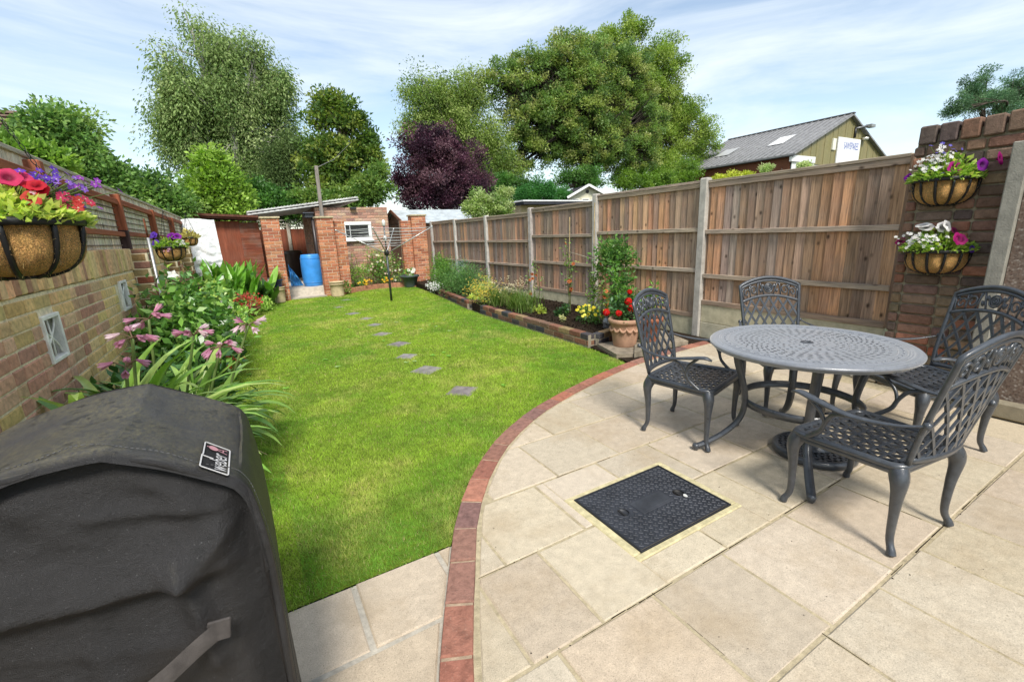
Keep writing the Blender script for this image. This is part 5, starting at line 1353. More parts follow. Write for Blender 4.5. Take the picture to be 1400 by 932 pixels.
m = MB(); m.lathe([(a_ * .84, b_ * .86) for a_, b_ in [(.001, .0), (.25, .0), (.265, .03), (.27, .06), (.285, .12), (.295, .30), (.298, .48), (.295, .66), (.285, .84), (.27, .90), (.262, .935), (.25, .95), (.24, .945), (.235, .93), (.001, .93)]], (1.42, 12.92, .17), 32, (.05, .29, .75)); bo_ = m.build('drum', M['plastic'], br_)
m = MB(); m.lathe([(.242, .086), (.249, .099), (.242, .112)], (1.42, 12.92, .17), 32, (.04, .24, .65)); m.lathe([(.241, .705), (.248, .718), (.240, .731)], (1.42, 12.92, .17), 32, (.04, .24, .65)); m.build('hoop', M['plastic'], bo_)
m = MB(); vs = []; N = 18
for i in range(N + 1):
    for j in range(N + 1):
        u, v = i / N, j / N; x = .86 + (.30 * u) * (1 - v) ** .8 + .04; z = .18 + .62 * v - .10 * u * v; y = 13.2 + .12 * noise.noise(Vector((u * 4, v * 4, 3))) - .05 * u
        vs.append((x, y + .03 * math.sin(v * 9), z))
m.add(vs, [(i * (N + 1) + j, i * (N + 1) + j + 1, (i + 1) * (N + 1) + j + 1, (i + 1) * (N + 1) + j) for i in range(N) for j in range(N)], (.05, .27, .62), True)
tag(m.build('blue_sheet', M['plastic'], loc=(1.0, 13.2, .18)), 'folded bright blue plastic sheet leaning behind the brick pillar', 'plastic sheet')
bn = T('brown_bin', 'dark brown lidded garden bin in the shade by the back fence', 'bin', (1.32, 16.2, .17))
m = MB(); m.lathe([(.001, 0), (.22, 0), (.27, .78), (.285, .80), (.001, .80)], (1.3, 16.3, .17), 20, (.055, .035, .028)); m.build('tub', M['plastic'], bn)
m = MB(); m.lathe([(.29, .79), (.29, .83), (.24, .87), (.001, .885)], (1.3, 16.3, .18), 20, (.07, .045, .034)); m.build('lid', M['plastic'], bn)
def pot(name, label, cat, x, y, z, rb, rt, h, col, mat='terracotta', rim=.012, collar=.05, soil=True, group=None):
    r_ = T(name, label, cat, (x, y, z), group); m = MB()
    m.lathe([(.001, 0), (rb, 0), (rb + .003, .01), (rb + (rt - rb) * (1 - collar / h), h - collar), (rt + rim, h - collar + .004), (rt + rim * 1.2, h - .012), (rt + rim, h), (rt - .006, h), (rt - .012, h - .03)], (x, y, z), 32, col); b = m.build('pot', M[mat], r_)
    m = MB(); m.lathe([(rt - .008, h - .03), (.001, h - .022)], (x, y, z), 20, (1, 1, 1)); m.build('soil', M['soil'], b); return r_
def chimney_pot(label, x, y, h, r_):
    t = T('cream_pot', label, 'pot', (x, y, -.03)); m = MB(); m.lathe([(.001, 0), (r_, 0), (r_ * .97, .02), (r_ * 1.0, h * .5), (r_ * 1.02, h * .78), (r_ * 1.12, h * .80), (r_ * 1.12, h * .86), (r_ * 1.02, h * .88), (r_ * 1.02, h * .93), (r_ * 1.15, h * .95), (r_ * 1.15, h), (r_ * .95, h), (r_ * .9, h * .9), (.001, h * .9)], (x, y, -.03), 28, (.50, .40, .24)); m.build('body', M['terracotta'], t)
chimney_pot('ribbed cream clay pot turned into a stand under the blue pot', .50, 11.6, .36, .135); chimney_pot('ribbed empty cream clay pot at the foot of the middle pillar', 1.81, 11.72, .36, .155)
pot('blue_pot', 'glazed dark blue pot of wispy grass on the cream clay stand', 'pot', .50, 11.6, .332, .10, .125, .165, (.012, .022, .10), 'plastic', .008, .03)
def blades(name, parent, c, n, L, wd, cols, seed, spread=.1, lean=.5, bend=.5, mat='leaf'):
    rr = random.Random(seed); m = MB()
    for _ in range(n):
        a = rr.uniform(0, 2 * PI); l = L * rr.uniform(.6, 1.15); o_ = Vector(c) + Vector((rr.gauss(0, spread), rr.gauss(0, spread), 0)); le = lean * rr.uniform(.2, 1.2); d = Vector((math.cos(a), math.sin(a), 0))
        p = [o_ + d * (le * l * t ** 1.6) + Vector((0, 0, l * (t - bend * le * t * t * .5))) for t in (0, .35, .7, 1)]
        m.ribbon(p, [wd, wd, wd * .7, wd * .1], Vector((0, 0, 1)) + d * .3, jit(rr.choice(cols), .2, rr))
    return m.build(name, M[mat], parent)
gr_ = T('pot_grass', 'tuft of wispy yellow green grass growing in the blue pot', 'grass', (.50, 11.6, .47)); blades('tuft', gr_, (.50, 11.6, .46), 110, .26, .010, [(.22, .33, .05), (.32, .38, .08), (.15, .26, .04)], 3, .045, .6)

# ------------------------------------------------------------------ rotary clothes airer
ra_ = T('rotary_airer', 'open rotary clothes airer with a dark pole standing in the lawn', 'clothes airer', (2.63, 9.86, -.03)); ax, ay = 2.63, 9.86
m = MB(); m.tube([(ax, ay, -.05), (ax, ay, 1.02)], .024, 10, col=(.07, .085, .085)); m.tube([(ax, ay, 1.0), (ax, ay, 1.60)], .017, 10, col=(.10, .10, .10)); m.build('pole', M['metal'], ra_)
m = MB(); m.lathe([(.03, .96), (.05, .98), (.05, 1.05), (.03, 1.08)], (ax, ay, 0), 14, (.02, .02, .02)); m.lathe([(.022, 1.27), (.035, 1.29), (.035, 1.36), (.022, 1.38)], (ax, ay, 0), 14, (.55, .55, .53)); m.lathe([(.02, 1.58), (.034, 1.59), (.036, 1.68), (.02, 1.71), (.001, 1.715)], (ax, ay, 0), 14, (.66, .66, .62)); m.build('hub', M['plastic'], ra_)
tips = []
for k in range(4):
    a = R(-32 + 90 * k + 5); d = Vector((math.cos(a), math.sin(a), 0)); p0 = Vector((ax, ay, 1.02)) + d * .04; p1 = Vector((ax, ay, 1.53)) + d * 1.02; tips.append((p0, p1)); m = MB()
    m.tube([p0, p1], .0115, 8, col=(.5, .5, .48)); m.tube([Vector((ax, ay, 1.33)) + d * .03, p0.lerp(p1, .40)], .007, 6, col=(.12, .12, .12)); m.lathe([(.001, -.02), (.016, -.015), (.016, .015), (.001, .02)], p1, 8, (.55, .55, .53)); m.build('arm', M['metal'], ra_)
m = MB()
for t in (.99, .87, .75, .63, .51, .40, .30):
    c = [p0.lerp(p1, t) for p0, p1 in tips]
    for i in range(4):
        a, b = c[i], c[(i + 1) % 4]; m.tube([a, (a + b) / 2 + Vector((0, 0, -.012)), b], .0035, 4, col=(.62, .63, .62))
m.build('line', M['plastic'], ra_)
# grey metal pole and cane on the left
mp_ = T('metal_pole', 'thin pale grey metal pole with a rusty tip standing among the left bushes', 'pole', (-.80, 5.6, 0))
m = MB(); m.tube([(-.80, 5.6, 0), (-.80, 5.6, 1.42)], .0125, 8, col=(.45, .45, .45)); m.build('shaft', M['metal'], mp_)
m = MB(); m.tube([(-.80, 5.6, 1.42), (-.80, 5.6, 1.60)], .008, 6, col=(.2, .07, .035)); m.build('tip', M['bark'], mp_)

# ------------------------------------------------------------------ buildings beyond the garden
gs = T('grey_shed', 'neighbouring shed with a pale grey felt roof and brown gable behind the corner pillar', 'shed', (6.6, 16.6, 0))
xa, xb, yr, zr, ye, ze = 4.85, 9.3, 17.0, 2.33, 15.6, 1.83
m = MB(); m.add([(xa, ye, ze), (xb, ye, ze), (xb, yr, zr), (xa, yr, zr), (xa, 2 * yr - ye, ze), (xb, 2 * yr - ye, ze)] + [(xa, ye, ze - .04), (xb, ye, ze - .04), (xb, yr, zr - .04), (xa, yr, zr - .04), (xa, 2 * yr - ye, ze - .04), (xb, 2 * yr - ye, ze - .04)], [(0, 1, 2, 3), (3, 2, 5, 4), (6, 7, 8, 9), (9, 8, 11, 10), (0, 1, 7, 6), (0, 3, 9, 6), (3, 4, 10, 9)], (.42, .46, .48)); m.build('roof', M['felt'], gs)
m = MB(); m.box((7.1, 17, .9), (4.3, 2.5, 1.84), col=(.20, .10, .06)); m.add([(4.95, 15.75, 1.8), (4.95, 18.25, 1.8), (4.95, 17, 2.24)], [(0, 1, 2)], (.22, .10, .06)); m.build('wall', M['stained'], gs)
m = MB()
for s_ in (-1, 1): m.beam((xa - .015, yr, zr - .03), (xa - .015, yr + s_ * (yr - ye), ze - .03), .03, .10, col=(.22, .09, .05))
m.build('bargeboard', M['stained'], gs)
fr_ = T('flat_roof_shed', 'cream walled shed with a flat dark felt roof and white edge beyond the fence', 'shed', (9.6, 15.2, 0))
m = MB(); m.box((10.4, 15.4, 1.15), (3.1, 2.2, 2.3), col=(.46, .36, .19)); m.build('wall', M['paint'], fr_)
m = MB(); m.box((10.5, 15.25, 2.36), (3.6, 2.8, .12), col=(.04, .042, .05)); ro = m.build('roof', M['felt'], fr_)
m = MB(); m.box((10.5, 13.84, 2.425), (3.62, .04, .05), col=(.7, .7, .7)); m.box((8.68, 15.25, 2.425), (.04, 2.84, .05), col=(.7, .7, .7)); m.build('edge_trim', M['paint'], ro)
# cream summer house
sm = T('summer_house', 'cream painted summer house with a dark gabled roof and small windows', 'summer house', (17, 20, 0))
g0 = Vector((15.15, 18.0, 0)); ex = Vector((.93, -.36, 0)).normalized(); ey = Vector((.36, .93, 0)).normalized(); hwid, zap, zev = 1.12, 3.56, 2.98
S3 = lambda a, b, z: g0 + ex * a + ey * b + Vector((0, 0, z))
m = MB(); CR = (.62, .59, .44); w_ = hwid - .18
m.add([S3(-w_, .25, 0), S3(w_, .25, 0), S3(w_, .25, zev + .05), S3(0, .25, zap - .05), S3(-w_, .25, zev + .05), S3(-w_, 2.6, 0), S3(w_, 2.6, 0), S3(w_, 2.6, zev), S3(-w_, 2.6, zev)], [(0, 1, 2, 3, 4), (0, 4, 8, 5), (1, 2, 7, 6)], CR); m.build('wall', M['paint'], sm)
m = MB()
for s_ in (-1, 1):
    a, b, c_, d_ = S3(0, 0, zap), S3(s_ * hwid, 0, zev), S3(s_ * hwid, 2.9, zev), S3(0, 2.9, zap); q = Vector((0, 0, -.05)); m.add([a, b, c_, d_, a + q, b + q, c_ + q, d_ + q], [(0, 1, 2, 3), (4, 5, 6, 7), (0, 1, 5, 4), (1, 2, 6, 5)], (.045, .043, .05))
m.build('roof', M['felt'], sm)
m = MB()
for s_ in (-1, 1): m.beam(S3(0, -.02, zap - .05), S3(s_ * hwid, -.02, zev - .05), .03, .11, col=(.78, .78, .76))
m.build('bargeboard', M['paint'], sm)
for k in (-.62, -.1, .42):
    m = MB(); M3 = Matrix((ex, ey, Vector((0, 0, 1)))).transposed(); m.box(S3(k, .235, 2.62), (.40, .04, .55), M3, (.78, .77, .7)); wn_ = m.build('window', M['paint'], sm)
    m = MB(); m.box(S3(k, .212, 2.62), (.30, .02, .45), M3, (1, 1, 1)); m.build('pane', M['glass'], wn_)
m = MB(); m.add([S3(.09 * math.cos(q * PI / 8), .23, 3.22 + .09 * math.sin(q * PI / 8)) for q in range(16)], [tuple(range(16))], (.03, .02, .02)); m.build('round_vent', M['black'], sm)
# workshop
wk = T('workshop', 'olive clad workshop with a long grey roof, brick side and white sign board', 'workshop', (48, 29, 0)); RX, RZ, EX, EZ, WY0, WY1 = 49.0, 10.62, 40.3, 6.95, 22.0, 34.0; EX2 = 57.7
m = MB(); OL = (.215, .185, .075); x = EX + .3
while x < EX2 - .3:
    x1_ = min(x + .42, EX2 - .3); xm = (x + x1_) / 2; zt = EZ + (RZ - EZ) * (1 - abs(xm - RX) / (RX - EX)) - .12; z0 = 6.75 if x < 43.9 else 6.15 if x < 46.9 else 3.0; m.box((xm, 22.1, (zt + z0) / 2), (.405, .16 if int(x * 3) % 2 else .12, zt - z0), col=jit(OL, .06)); x += .42
m.build('cladding', M['paint'], wk)
m = MB(); m.box((43.6, 22.16, 3.2), (6.2, .15, 6.4), col=(.72, .72, .70)); m.box((43.55, 22.06, 3.2), (.06, .04, 6.3), col=(.3, .3, .3)); m.box((42.0, 22.05, 6.5), (3.7, .2, .5), col=(.75, .75, .73)); m.build('white_door', M['paint'], wk)
m = MB(); m.box((52, 22.3, 3.0), (11, .2, 6.2), col=(.45, .43, .36)); m.build('lower_wall', M['paint'], wk)
m = MB(); mm = MB(); m.box((EX + .35, 28, 3.3), (.3, 11.7, 6.9), col=(.20, .075, .042)); m.build('brick_side', M['brick'], wk)
m = MB(); q = Vector((0, 0, -.14))
for sx in (EX - .25, EX2 + .25):
    ez = EZ - .1; a, b, c_, d_ = Vector((RX, WY0 - .3, RZ)), Vector((sx, WY0 - .3, ez)), Vector((sx, WY1, ez)), Vector((RX, WY1, RZ)); m.add([a, b, c_, d_, a + q, b + q, c_ + q, d_ + q], [(0, 1, 2, 3), (4, 5, 6, 7), (0, 1, 5, 4), (1, 2, 6, 5)], (.25, .25, .255))
k = WY0 - .2
while k < WY1: m.tube([(RX - .05, k, RZ + .02), (EX - .2, k, EZ - .06)], .05, 4, col=(.24, .24, .245)); k += .55
m.beam((RX, WY0 - .35, RZ + .05), (RX, WY1, RZ + .05), .35, .1, col=(.11, .11, .11)); rf = m.build('roof', M['felt'], wk)
m = MB(); sl_ = lambda t, y: Vector((RX + (EX - RX) * t, y, RZ + (EZ - RZ) * t + .10)); m.add([sl_(.42, 24.6), sl_(.42, 26.0), sl_(.66, 26.0), sl_(.66, 24.6)], [(0, 1, 2, 3)], (.8, .8, .8)); m.build('skylight', M['paint'], rf)
m = MB(); m.add([sl_(.5, 29.6), sl_(.5, 31.2), sl_(.72, 31.2), sl_(.72, 29.6)], [(0, 1, 2, 3)], (.42, .42, .42)); m.build('skylight', M['paint'], rf)
m = MB(); m.box((EX - .1, 28, EZ - .22), (.2, 12.3, .16), col=(.05, .05, .05)); m.build('gutter', M['plastic'], rf)
m = MB(); m.box((49.35, 21.96, 7.0), (4.1, .1, 3.2), col=(.82, .82, .82)); sb = m.build('sign_board', M['paint'], wk)
m = MB(); put_text(m, 'SAWSPARES', Vector((49.7, 21.90, 7.95)), Vector((1, 0, 0)), Vector((0, 0, 1)), 2.7, .62, (.05, .10, .42)); m.build('sign_lettering', M['paint'], sb)
m = MB(); m.box((46.7, 21.98, 7.95), (.55, .12, .95), col=(.75, .74, .62)); m.build('wall_lamp', M['paint'], wk)
m = MB(); m.tube([(50.2, 21.95, 9.6), (50.2, 21.95, 8.7)], .10, 6, col=(.04, .04, .04)); m.tube([(50.2, 21.9, 9.5), (51.6, 21.6, 9.75)], .10, 6, col=(.2, .2, .2)); m.box((51.9, 21.5, 9.75), (.8, .5, .25), col=(.35, .35, .33)); m.lathe([(.001, 0), (.25, .1), (.3, .3), (.001, .35)], (51.9, 21.8, 8.5), 10, (.7, .68, .6)); m.build('floodlight', M['metal'], wk)
# house roof, far left
hp_ = at(26, 152, 26); hz = hp_.z
hs_ = T('far_house', 'distant house with a brown tiled roof behind the tall left hedge', 'house', (hp_.x - 5, 28, 0))
m = MB(); X1_ = hp_.x; X0_ = X1_ - 9; zE = hz - 2.6; yE = 26 - 2.6
m.add([(X0_, yE, zE), (X1_ + 1.6, yE, zE), (X1_, 26, hz), (X0_, 26, hz), (X1_ + 1.6, 29, zE), (X0_, 29, zE)], [(0, 1, 2, 3), (1, 4, 2), (3, 2, 4, 5)], (.17, .115, .09))
for k in range(16):
    t = k / 16; m.beam((X0_, yE + (26 - yE) * t, zE + 2.6 * t + .03), (X1_ + 1.6 * (1 - t), yE + (26 - yE) * t, zE + 2.6 * t + .03), .16, .03, col=jit((.17, .115, .09), .1))
m.build('roof', M['felt'], hs_); m = MB(); m.box(((X0_ + X1_) / 2, 26.4, zE / 2), (9, 4.4, zE), col=(.30, .18, .12)); m.build('wall', M['brick'], hs_)
# ------------------------------------------------------------------ plants in the left bed
def crinum(label, groups, flowers, seed):
    rr = random.Random(seed); c0 = groups[0][0]
    root = T('crinum_lily', label, 'lily', (c0[0], c0[1], 0)); m = MB()
    for (c, n, L, bias) in groups:
        for i in range(n):
            a = rr.uniform(0, 2 * PI); d = Vector((math.cos(a), math.sin(a), 0)) + Vector(bias); d.z = 0; d.normalize(); l = L * rr.uniform(.65, 1.15); el = R(rr.uniform(42, 86)); dr = rr.uniform(.45, 1.25)
            o_ = Vector(c) + Vector((rr.gauss(0, .05), rr.gauss(0, .05), 0)); p = []; q = o_.copy(); e = el; st = l / 11
            for k in range(12):
                p.append(q.copy()); q = q + (d * math.cos(e) + Vector((0, 0, 1)) * math.sin(e)) * st; e -= dr * (.05 + k * .028)
                if q.z < .03: q.z = .03
            wd = rr.uniform(.042, .066); w_ = [wd * f for f in (.75, .95, 1, 1, 1, .98, .95, .88, .76, .6, .36, .06)]
            m.ribbon(p, w_, Vector((0, 0, 1)) + d * .2, jit(rr.choice([(.14, .29, .04), (.19, .36, .05), (.25, .42, .08), (.08, .18, .025), (.34, .47, .12)]), .15, rr), .18)
    for i in range(26):      # dry collapsed leaves near the ground
        c = groups[rr.randrange(len(groups))][0]; a = rr.uniform(0, 2 * PI); d = Vector((math.cos(a), math.sin(a), 0)); p = [Vector(c) + d * (t * rr.uniform(.3, .45)) + Vector((0, 0, .16 * math.sin(t * PI) + .02)) for t in (0, .3, .6, 1)]
        m.ribbon(p, [.02, .024, .02, .004], Vector((0, 0, 1)), jit((.30, .23, .10), .25, rr))
    m.build('strap_leaves', M['gloss_leaf'], root)
    for (b, h, n, fr) in flowers:
        s_ = MB(); h = Vector(h); pth = curve([b, Vector(b).lerp(h, .5) + Vector((0, 0, .03)), h], 5); s_.tube(pth, .0075, 7, col=(.20, .28, .09)); so_ = s_.build('flower_stalk', M['leaf'], root); f = MB()
        for i in range(n):
            a = 2 * PI * i / n + rr.uniform(-.3, .3); d = Vector((math.cos(a), math.sin(a), rr.uniform(-.2, .9))).normalized(); t1 = h + d * .028; t2 = h + d * .055 + Vector((0, 0, -.004)); t3 = t2 + d * .04 + Vector((0, 0, -.03 * rr.uniform(.1, 1.6)))
            f.tube(curve([h, t1, t2], 3), .0035, 5, col=(.22, .15, .09)); ax_ = (t3 - t2).normalized(); u = ax_.orthogonal().normalized(); v = ax_.cross(u); pale = (.80, .60, .66) if rr.random() < fr else (.62, .30, .42)
            for k in range(6):
                an = k * PI / 3; e = u * math.cos(an) + v * math.sin(an); s2 = ax_.cross(e)
                pp_ = [t2 + e * .003, t2 + ax_ * .024 + e * .007, t2 + ax_ * .046 + e * .014, t2 + ax_ * .058 + e * (.024 if fr > .3 else .015)]
                f.ribbon(pp_, [.006, .014, .014, .003], e, jit(pale if k % 2 else tuple(x * .82 for x in pale), .12, rr), .1)
        for i in range(3):
            a = rr.uniform(0, 6); d = Vector((math.cos(a), math.sin(a), .6)).normalized(); f.tube(curve([h, h + d * .04, h + d * .08], 3), [.003] * 3 + [.007, .009, .005, .001][:4], 5, col=(.5, .16, .26)) if False else None
        f.build('flower_umbel', M['petal'], so_)
    return root
P3 = lambda px, py, Y: tuple(at(px, py, Y))
crinum('strappy crinum lily with arching green leaves and pink trumpet flowers behind the barbecue',
       [((-.56, 3.0, 0), 62, .78, (.05, 0, 0)), ((-.47, 3.25, 0), 84, .76, (.02, .1, 0)), ((-.62, 3.35, 0), 46, .78, (.0, 0, 0)), ((-.76, 2.62, 0), 64, 1.02, (-.2, -.05, 0)), ((-.70, 2.95, 0), 50, .95, (-.1, 0, 0)), ((-.52, 2.85, 0), 44, .70, (.1, -.1, 0)), ((-.62, 2.8, 0), 36, .85, (-.1, 0, 0))],
       [((-.66, 2.9, .1), P3(181, 462, 2.85), 6, .15), ((-.66, 2.75, .1), P3(172, 502, 2.7), 4, .1), ((-.52, 3.2, .1), P3(265, 458, 3.2), 7, .25), ((-.42, 3.1, .1), P3(302, 474, 3.05), 8, .2), ((-.34, 3.3, .1), P3(340, 444, 3.3), 6, .9), ((-.6, 3.2, .1), P3(203, 436, 3.15), 6, .15)], 51)
GD, GM, GL, GY = (.035, .085, .018), (.06, .14, .025), (.10, .20, .035), (.17, .24, .045)
bush('hibiscus_bush', 'leafy green shrub with one white bloom against the left wall', 'shrub', (-.60, 5.2, .50), (.36, .75, .52), 2600, .085, [GD, GM, GM, GL, (.13, .22, .05)], 61, mat='gloss_leaf', base_z=0, up=.0, clump=.2)
m = MB(); c = Vector(P3(236, 376, 5.0)); floret(m, c, (.3, -.9, .3), .05, (.8, .8, .76), 5); floret(m, c + Vector((.0, -.01, .004)), (.1, -.9, .2), .042, (.8, .8, .76), 5)
tag(m.build('white_bloom', M['petal'], loc=c), 'single white flower at the top of the left shrub', 'flower')
bush('hydrangea_bush', 'lighter green bushy shrub behind the white flowered shrub in the left bed', 'shrub', (-.62, 6.45, .46), (.42, .95, .52), 2400, .085, [GM, GL, GM, GD, GY], 62, mat='gloss_leaf', base_z=0, up=.1, clump=.22)
bush('dark_shrub', 'dark glossy low shrub behind the crinum lily leaves', 'shrub', (-.62, 3.75, .28), (.36, .42, .34), 1100, .09, [(.02, .055, .015), GD, (.03, .075, .02)], 63, mat='gloss_leaf', base_z=0, clump=.16)
def broad(name, label, c, n, L, wd, cols, seed, spread=.25, cat='plant', fl=None, lean=.7):
    rr = random.Random(seed); root = T(name, label, cat, (c[0], c[1], 0)); m = MB()
    for i in range(n):
        a = rr.uniform(0, 2 * PI); l = L * rr.uniform(.55, 1.15); o_ = Vector(c) + Vector((rr.gauss(0, spread), rr.gauss(0, spread), 0)); le = rr.uniform(.15, lean); d = Vector((math.cos(a), math.sin(a), 0)); w_ = wd * rr.uniform(.7, 1.2)
        p = [o_ + d * (le * l * t ** 1.5) + Vector((0, 0, l * (t - .35 * le * t * t))) for t in (0, .3, .5, .68, .85, 1)]
        m.ribbon(p, [.012, .016, w_ * .8, w_, w_ * .7, .004], Vector((0, 0, 1)) * .6 - d * .8, jit(rr.choice(cols), .18, rr), .12)
    m.build('leaves', M['gloss_leaf'], root)
    return root
broad('canna_plant', 'bright green clump of tall broad upright leaves in front of the brown shed', (-.30, 10.9, 0), 150, 1.02, .15, [(.14, .34, .035), (.19, .42, .05), (.10, .26, .03), (.23, .45, .07)], 64, .19, lean=.5)
broad('bergenia_plant', 'dark green broad leaved clump beside the brick pillar', (.04, 11.1, 0), 110, .58, .17, [GD, GM, (.05, .12, .025)], 65, .2)
bush('spotted_laurel', 'low pale green plant at the edge of the left bed', 'plant', (-.33, 8.7, .16), (.20, .45, .20), 520, .085, [(.20, .32, .07), (.13, .24, .05), (.26, .36, .10)], 66, base_z=0, up=.3)
bush('small_bed_plant', 'small yellow green plant beside the red begonia pot', 'plant', (.10, 10.25, .14), (.20, .3, .16), 380, .07, [(.24, .33, .08), (.16, .27, .05)], 67, base_z=0)
pot('begonia_bowl', 'brown clay bowl of red begonias on the left bed kerb', 'plant bowl', -.14, 9.75, .0, .14, .21, .15, (.19, .085, .05), 'terracotta', .012, .04)
bg_ = bush('begonia_plant', 'bronze leaved begonia with small red flowers growing in the clay bowl', 'begonia', (-.14, 9.75, .27), (.24, .24, .15), 420, .055, [(.24, .06, .035), (.17, .09, .04), (.32, .05, .04), (.12, .13, .04)], 68, base_z=.12)
m = MB(); rr = random.Random(69)
for i in range(40): floret(m, (-.14 + rr.gauss(0, .12), 9.72 + rr.gauss(0, .12), .36 + rr.gauss(0, .04)), (rr.gauss(0, .4), -.7, .5), .022, (.50, .06, .05), 4, rr)
m.build('blossom', M['petal'], bg_)
bn_ = bush('orange_begonia', 'little clump of orange flowers at the front of the left bed', 'flower clump', (-.40, 5.4, .16), (.14, .2, .16), 220, .05, [GM, GD, (.2, .2, .06)], 70, base_z=0)
m = MB()
for i in range(18): petunia(m, (-.36 + rr.gauss(0, .06), 5.3 + rr.gauss(0, .13), .25 + rr.gauss(0, .06)), (.4, -.8, .4), .028, rr.choice([(.62, .14, .03), (.60, .10, .05), (.65, .42, .35)]), (.5, .3, .1), rr)
m.build('blossom', M['petal'], bn_)
ff = T('cosmos_flower', 'pale pink flower leaning out of the left bed over the lawn', 'flower', (-.38, 6.4, 0)); m = MB(); q = Vector(P3(313, 418, 6.4)); floret(m, q, (.3, -.9, .3), .045, (.72, .58, .62), 6); floret(m, q + Vector((-.05, 0, .06)), (.1, -.9, .4), .035, (.75, .68, .7), 6); m.build('blossom', M['petal'], ff)
m = MB(); m.tube(curve([(-.5, 6.4, 0), (-.42, 6.4, .2), q], 4), .004, 5, col=(.1, .16, .04)); m.tube(curve([(-.5, 6.4, 0), (-.46, 6.4, .2), q + Vector((-.05, 0, .06))], 4), .004, 5, col=(.1, .16, .04)); m.build('stem', M['leaf'], ff)

# ------------------------------------------------------------------ back bed
rb_ = bush('rose_bush', 'loose rose bush with pale flowers under the outhouse window', 'rose bush', (3.30, 12.95, .50), (.62, .28, .55), 1500, .06, [GM, GL, (.09, .17, .04), GY], 71, base_z=.04, up=.3, clump=.2)
m = MB(); rr = random.Random(72)
for i in range(26): petunia(m, (3.3 + rr.gauss(0, .4), 12.72 + rr.gauss(0, .06), .55 + rr.gauss(0, .22)), (0, -.8, .5), .03, rr.choice([(.75, .72, .66), (.72, .5, .45), (.7, .66, .4)]), (.5, .45, .2), rr)
m.build('blossom', M['petal'], rb_)
bush('fern_bush', 'feathery light green bush beside the middle brick pillar', 'shrub', (2.52, 12.75, .34), (.42, .3, .36), 1100, .06, [GL, (.14, .25, .04), GY, GM], 73, base_z=.04, mat='needle', aspect=.3)
tall = T('tall_rose_stem', 'tall thin rose stems with sparse leaves against the outhouse wall', 'rose stem', (2.72, 12.95, 0)); m = MB(); lf = []
for k in range(5):
    a = Vector((2.5 + k * .17, 12.95, .05)); b = a + Vector((rr.uniform(-.12, .12), 0, rr.uniform(.8, 1.25))); m.tube(curve([a, a.lerp(b, .5) + Vector((rr.uniform(-.05, .05), 0, 0)), b], 4), .006, 5, col=(.16, .15, .06))
    for q in range(26): lf.append(a.lerp(b, rr.uniform(.3, 1)) + Vector((rr.gauss(0, .04), rr.gauss(0, .04), 0)))
m.build('stem', M['bark'], tall); n = len(lf); rs = np.random.default_rng(3); V, Fq, C = leaf_quads(np.array([tuple(p) for p in lf]), rs.normal(size=(n, 3)), rs.uniform(.04, .07, n), rs.uniform(.02, .035, n), pick([GL, GY, (.3, .28, .08)], n, rs), rs=rs); np_mesh('foliage', V, Fq, C, M['leaf'], tall)
for lb, x, y in (('clump of orange marigolds in the back bed, left of the airer pole', 2.62, 12.42), ('clump of yellow orange marigolds right behind the foot of the airer pole', 3.28, 12.55)):
    mg = bush('marigold_clump', lb, 'marigolds', (x, y, .13), (.13, .10, .13), 160, .04, [GM, GL], int(x * 100), base_z=0); m = MB()
    for i in range(16): floret(m, (x + rr.gauss(0, .07), y - .06 + rr.gauss(0, .04), .20 + rr.gauss(0, .04)), (0, -.7, .6), .030, rr.choice([(.70, .36, .02), (.72, .48, .03)]), 7, rr)
    m.build('blossom', M['petal'], mg)
pot('round_planter', 'dark grey green ribbed planter at the back corner of the lawn', 'planter', 3.82, 12.2, -.02, .15, .26, .32, (.075, .10, .10), 'plastic', .012, .05)
pl3 = bush('planter_flowers', 'white flowers and leaves in the ribbed planter', 'flowers', (3.82, 12.2, .36), (.2, .2, .12), 220, .06, [GM, GL], 75, base_z=.28); m = MB()
for i in range(7): petunia(m, (3.86 + rr.gauss(0, .07), 12.08, .42 + rr.gauss(0, .04)), (0, -.8, .4), .05, (.78, .77, .72), (.7, .68, .5), rr)
m.build('blossom', M['petal'], pl3)
bush('small_daisy', 'small leafy yellow green plant at the foot of the middle brick pillar', 'plant', (2.08, 11.85, .13), (.13, .13, .15), 180, .06, [(.2, .25, .07), GM], 76, base_z=-.03)

# ------------------------------------------------------------------ right bed
bush('dill_bush', 'tall feathery bright green bush at the far end of the right bed', 'shrub', (4.22, 10.7, .44), (.30, .46, .46), 4200, .06, [(.08, .165, .03), (.12, .22, .04), (.06, .13, .03)], 81, base_z=.05, mat='needle', aspect=.22)
bush('cosmos_foliage', 'wide feathery blue green plant spilling over the far brick border', 'plant', (4.05, 9.1, .32), (.40, .9, .33), 5200, .06, [(.06, .125, .035), (.085, .16, .045), (.045, .10, .03)], 82, base_z=.05, mat='needle', aspect=.22)
bush('blue_spray_plant', 'grey blue wispy plant between the feathery bushes and the fence', 'plant', (4.40, 9.9, .46), (.24, .45, .36), 1100, .045, [(.13, .20, .16), (.10, .17, .13), (.18, .25, .2)], 83, base_z=.05, mat='needle', aspect=.2)
al = bush('alyssum_clump', 'clump of tiny white alyssum at the far end of the right border', 'alyssum', (3.83, 10.35, .12), (.16, .26, .16), 240, .03, [GM, (.12, .17, .09)], 84, base_z=-.03); m = MB()
for i in range(170): floret(m, (3.80 + rr.gauss(0, .09), 10.25 + rr.gauss(0, .16), .16 + rr.gauss(0, .06)), (-.3, -.7, .5), .014, (.78, .78, .76), 4, rr)
m.build('blossom', M['petal'], al)
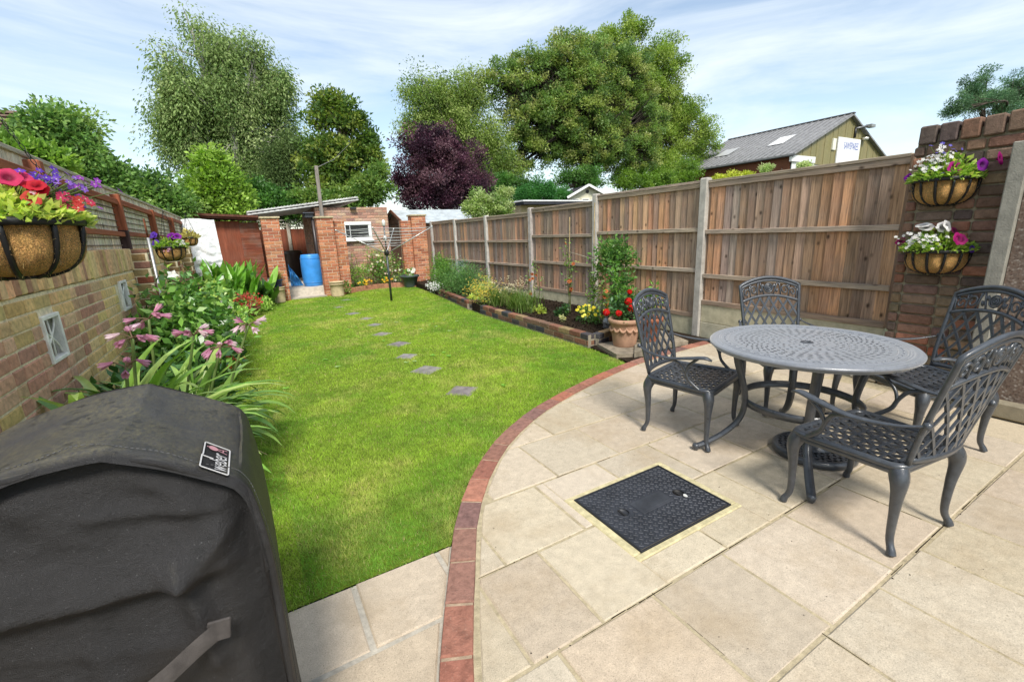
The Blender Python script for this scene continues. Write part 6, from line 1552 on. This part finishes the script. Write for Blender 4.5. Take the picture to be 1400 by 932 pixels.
bush('lettuce_clump', 'pale lettuce like rosette beside the end of the far brick border', 'plant', (3.72, 7.75, .13), (.12, .14, .10), 110, .085, [(.34, .42, .10), (.24, .36, .07)], 85, base_z=.06)
gd = bush('goldenrod', 'yellow flowering goldenrod growing in the gap of the brick border', 'goldenrod', (3.62, 7.25, .28), (.20, .33, .29), 800, .05, [(.20, .26, .07), (.14, .22, .05), (.28, .29, .09)], 86, base_z=0, aspect=.25, up=1.0); m = MB()
for i in range(420):
    a = rr.gauss(0, .13); m_ = rr.gauss(0, .2); floret(m, (3.58 + a, 7.2 + m_, .36 + rr.gauss(0, .11)), (-.3, -.6, .7), .013, rr.choice([(.62, .45, .05), (.58, .50, .12), (.5, .36, .06)]), 4, rr)
m.build('blossom', M['petal'], gd)
gq = T('ornamental_grass', 'fine upright green grass clump with pale seed heads in the right bed', 'grass', (3.85, 6.5, .08))
for k, (x, y, n) in enumerate(((3.78, 6.9, 210), (3.85, 6.45, 230), (3.8, 6.05, 190))): blades('blade_tuft', gq, (x, y, .08), n, .36, .010, [(.12, .22, .04), (.18, .28, .06), (.22, .29, .08), (.10, .18, .03)], 87 + k, .085, .75)
m = MB()
for i in range(34):
    b = Vector((3.85 + rr.gauss(0, .15), 6.6 + rr.gauss(0, .3), .08)); t = b + Vector((rr.gauss(0, .18), rr.gauss(0, .18), rr.uniform(.3, .5))); m.tube(curve([b, b.lerp(t, .6) + Vector((0, 0, .05)), t], 3), .0022, 4, col=(.36, .32, .14))
    for q in range(5): floret(m, t + Vector((rr.gauss(0, .02), rr.gauss(0, .02), rr.gauss(0, .03))), (0, -.5, .7), .013, (.55, .50, .32), 4, rr)
m.build('seed_heads', M['petal'], gq)
def rose_cane(label, x, y, h, lean, nfl, col, nl, seed, z0=.08, cane=None):
    rr = random.Random(seed); rs = np.random.default_rng(seed); root = T('rose_plant', label, 'rose', (x, y, z0)); m = MB(); pts = []
    for k in range(3):
        b = Vector((x + rr.gauss(0, .02), y + rr.gauss(0, .02), z0)); t = b + Vector((lean[0] + rr.gauss(0, .05), lean[1] + rr.gauss(0, .06), h * rr.uniform(.75, 1.05))); p = curve([b, b.lerp(t, .5) + Vector((rr.gauss(0, .03), rr.gauss(0, .03), 0)), t], 6); m.tube(p, lerp_list([.008, .006, .003], len(p)), 6, col=(.14, .15, .06)); pts += p[5:]
    m.build('stem', M['bark'], root)
    if cane: m = MB(); m.tube([(x + .03, y + .05, z0), (x + .06, y + .05, z0 + cane)], .006, 6, col=(.40, .30, .15)); m.build('bamboo_cane', M['bark'], root)
    c = np.array([tuple(pts[rr.randrange(len(pts))]) for _ in range(nl)]) + rs.normal(size=(nl, 3)) * .05
    V, Fq, C = leaf_quads(c, rs.normal(size=(nl, 3)), rs.uniform(.03, .055, nl), rs.uniform(.018, .03, nl), pick([GM, GL, (.16, .18, .05), (.10, .13, .04)], nl, rs), rs=rs); np_mesh('foliage', V, Fq, C, M['leaf'], root); m = MB()
    for i in range(nfl):
        p = pts[-1 - rr.randrange(len(pts) * 2 // 3)] + Vector((rr.gauss(0, .04), -.03 + rr.gauss(0, .03), rr.gauss(0, .03)))
        for q in range(3): petunia(m, p, (rr.gauss(0, .5), -.7, .5), .030 - .007 * q, jit(col, .15, rr), tuple(x_ * .6 for x_ in col), rr)
    if nfl: m.build('blossom', M['petal'], root)
    return root
rose_cane('thin rose with faded orange blooms right beside the ornamental grass', 4.1, 6.2, .72, (-.02, 0), 5, (.42, .13, .045), 70, 91)
rose_cane('tall staked rose with faded orange blooms standing left of the green shrub rose', 4.2, 5.45, 1.0, (.04, 0), 7, (.45, .14, .05), 110, 92, cane=1.45)
rose_cane('leafy bush tomato tied to a tall bamboo cane in front of the fence', 4.28, 4.98, .78, (.03, .04), 3, (.48, .16, .05), 420, 93, cane=1.62)
rose_cane('rose with peach orange blooms beside the terracotta pot', 4.03, 4.38, .62, (-.02, -.03), 9, (.60, .20, .07), 80, 94)
m = MB(); m.tube([(4.24, 5.5, 1.02), (4.3, 4.98, .92)], .003, 5, col=(.5, .45, .35)); tag(m.build('twine', M['fabric'], loc=(4.27, 5.2, .97)), 'thin twine tied between two plant canes in front of the fence', 'twine')
ym = bush('yellow_daisies', 'low clump of yellow daisies near the corner of the raised bed', 'daisies', (3.98, 4.72, .17), (.20, .24, .14), 420, .045, [(.05, .10, .03), (.07, .14, .035), GD], 95, base_z=.07); m = MB()
for i in range(30): floret(m, (3.93 + rr.gauss(0, .10), 4.66 + rr.gauss(0, .12), .27 + rr.gauss(0, .04)), (-.3, -.6, .7), .026, rr.choice([(.70, .60, .04), (.72, .66, .12)]), 8, rr, (.5, .35, .03))
m.build('blossom', M['petal'], ym)
bush('dark_seedling', 'small dark green rosette on the bare soil of the right bed', 'plant', (3.98, 5.35, .15), (.12, .13, .10), 170, .055, [(.03, .07, .025), GD], 96, base_z=.08)
bush('yellow_edging_plant', 'small yellow green clump at the near end of the ornamental grass', 'plant', (3.86, 5.75, .14), (.13, .14, .08), 150, .045, [(.32, .34, .06), (.2, .26, .05)], 97, base_z=.08)
bush('border_rosette', 'low pale rosette growing under the twine in the right bed', 'plant', (3.72, 4.95, .12), (.07, .09, .05), 60, .05, [(.25, .26, .12), (.3, .28, .1)], 98, base_z=.08)
# garden ornament: little silver grey gnome like figure
gm = T('garden_ornament', 'small silver grey garden figure standing on the corner of the raised bed', 'ornament', (3.90, 4.28, .08)); m = MB(); c = (3.90, 4.28, .08)
m.lathe([(.001, 0), (.042, 0), (.045, .02), (.040, .04), (.048, .07), (.046, .10), (.030, .125), (.018, .135), (.026, .15), (.028, .165), (.022, .185), (.018, .195), (.010, .215), (.001, .235)], c, 16, (.30, .30, .31))
for s_ in (-1, 1): m.tube(curve([(3.90 + s_ * .03, 4.275, .195), (3.90 + s_ * .052, 4.26, .165), (3.90 + s_ * .02, 4.235, .145)], 3), .012, 6, col=(.26, .26, .27))
m.lathe([(.001, .0), (.02, .01), (.024, .03), (.001, .05)], (3.90, 4.245, .125), 10, (.5, .5, .5)); m.build('figure', M['metal'], gm)
# terracotta pot with red geraniums and tall vine
tp_ = T('terracotta_pot', 'large terracotta pot with a scalloped swag band', 'pot', (3.62, 3.66, .02)); m = MB(); c = (3.62, 3.66, .02); TC = (.42, .25, .165)
m.lathe([(.001, 0), (.125, 0), (.13, .01), (.150, .15), (.158, .20), (.163, .26), (.168, .265), (.185, .272), (.193, .29), (.190, .312), (.178, .322), (.162, .32), (.158, .28), (.001, .275)], c, 48, TC)
pb_ = m.build('body', M['terracotta'], tp_); m = MB()
for k in range(14):
    a0_, a1_ = 2 * PI * k / 14, 2 * PI * (k + 1) / 14; pth = [(c[0] + (.164 + .006 * math.sin(PI * t)) * math.cos(a0_ + (a1_ - a0_) * t), c[1] + (.164 + .006 * math.sin(PI * t)) * math.sin(a0_ + (a1_ - a0_) * t), .24 - .035 * math.sin(PI * t)) for t in [i / 6 for i in range(7)]]
    m.tube(pth, [.008, .012, .015, .017, .015, .012, .008], 8, col=TC); m.lathe([(.001, .012), (.012, .004), (.010, -.012), (.001, -.016)], pth[0], 8, TC)
m.build('swag_band', M['terracotta'], pb_); m = MB(); m.lathe([(.16, .285), (.001, .295)], c, 24, (1, 1, 1)); m.build('soil', M['soil'], pb_)
gn = bush('geranium', 'red geranium growing in the terracotta pot with dark green leaves', 'geranium', (3.64, 3.66, .44), (.20, .18, .15), 620, .055, [(.03, .075, .025), (.05, .11, .03), (.025, .06, .02)], 101, base_z=.30, mat='gloss_leaf'); m = MB(); s2 = MB()
for (px, py, Y, r_) in ((829, 427, 3.5, .040), (846, 428, 3.48, .036), (859, 412, 3.55, .046), (863, 421, 3.52, .044), (861, 399, 3.62, .028)):
    q = at(px, py, Y); s2.tube(curve([(3.64, 3.66, .33), Vector((3.64, 3.66, .4)).lerp(q, .6), q], 4), .003, 5, col=(.1, .16, .04))
    for i in range(34):
        d = Vector((rr.gauss(0, 1), rr.gauss(0, 1), rr.gauss(0, 1))).normalized(); floret(m, q + d * r_ * .8, d, .020, rr.choice([(.62, .012, .01), (.55, .01, .012), (.66, .03, .015)]), 5, rr)
m.build('blossom', M['petal'], gn); s2.build('flower_stem', M['leaf'], gn)
bush('potted_shrub', 'upright small leaved shrub rising behind the red geraniums', 'shrub', (3.80, 3.95, .62), (.16, .16, .36), 900, .05, [GM, (.08, .15, .04), GD, GL], 102, base_z=.02, clump=.08)
vn = bush('climbing_vine', 'bright green climber trained up the fence above the terracotta pot', 'climber', (4.42, 4.70, .96), (.18, .32, .26), 1400, .06, [(.055, .12, .028), (.08, .16, .038), (.04, .09, .022), (.11, .19, .045)], 103, base_z=.08, clump=.13, stems=10)
pot('clay_pot', 'plain orange clay pot standing behind the lawn side chair', 'pot', 3.98, 3.62, .03, .10, .14, .28, (.36, .135, .075)); bush('potted_seedling', 'small leafy plant with an orange flower in the plain clay pot', 'plant', (3.99, 3.64, .50), (.12, .12, .20), 260, .05, [GM, GD, GL], 104, base_z=.29)
m = MB(); petunia(m, P3(913, 417, 3.6), (-.3, -.8, .4), .028, (.62, .2, .08)); tag(m.build('orange_bloom', M['petal'], loc=P3(913, 417, 3.6)), 'single orange bloom above the plain clay pot', 'flower')
pot('black_pot', 'small black plastic pot in the shade beside the terracotta pot', 'pot', 3.90, 3.98, .02, .09, .12, .2, (.02, .02, .022), 'plastic', .006, .03)
# ------------------------------------------------------------------ trees beyond the garden
def ptree(name, label, cat, Y, lst, trunk_r, ncl, rcl, nleaf, leaf, cols, seed, base_px=None, **kw):
    ncl, rcl, nleaf, leaf = int(ncl * 1.2), rcl * .84, int(nleaf * 2.1), leaf * .60
    bl = px_blobs(lst, Y, kw.pop('dk', .8)); tw = sum(b[2] for b in bl)
    bx_ = sum(b[0][0] * b[2] for b in bl) / tw; by_ = sum(b[0][1] * b[2] for b in bl) / tw
    if base_px: p = at(base_px, 300, Y); bx_, by_ = p.x, p.y
    return tree(name, label, cat, (bx_, by_, -.06), bl, trunk_r, ncl, rcl, nleaf, leaf, cols, seed, **kw)
BIR = [(.10, .15, .045), (.14, .19, .065), (.07, .115, .035), (.18, .22, .09), (.12, .165, .06)]
ptree('birch_tree', 'tall silver birch with drooping grey green foliage, highest tree on the left', 'tree', 22, [(262, 42, 34, 34, 0, 1.4), (285, 75, 48, 48), (245, 118, 29, 60), (300, 130, 60, 60), (350, 75, 26, 45), (368, 112, 28, 48), (250, 170, 36, 50), (330, 190, 62, 60), (376, 182, 26, 58), (290, 225, 50, 50), (360, 250, 50, 40)], .22, 560, .72, 95, .20, BIR, 201,
      bark=(.42, .40, .36), droop=.75, aspect=.40, shell=.2, gap=.24, upward=.1, mat='needle', multi=3, base_px=320)
HED = [(.055, .11, .028), (.085, .155, .038), (.115, .19, .05), (.038, .075, .022), (.15, .22, .06)]
ptree('sycamore_hedge', 'big dark green leafy tree leaning over the left trellis', 'tree', 12.5, [(88, 186, 40, 30), (50, 168, 16, 8, 0, .5), (115, 170, 22, 16, 0, .6), (138, 222, 36, 34), (80, 230, 46, 34), (130, 262, 54, 34), (188, 268, 38, 30), (220, 288, 36, 26), (180, 295, 52, 24), (20, 245, 30, 22)], .16, 330, .48, 110, .155, HED, 202, shell=.3, gap=.25, aspect=.55, multi=2, upward=.0, base_px=150)
ptree('maple_tree', 'lime green young maple in front of the silver birch', 'tree', 15.5, [(292, 256, 30, 30), (270, 276, 28, 24), (308, 278, 24, 24), (288, 226, 16, 14)], .10, 130, .45, 85, .19, [(.10, .175, .025), (.14, .22, .035), (.075, .13, .02), (.18, .26, .05)], 203, shell=.3, gap=.2)
ptree('willow_tree', 'thin dark drooping tree between the birch and the magnolia', 'tree', 20, [(395, 215, 32, 50), (375, 255, 34, 34), (405, 265, 30, 30), (345, 270, 34, 26)], .12, 190, .55, 80, .17, [(.05, .08, .025), (.075, .11, .035), (.04, .065, .02)], 204, droop=.8, mat='needle', aspect=.35, gap=.15, shell=.2)
ptree('magnolia_tree', 'loose yellow green tree with open sky gaps above the outhouse', 'tree', 18.5, [(448, 140, 20, 20, 0, 1.2), (428, 165, 24, 28), (470, 160, 22, 26), (490, 185, 24, 26), (505, 215, 20, 30), (440, 215, 34, 40), (480, 215, 26, 30), (490, 255, 36, 22), (450, 258, 36, 26)], .10, 330, .36, 34, .24, [(.085, .135, .025), (.12, .165, .03), (.055, .095, .02), (.16, .19, .045), (.045, .085, .02)], 205, gap=.22, shell=.2, aspect=.5)
ptree('laurel_bush', 'glossy green bush rising over the outhouse roof', 'bush', 17, [(500, 262, 28, 20), (470, 275, 30, 18), (520, 250, 18, 22), (425, 275, 24, 14)], .06, 110, .35, 70, .18, [(.05, .10, .02), (.08, .14, .03), (.11, .16, .035)], 206, shell=.3, base_px=500)
ptree('plum_tree', 'dark purple leaved plum tree behind the corner pillar', 'tree', 20, [(600, 235, 58, 46), (575, 210, 32, 36), (635, 235, 38, 40), (605, 200, 30, 26), (560, 255, 26, 30), (650, 265, 26, 24), (600, 272, 56, 22)], .14, 330, .52, 85, .17, [(.035, .016, .026), (.055, .022, .036), (.024, .012, .02), (.08, .035, .05), (.10, .055, .065)], 207, shell=.35, gap=.08, bark=(.05, .035, .03))
ptree('weeping_birch', 'yellow green weeping birch behind the purple plum tree', 'tree', 25, [(600, 130, 34, 34), (570, 125, 22, 34, 0, .7), (625, 170, 44, 40), (570, 175, 26, 34), (665, 205, 40, 44), (690, 240, 34, 34), (640, 120, 34, 30, 0, 1)], .18, 420, .7, 80, .22, [(.11, .16, .035), (.15, .20, .05), (.075, .12, .028), (.19, .23, .075)], 208, droop=.6, mat='needle', aspect=.4, gap=.0, shell=.3, bark=(.3, .28, .24))
ptree('ash_tree', 'bright green ash tree at the back right of the big sycamore', 'tree', 32, [(860, 74, 44, 46), (905, 98, 32, 46), (885, 130, 46, 50), (940, 180, 42, 44), (915, 225, 56, 34), (965, 205, 20, 30, 0, .7), (832, 60, 22, 22, 0, .6), (900, 175, 40, 50)], .34, 400, .95, 95, .30, [(.10, .155, .028), (.135, .195, .035), (.075, .12, .022), (.17, .22, .05)], 209, gap=.22, shell=.45, base_px=890)
ptree('sycamore_tree', 'huge rounded sycamore with yellowing crown and dark trunk, largest tree in view', 'tree', 25, [(790, 90, 60, 42), (735, 110, 50, 42), (845, 110, 60, 48), (800, 140, 84, 50), (740, 165, 62, 46), (870, 165, 50, 48), (800, 195, 80, 40), (720, 205, 40, 34), (860, 205, 56, 36), (690, 120, 28, 36, 0, .7), (660, 105, 22, 22, 0, .6)], .42, 1750, .46, 42, .23, [(.12, .175, .04), (.16, .20, .05), (.075, .125, .032), (.19, .21, .07), (.055, .095, .028), (.10, .16, .04)], 210, gap=.30, shell=.5, bark=(.055, .045, .038), base_px=800)
ptree('shrub_tree', 'bright green shrubby tree between the sycamore and the fence top', 'bush', 24, [(870, 250, 30, 18), (900, 246, 34, 18), (850, 242, 20, 16), (935, 240, 26, 20)], .08, 110, .5, 80, .22, [(.085, .15, .022), (.12, .19, .03), (.06, .11, .02)], 211, shell=.3)
ptree('dark_shrub', 'rounded dark green bush behind the cream walled flat roof shed', 'bush', 19, [(742, 258, 26, 18), (725, 268, 20, 12), (762, 268, 20, 12)], .07, 90, .4, 90, .13, [(.03, .10, .025), (.045, .13, .03)], 212, shell=.3)
ptree('variegated_bush', 'pale variegated yellow green bush poking over the fence', 'bush', 12.2, [(655, 282, 12, 26), (678, 288, 22, 22), (690, 272, 10, 18, 0, .7), (645, 290, 12, 16)], .04, 120, .2, 45, .11, [(.20, .25, .09), (.14, .20, .05), (.27, .31, .15), (.10, .16, .04)], 213, shell=.2, gap=.1)
ptree('golden_bush', 'bright yellow green bush beside the workshop brick wall', 'bush', 14, [(998, 244, 16, 7), (1020, 243, 12, 6), (985, 248, 12, 6)], .04, 60, .3, 60, .13, [(.22, .25, .03), (.28, .30, .05)], 214, shell=.2)
ptree('white_flower_bush', 'small pale green bush top showing over the fence in front of the workshop doors', 'bush', 8.0, [(1048, 232, 14, 6), (1100, 228, 9, 5)], .03, 26, .16, 40, .10, [(.2, .27, .09), (.3, .34, .16)], 215, shell=.2)
ptree('eucalyptus_tree', 'windswept grey green tree rising behind the brick pier', 'tree', 9, [(1335, 128, 28, 26), (1310, 150, 18, 20), (1360, 140, 34, 22), (1390, 125, 26, 30), (1410, 150, 30, 30), (1350, 100, 10, 12, 0, .5)], .12, 190, .34, 60, .20, [(.06, .12, .06), (.09, .15, .075), (.045, .085, .04)], 216, mat='needle', aspect=.3, gap=.25, shell=.3, droop=.1)
ptree('far_shrub', 'green shrub under the silver birch behind the brown shed', 'bush', 17.5, [(340, 272, 40, 22), (375, 280, 40, 18), (300, 290, 34, 16), (410, 285, 30, 14)], .06, 140, .42, 75, .17, [(.05, .12, .025), (.07, .16, .03), (.035, .085, .02)], 217, shell=.2)
ptree('hedge_shrub', 'green shrub filling the gap below the weeping birch', 'bush', 23, [(700, 255, 40, 16), (660, 270, 30, 16), (800, 245, 60, 16)], .07, 130, .5, 70, .2, [(.05, .12, .025), (.035, .08, .02), (.08, .15, .035)], 218, shell=.2)
ptree('lime_bush', 'light green bush at the far left above the trellis rail', 'bush', 9, [(30, 218, 26, 13), (60, 228, 26, 15), (8, 215, 14, 12)], .05, 90, .3, 60, .15, [(.10, .18, .03), (.14, .22, .04), (.07, .13, .025)], 219, shell=.2)
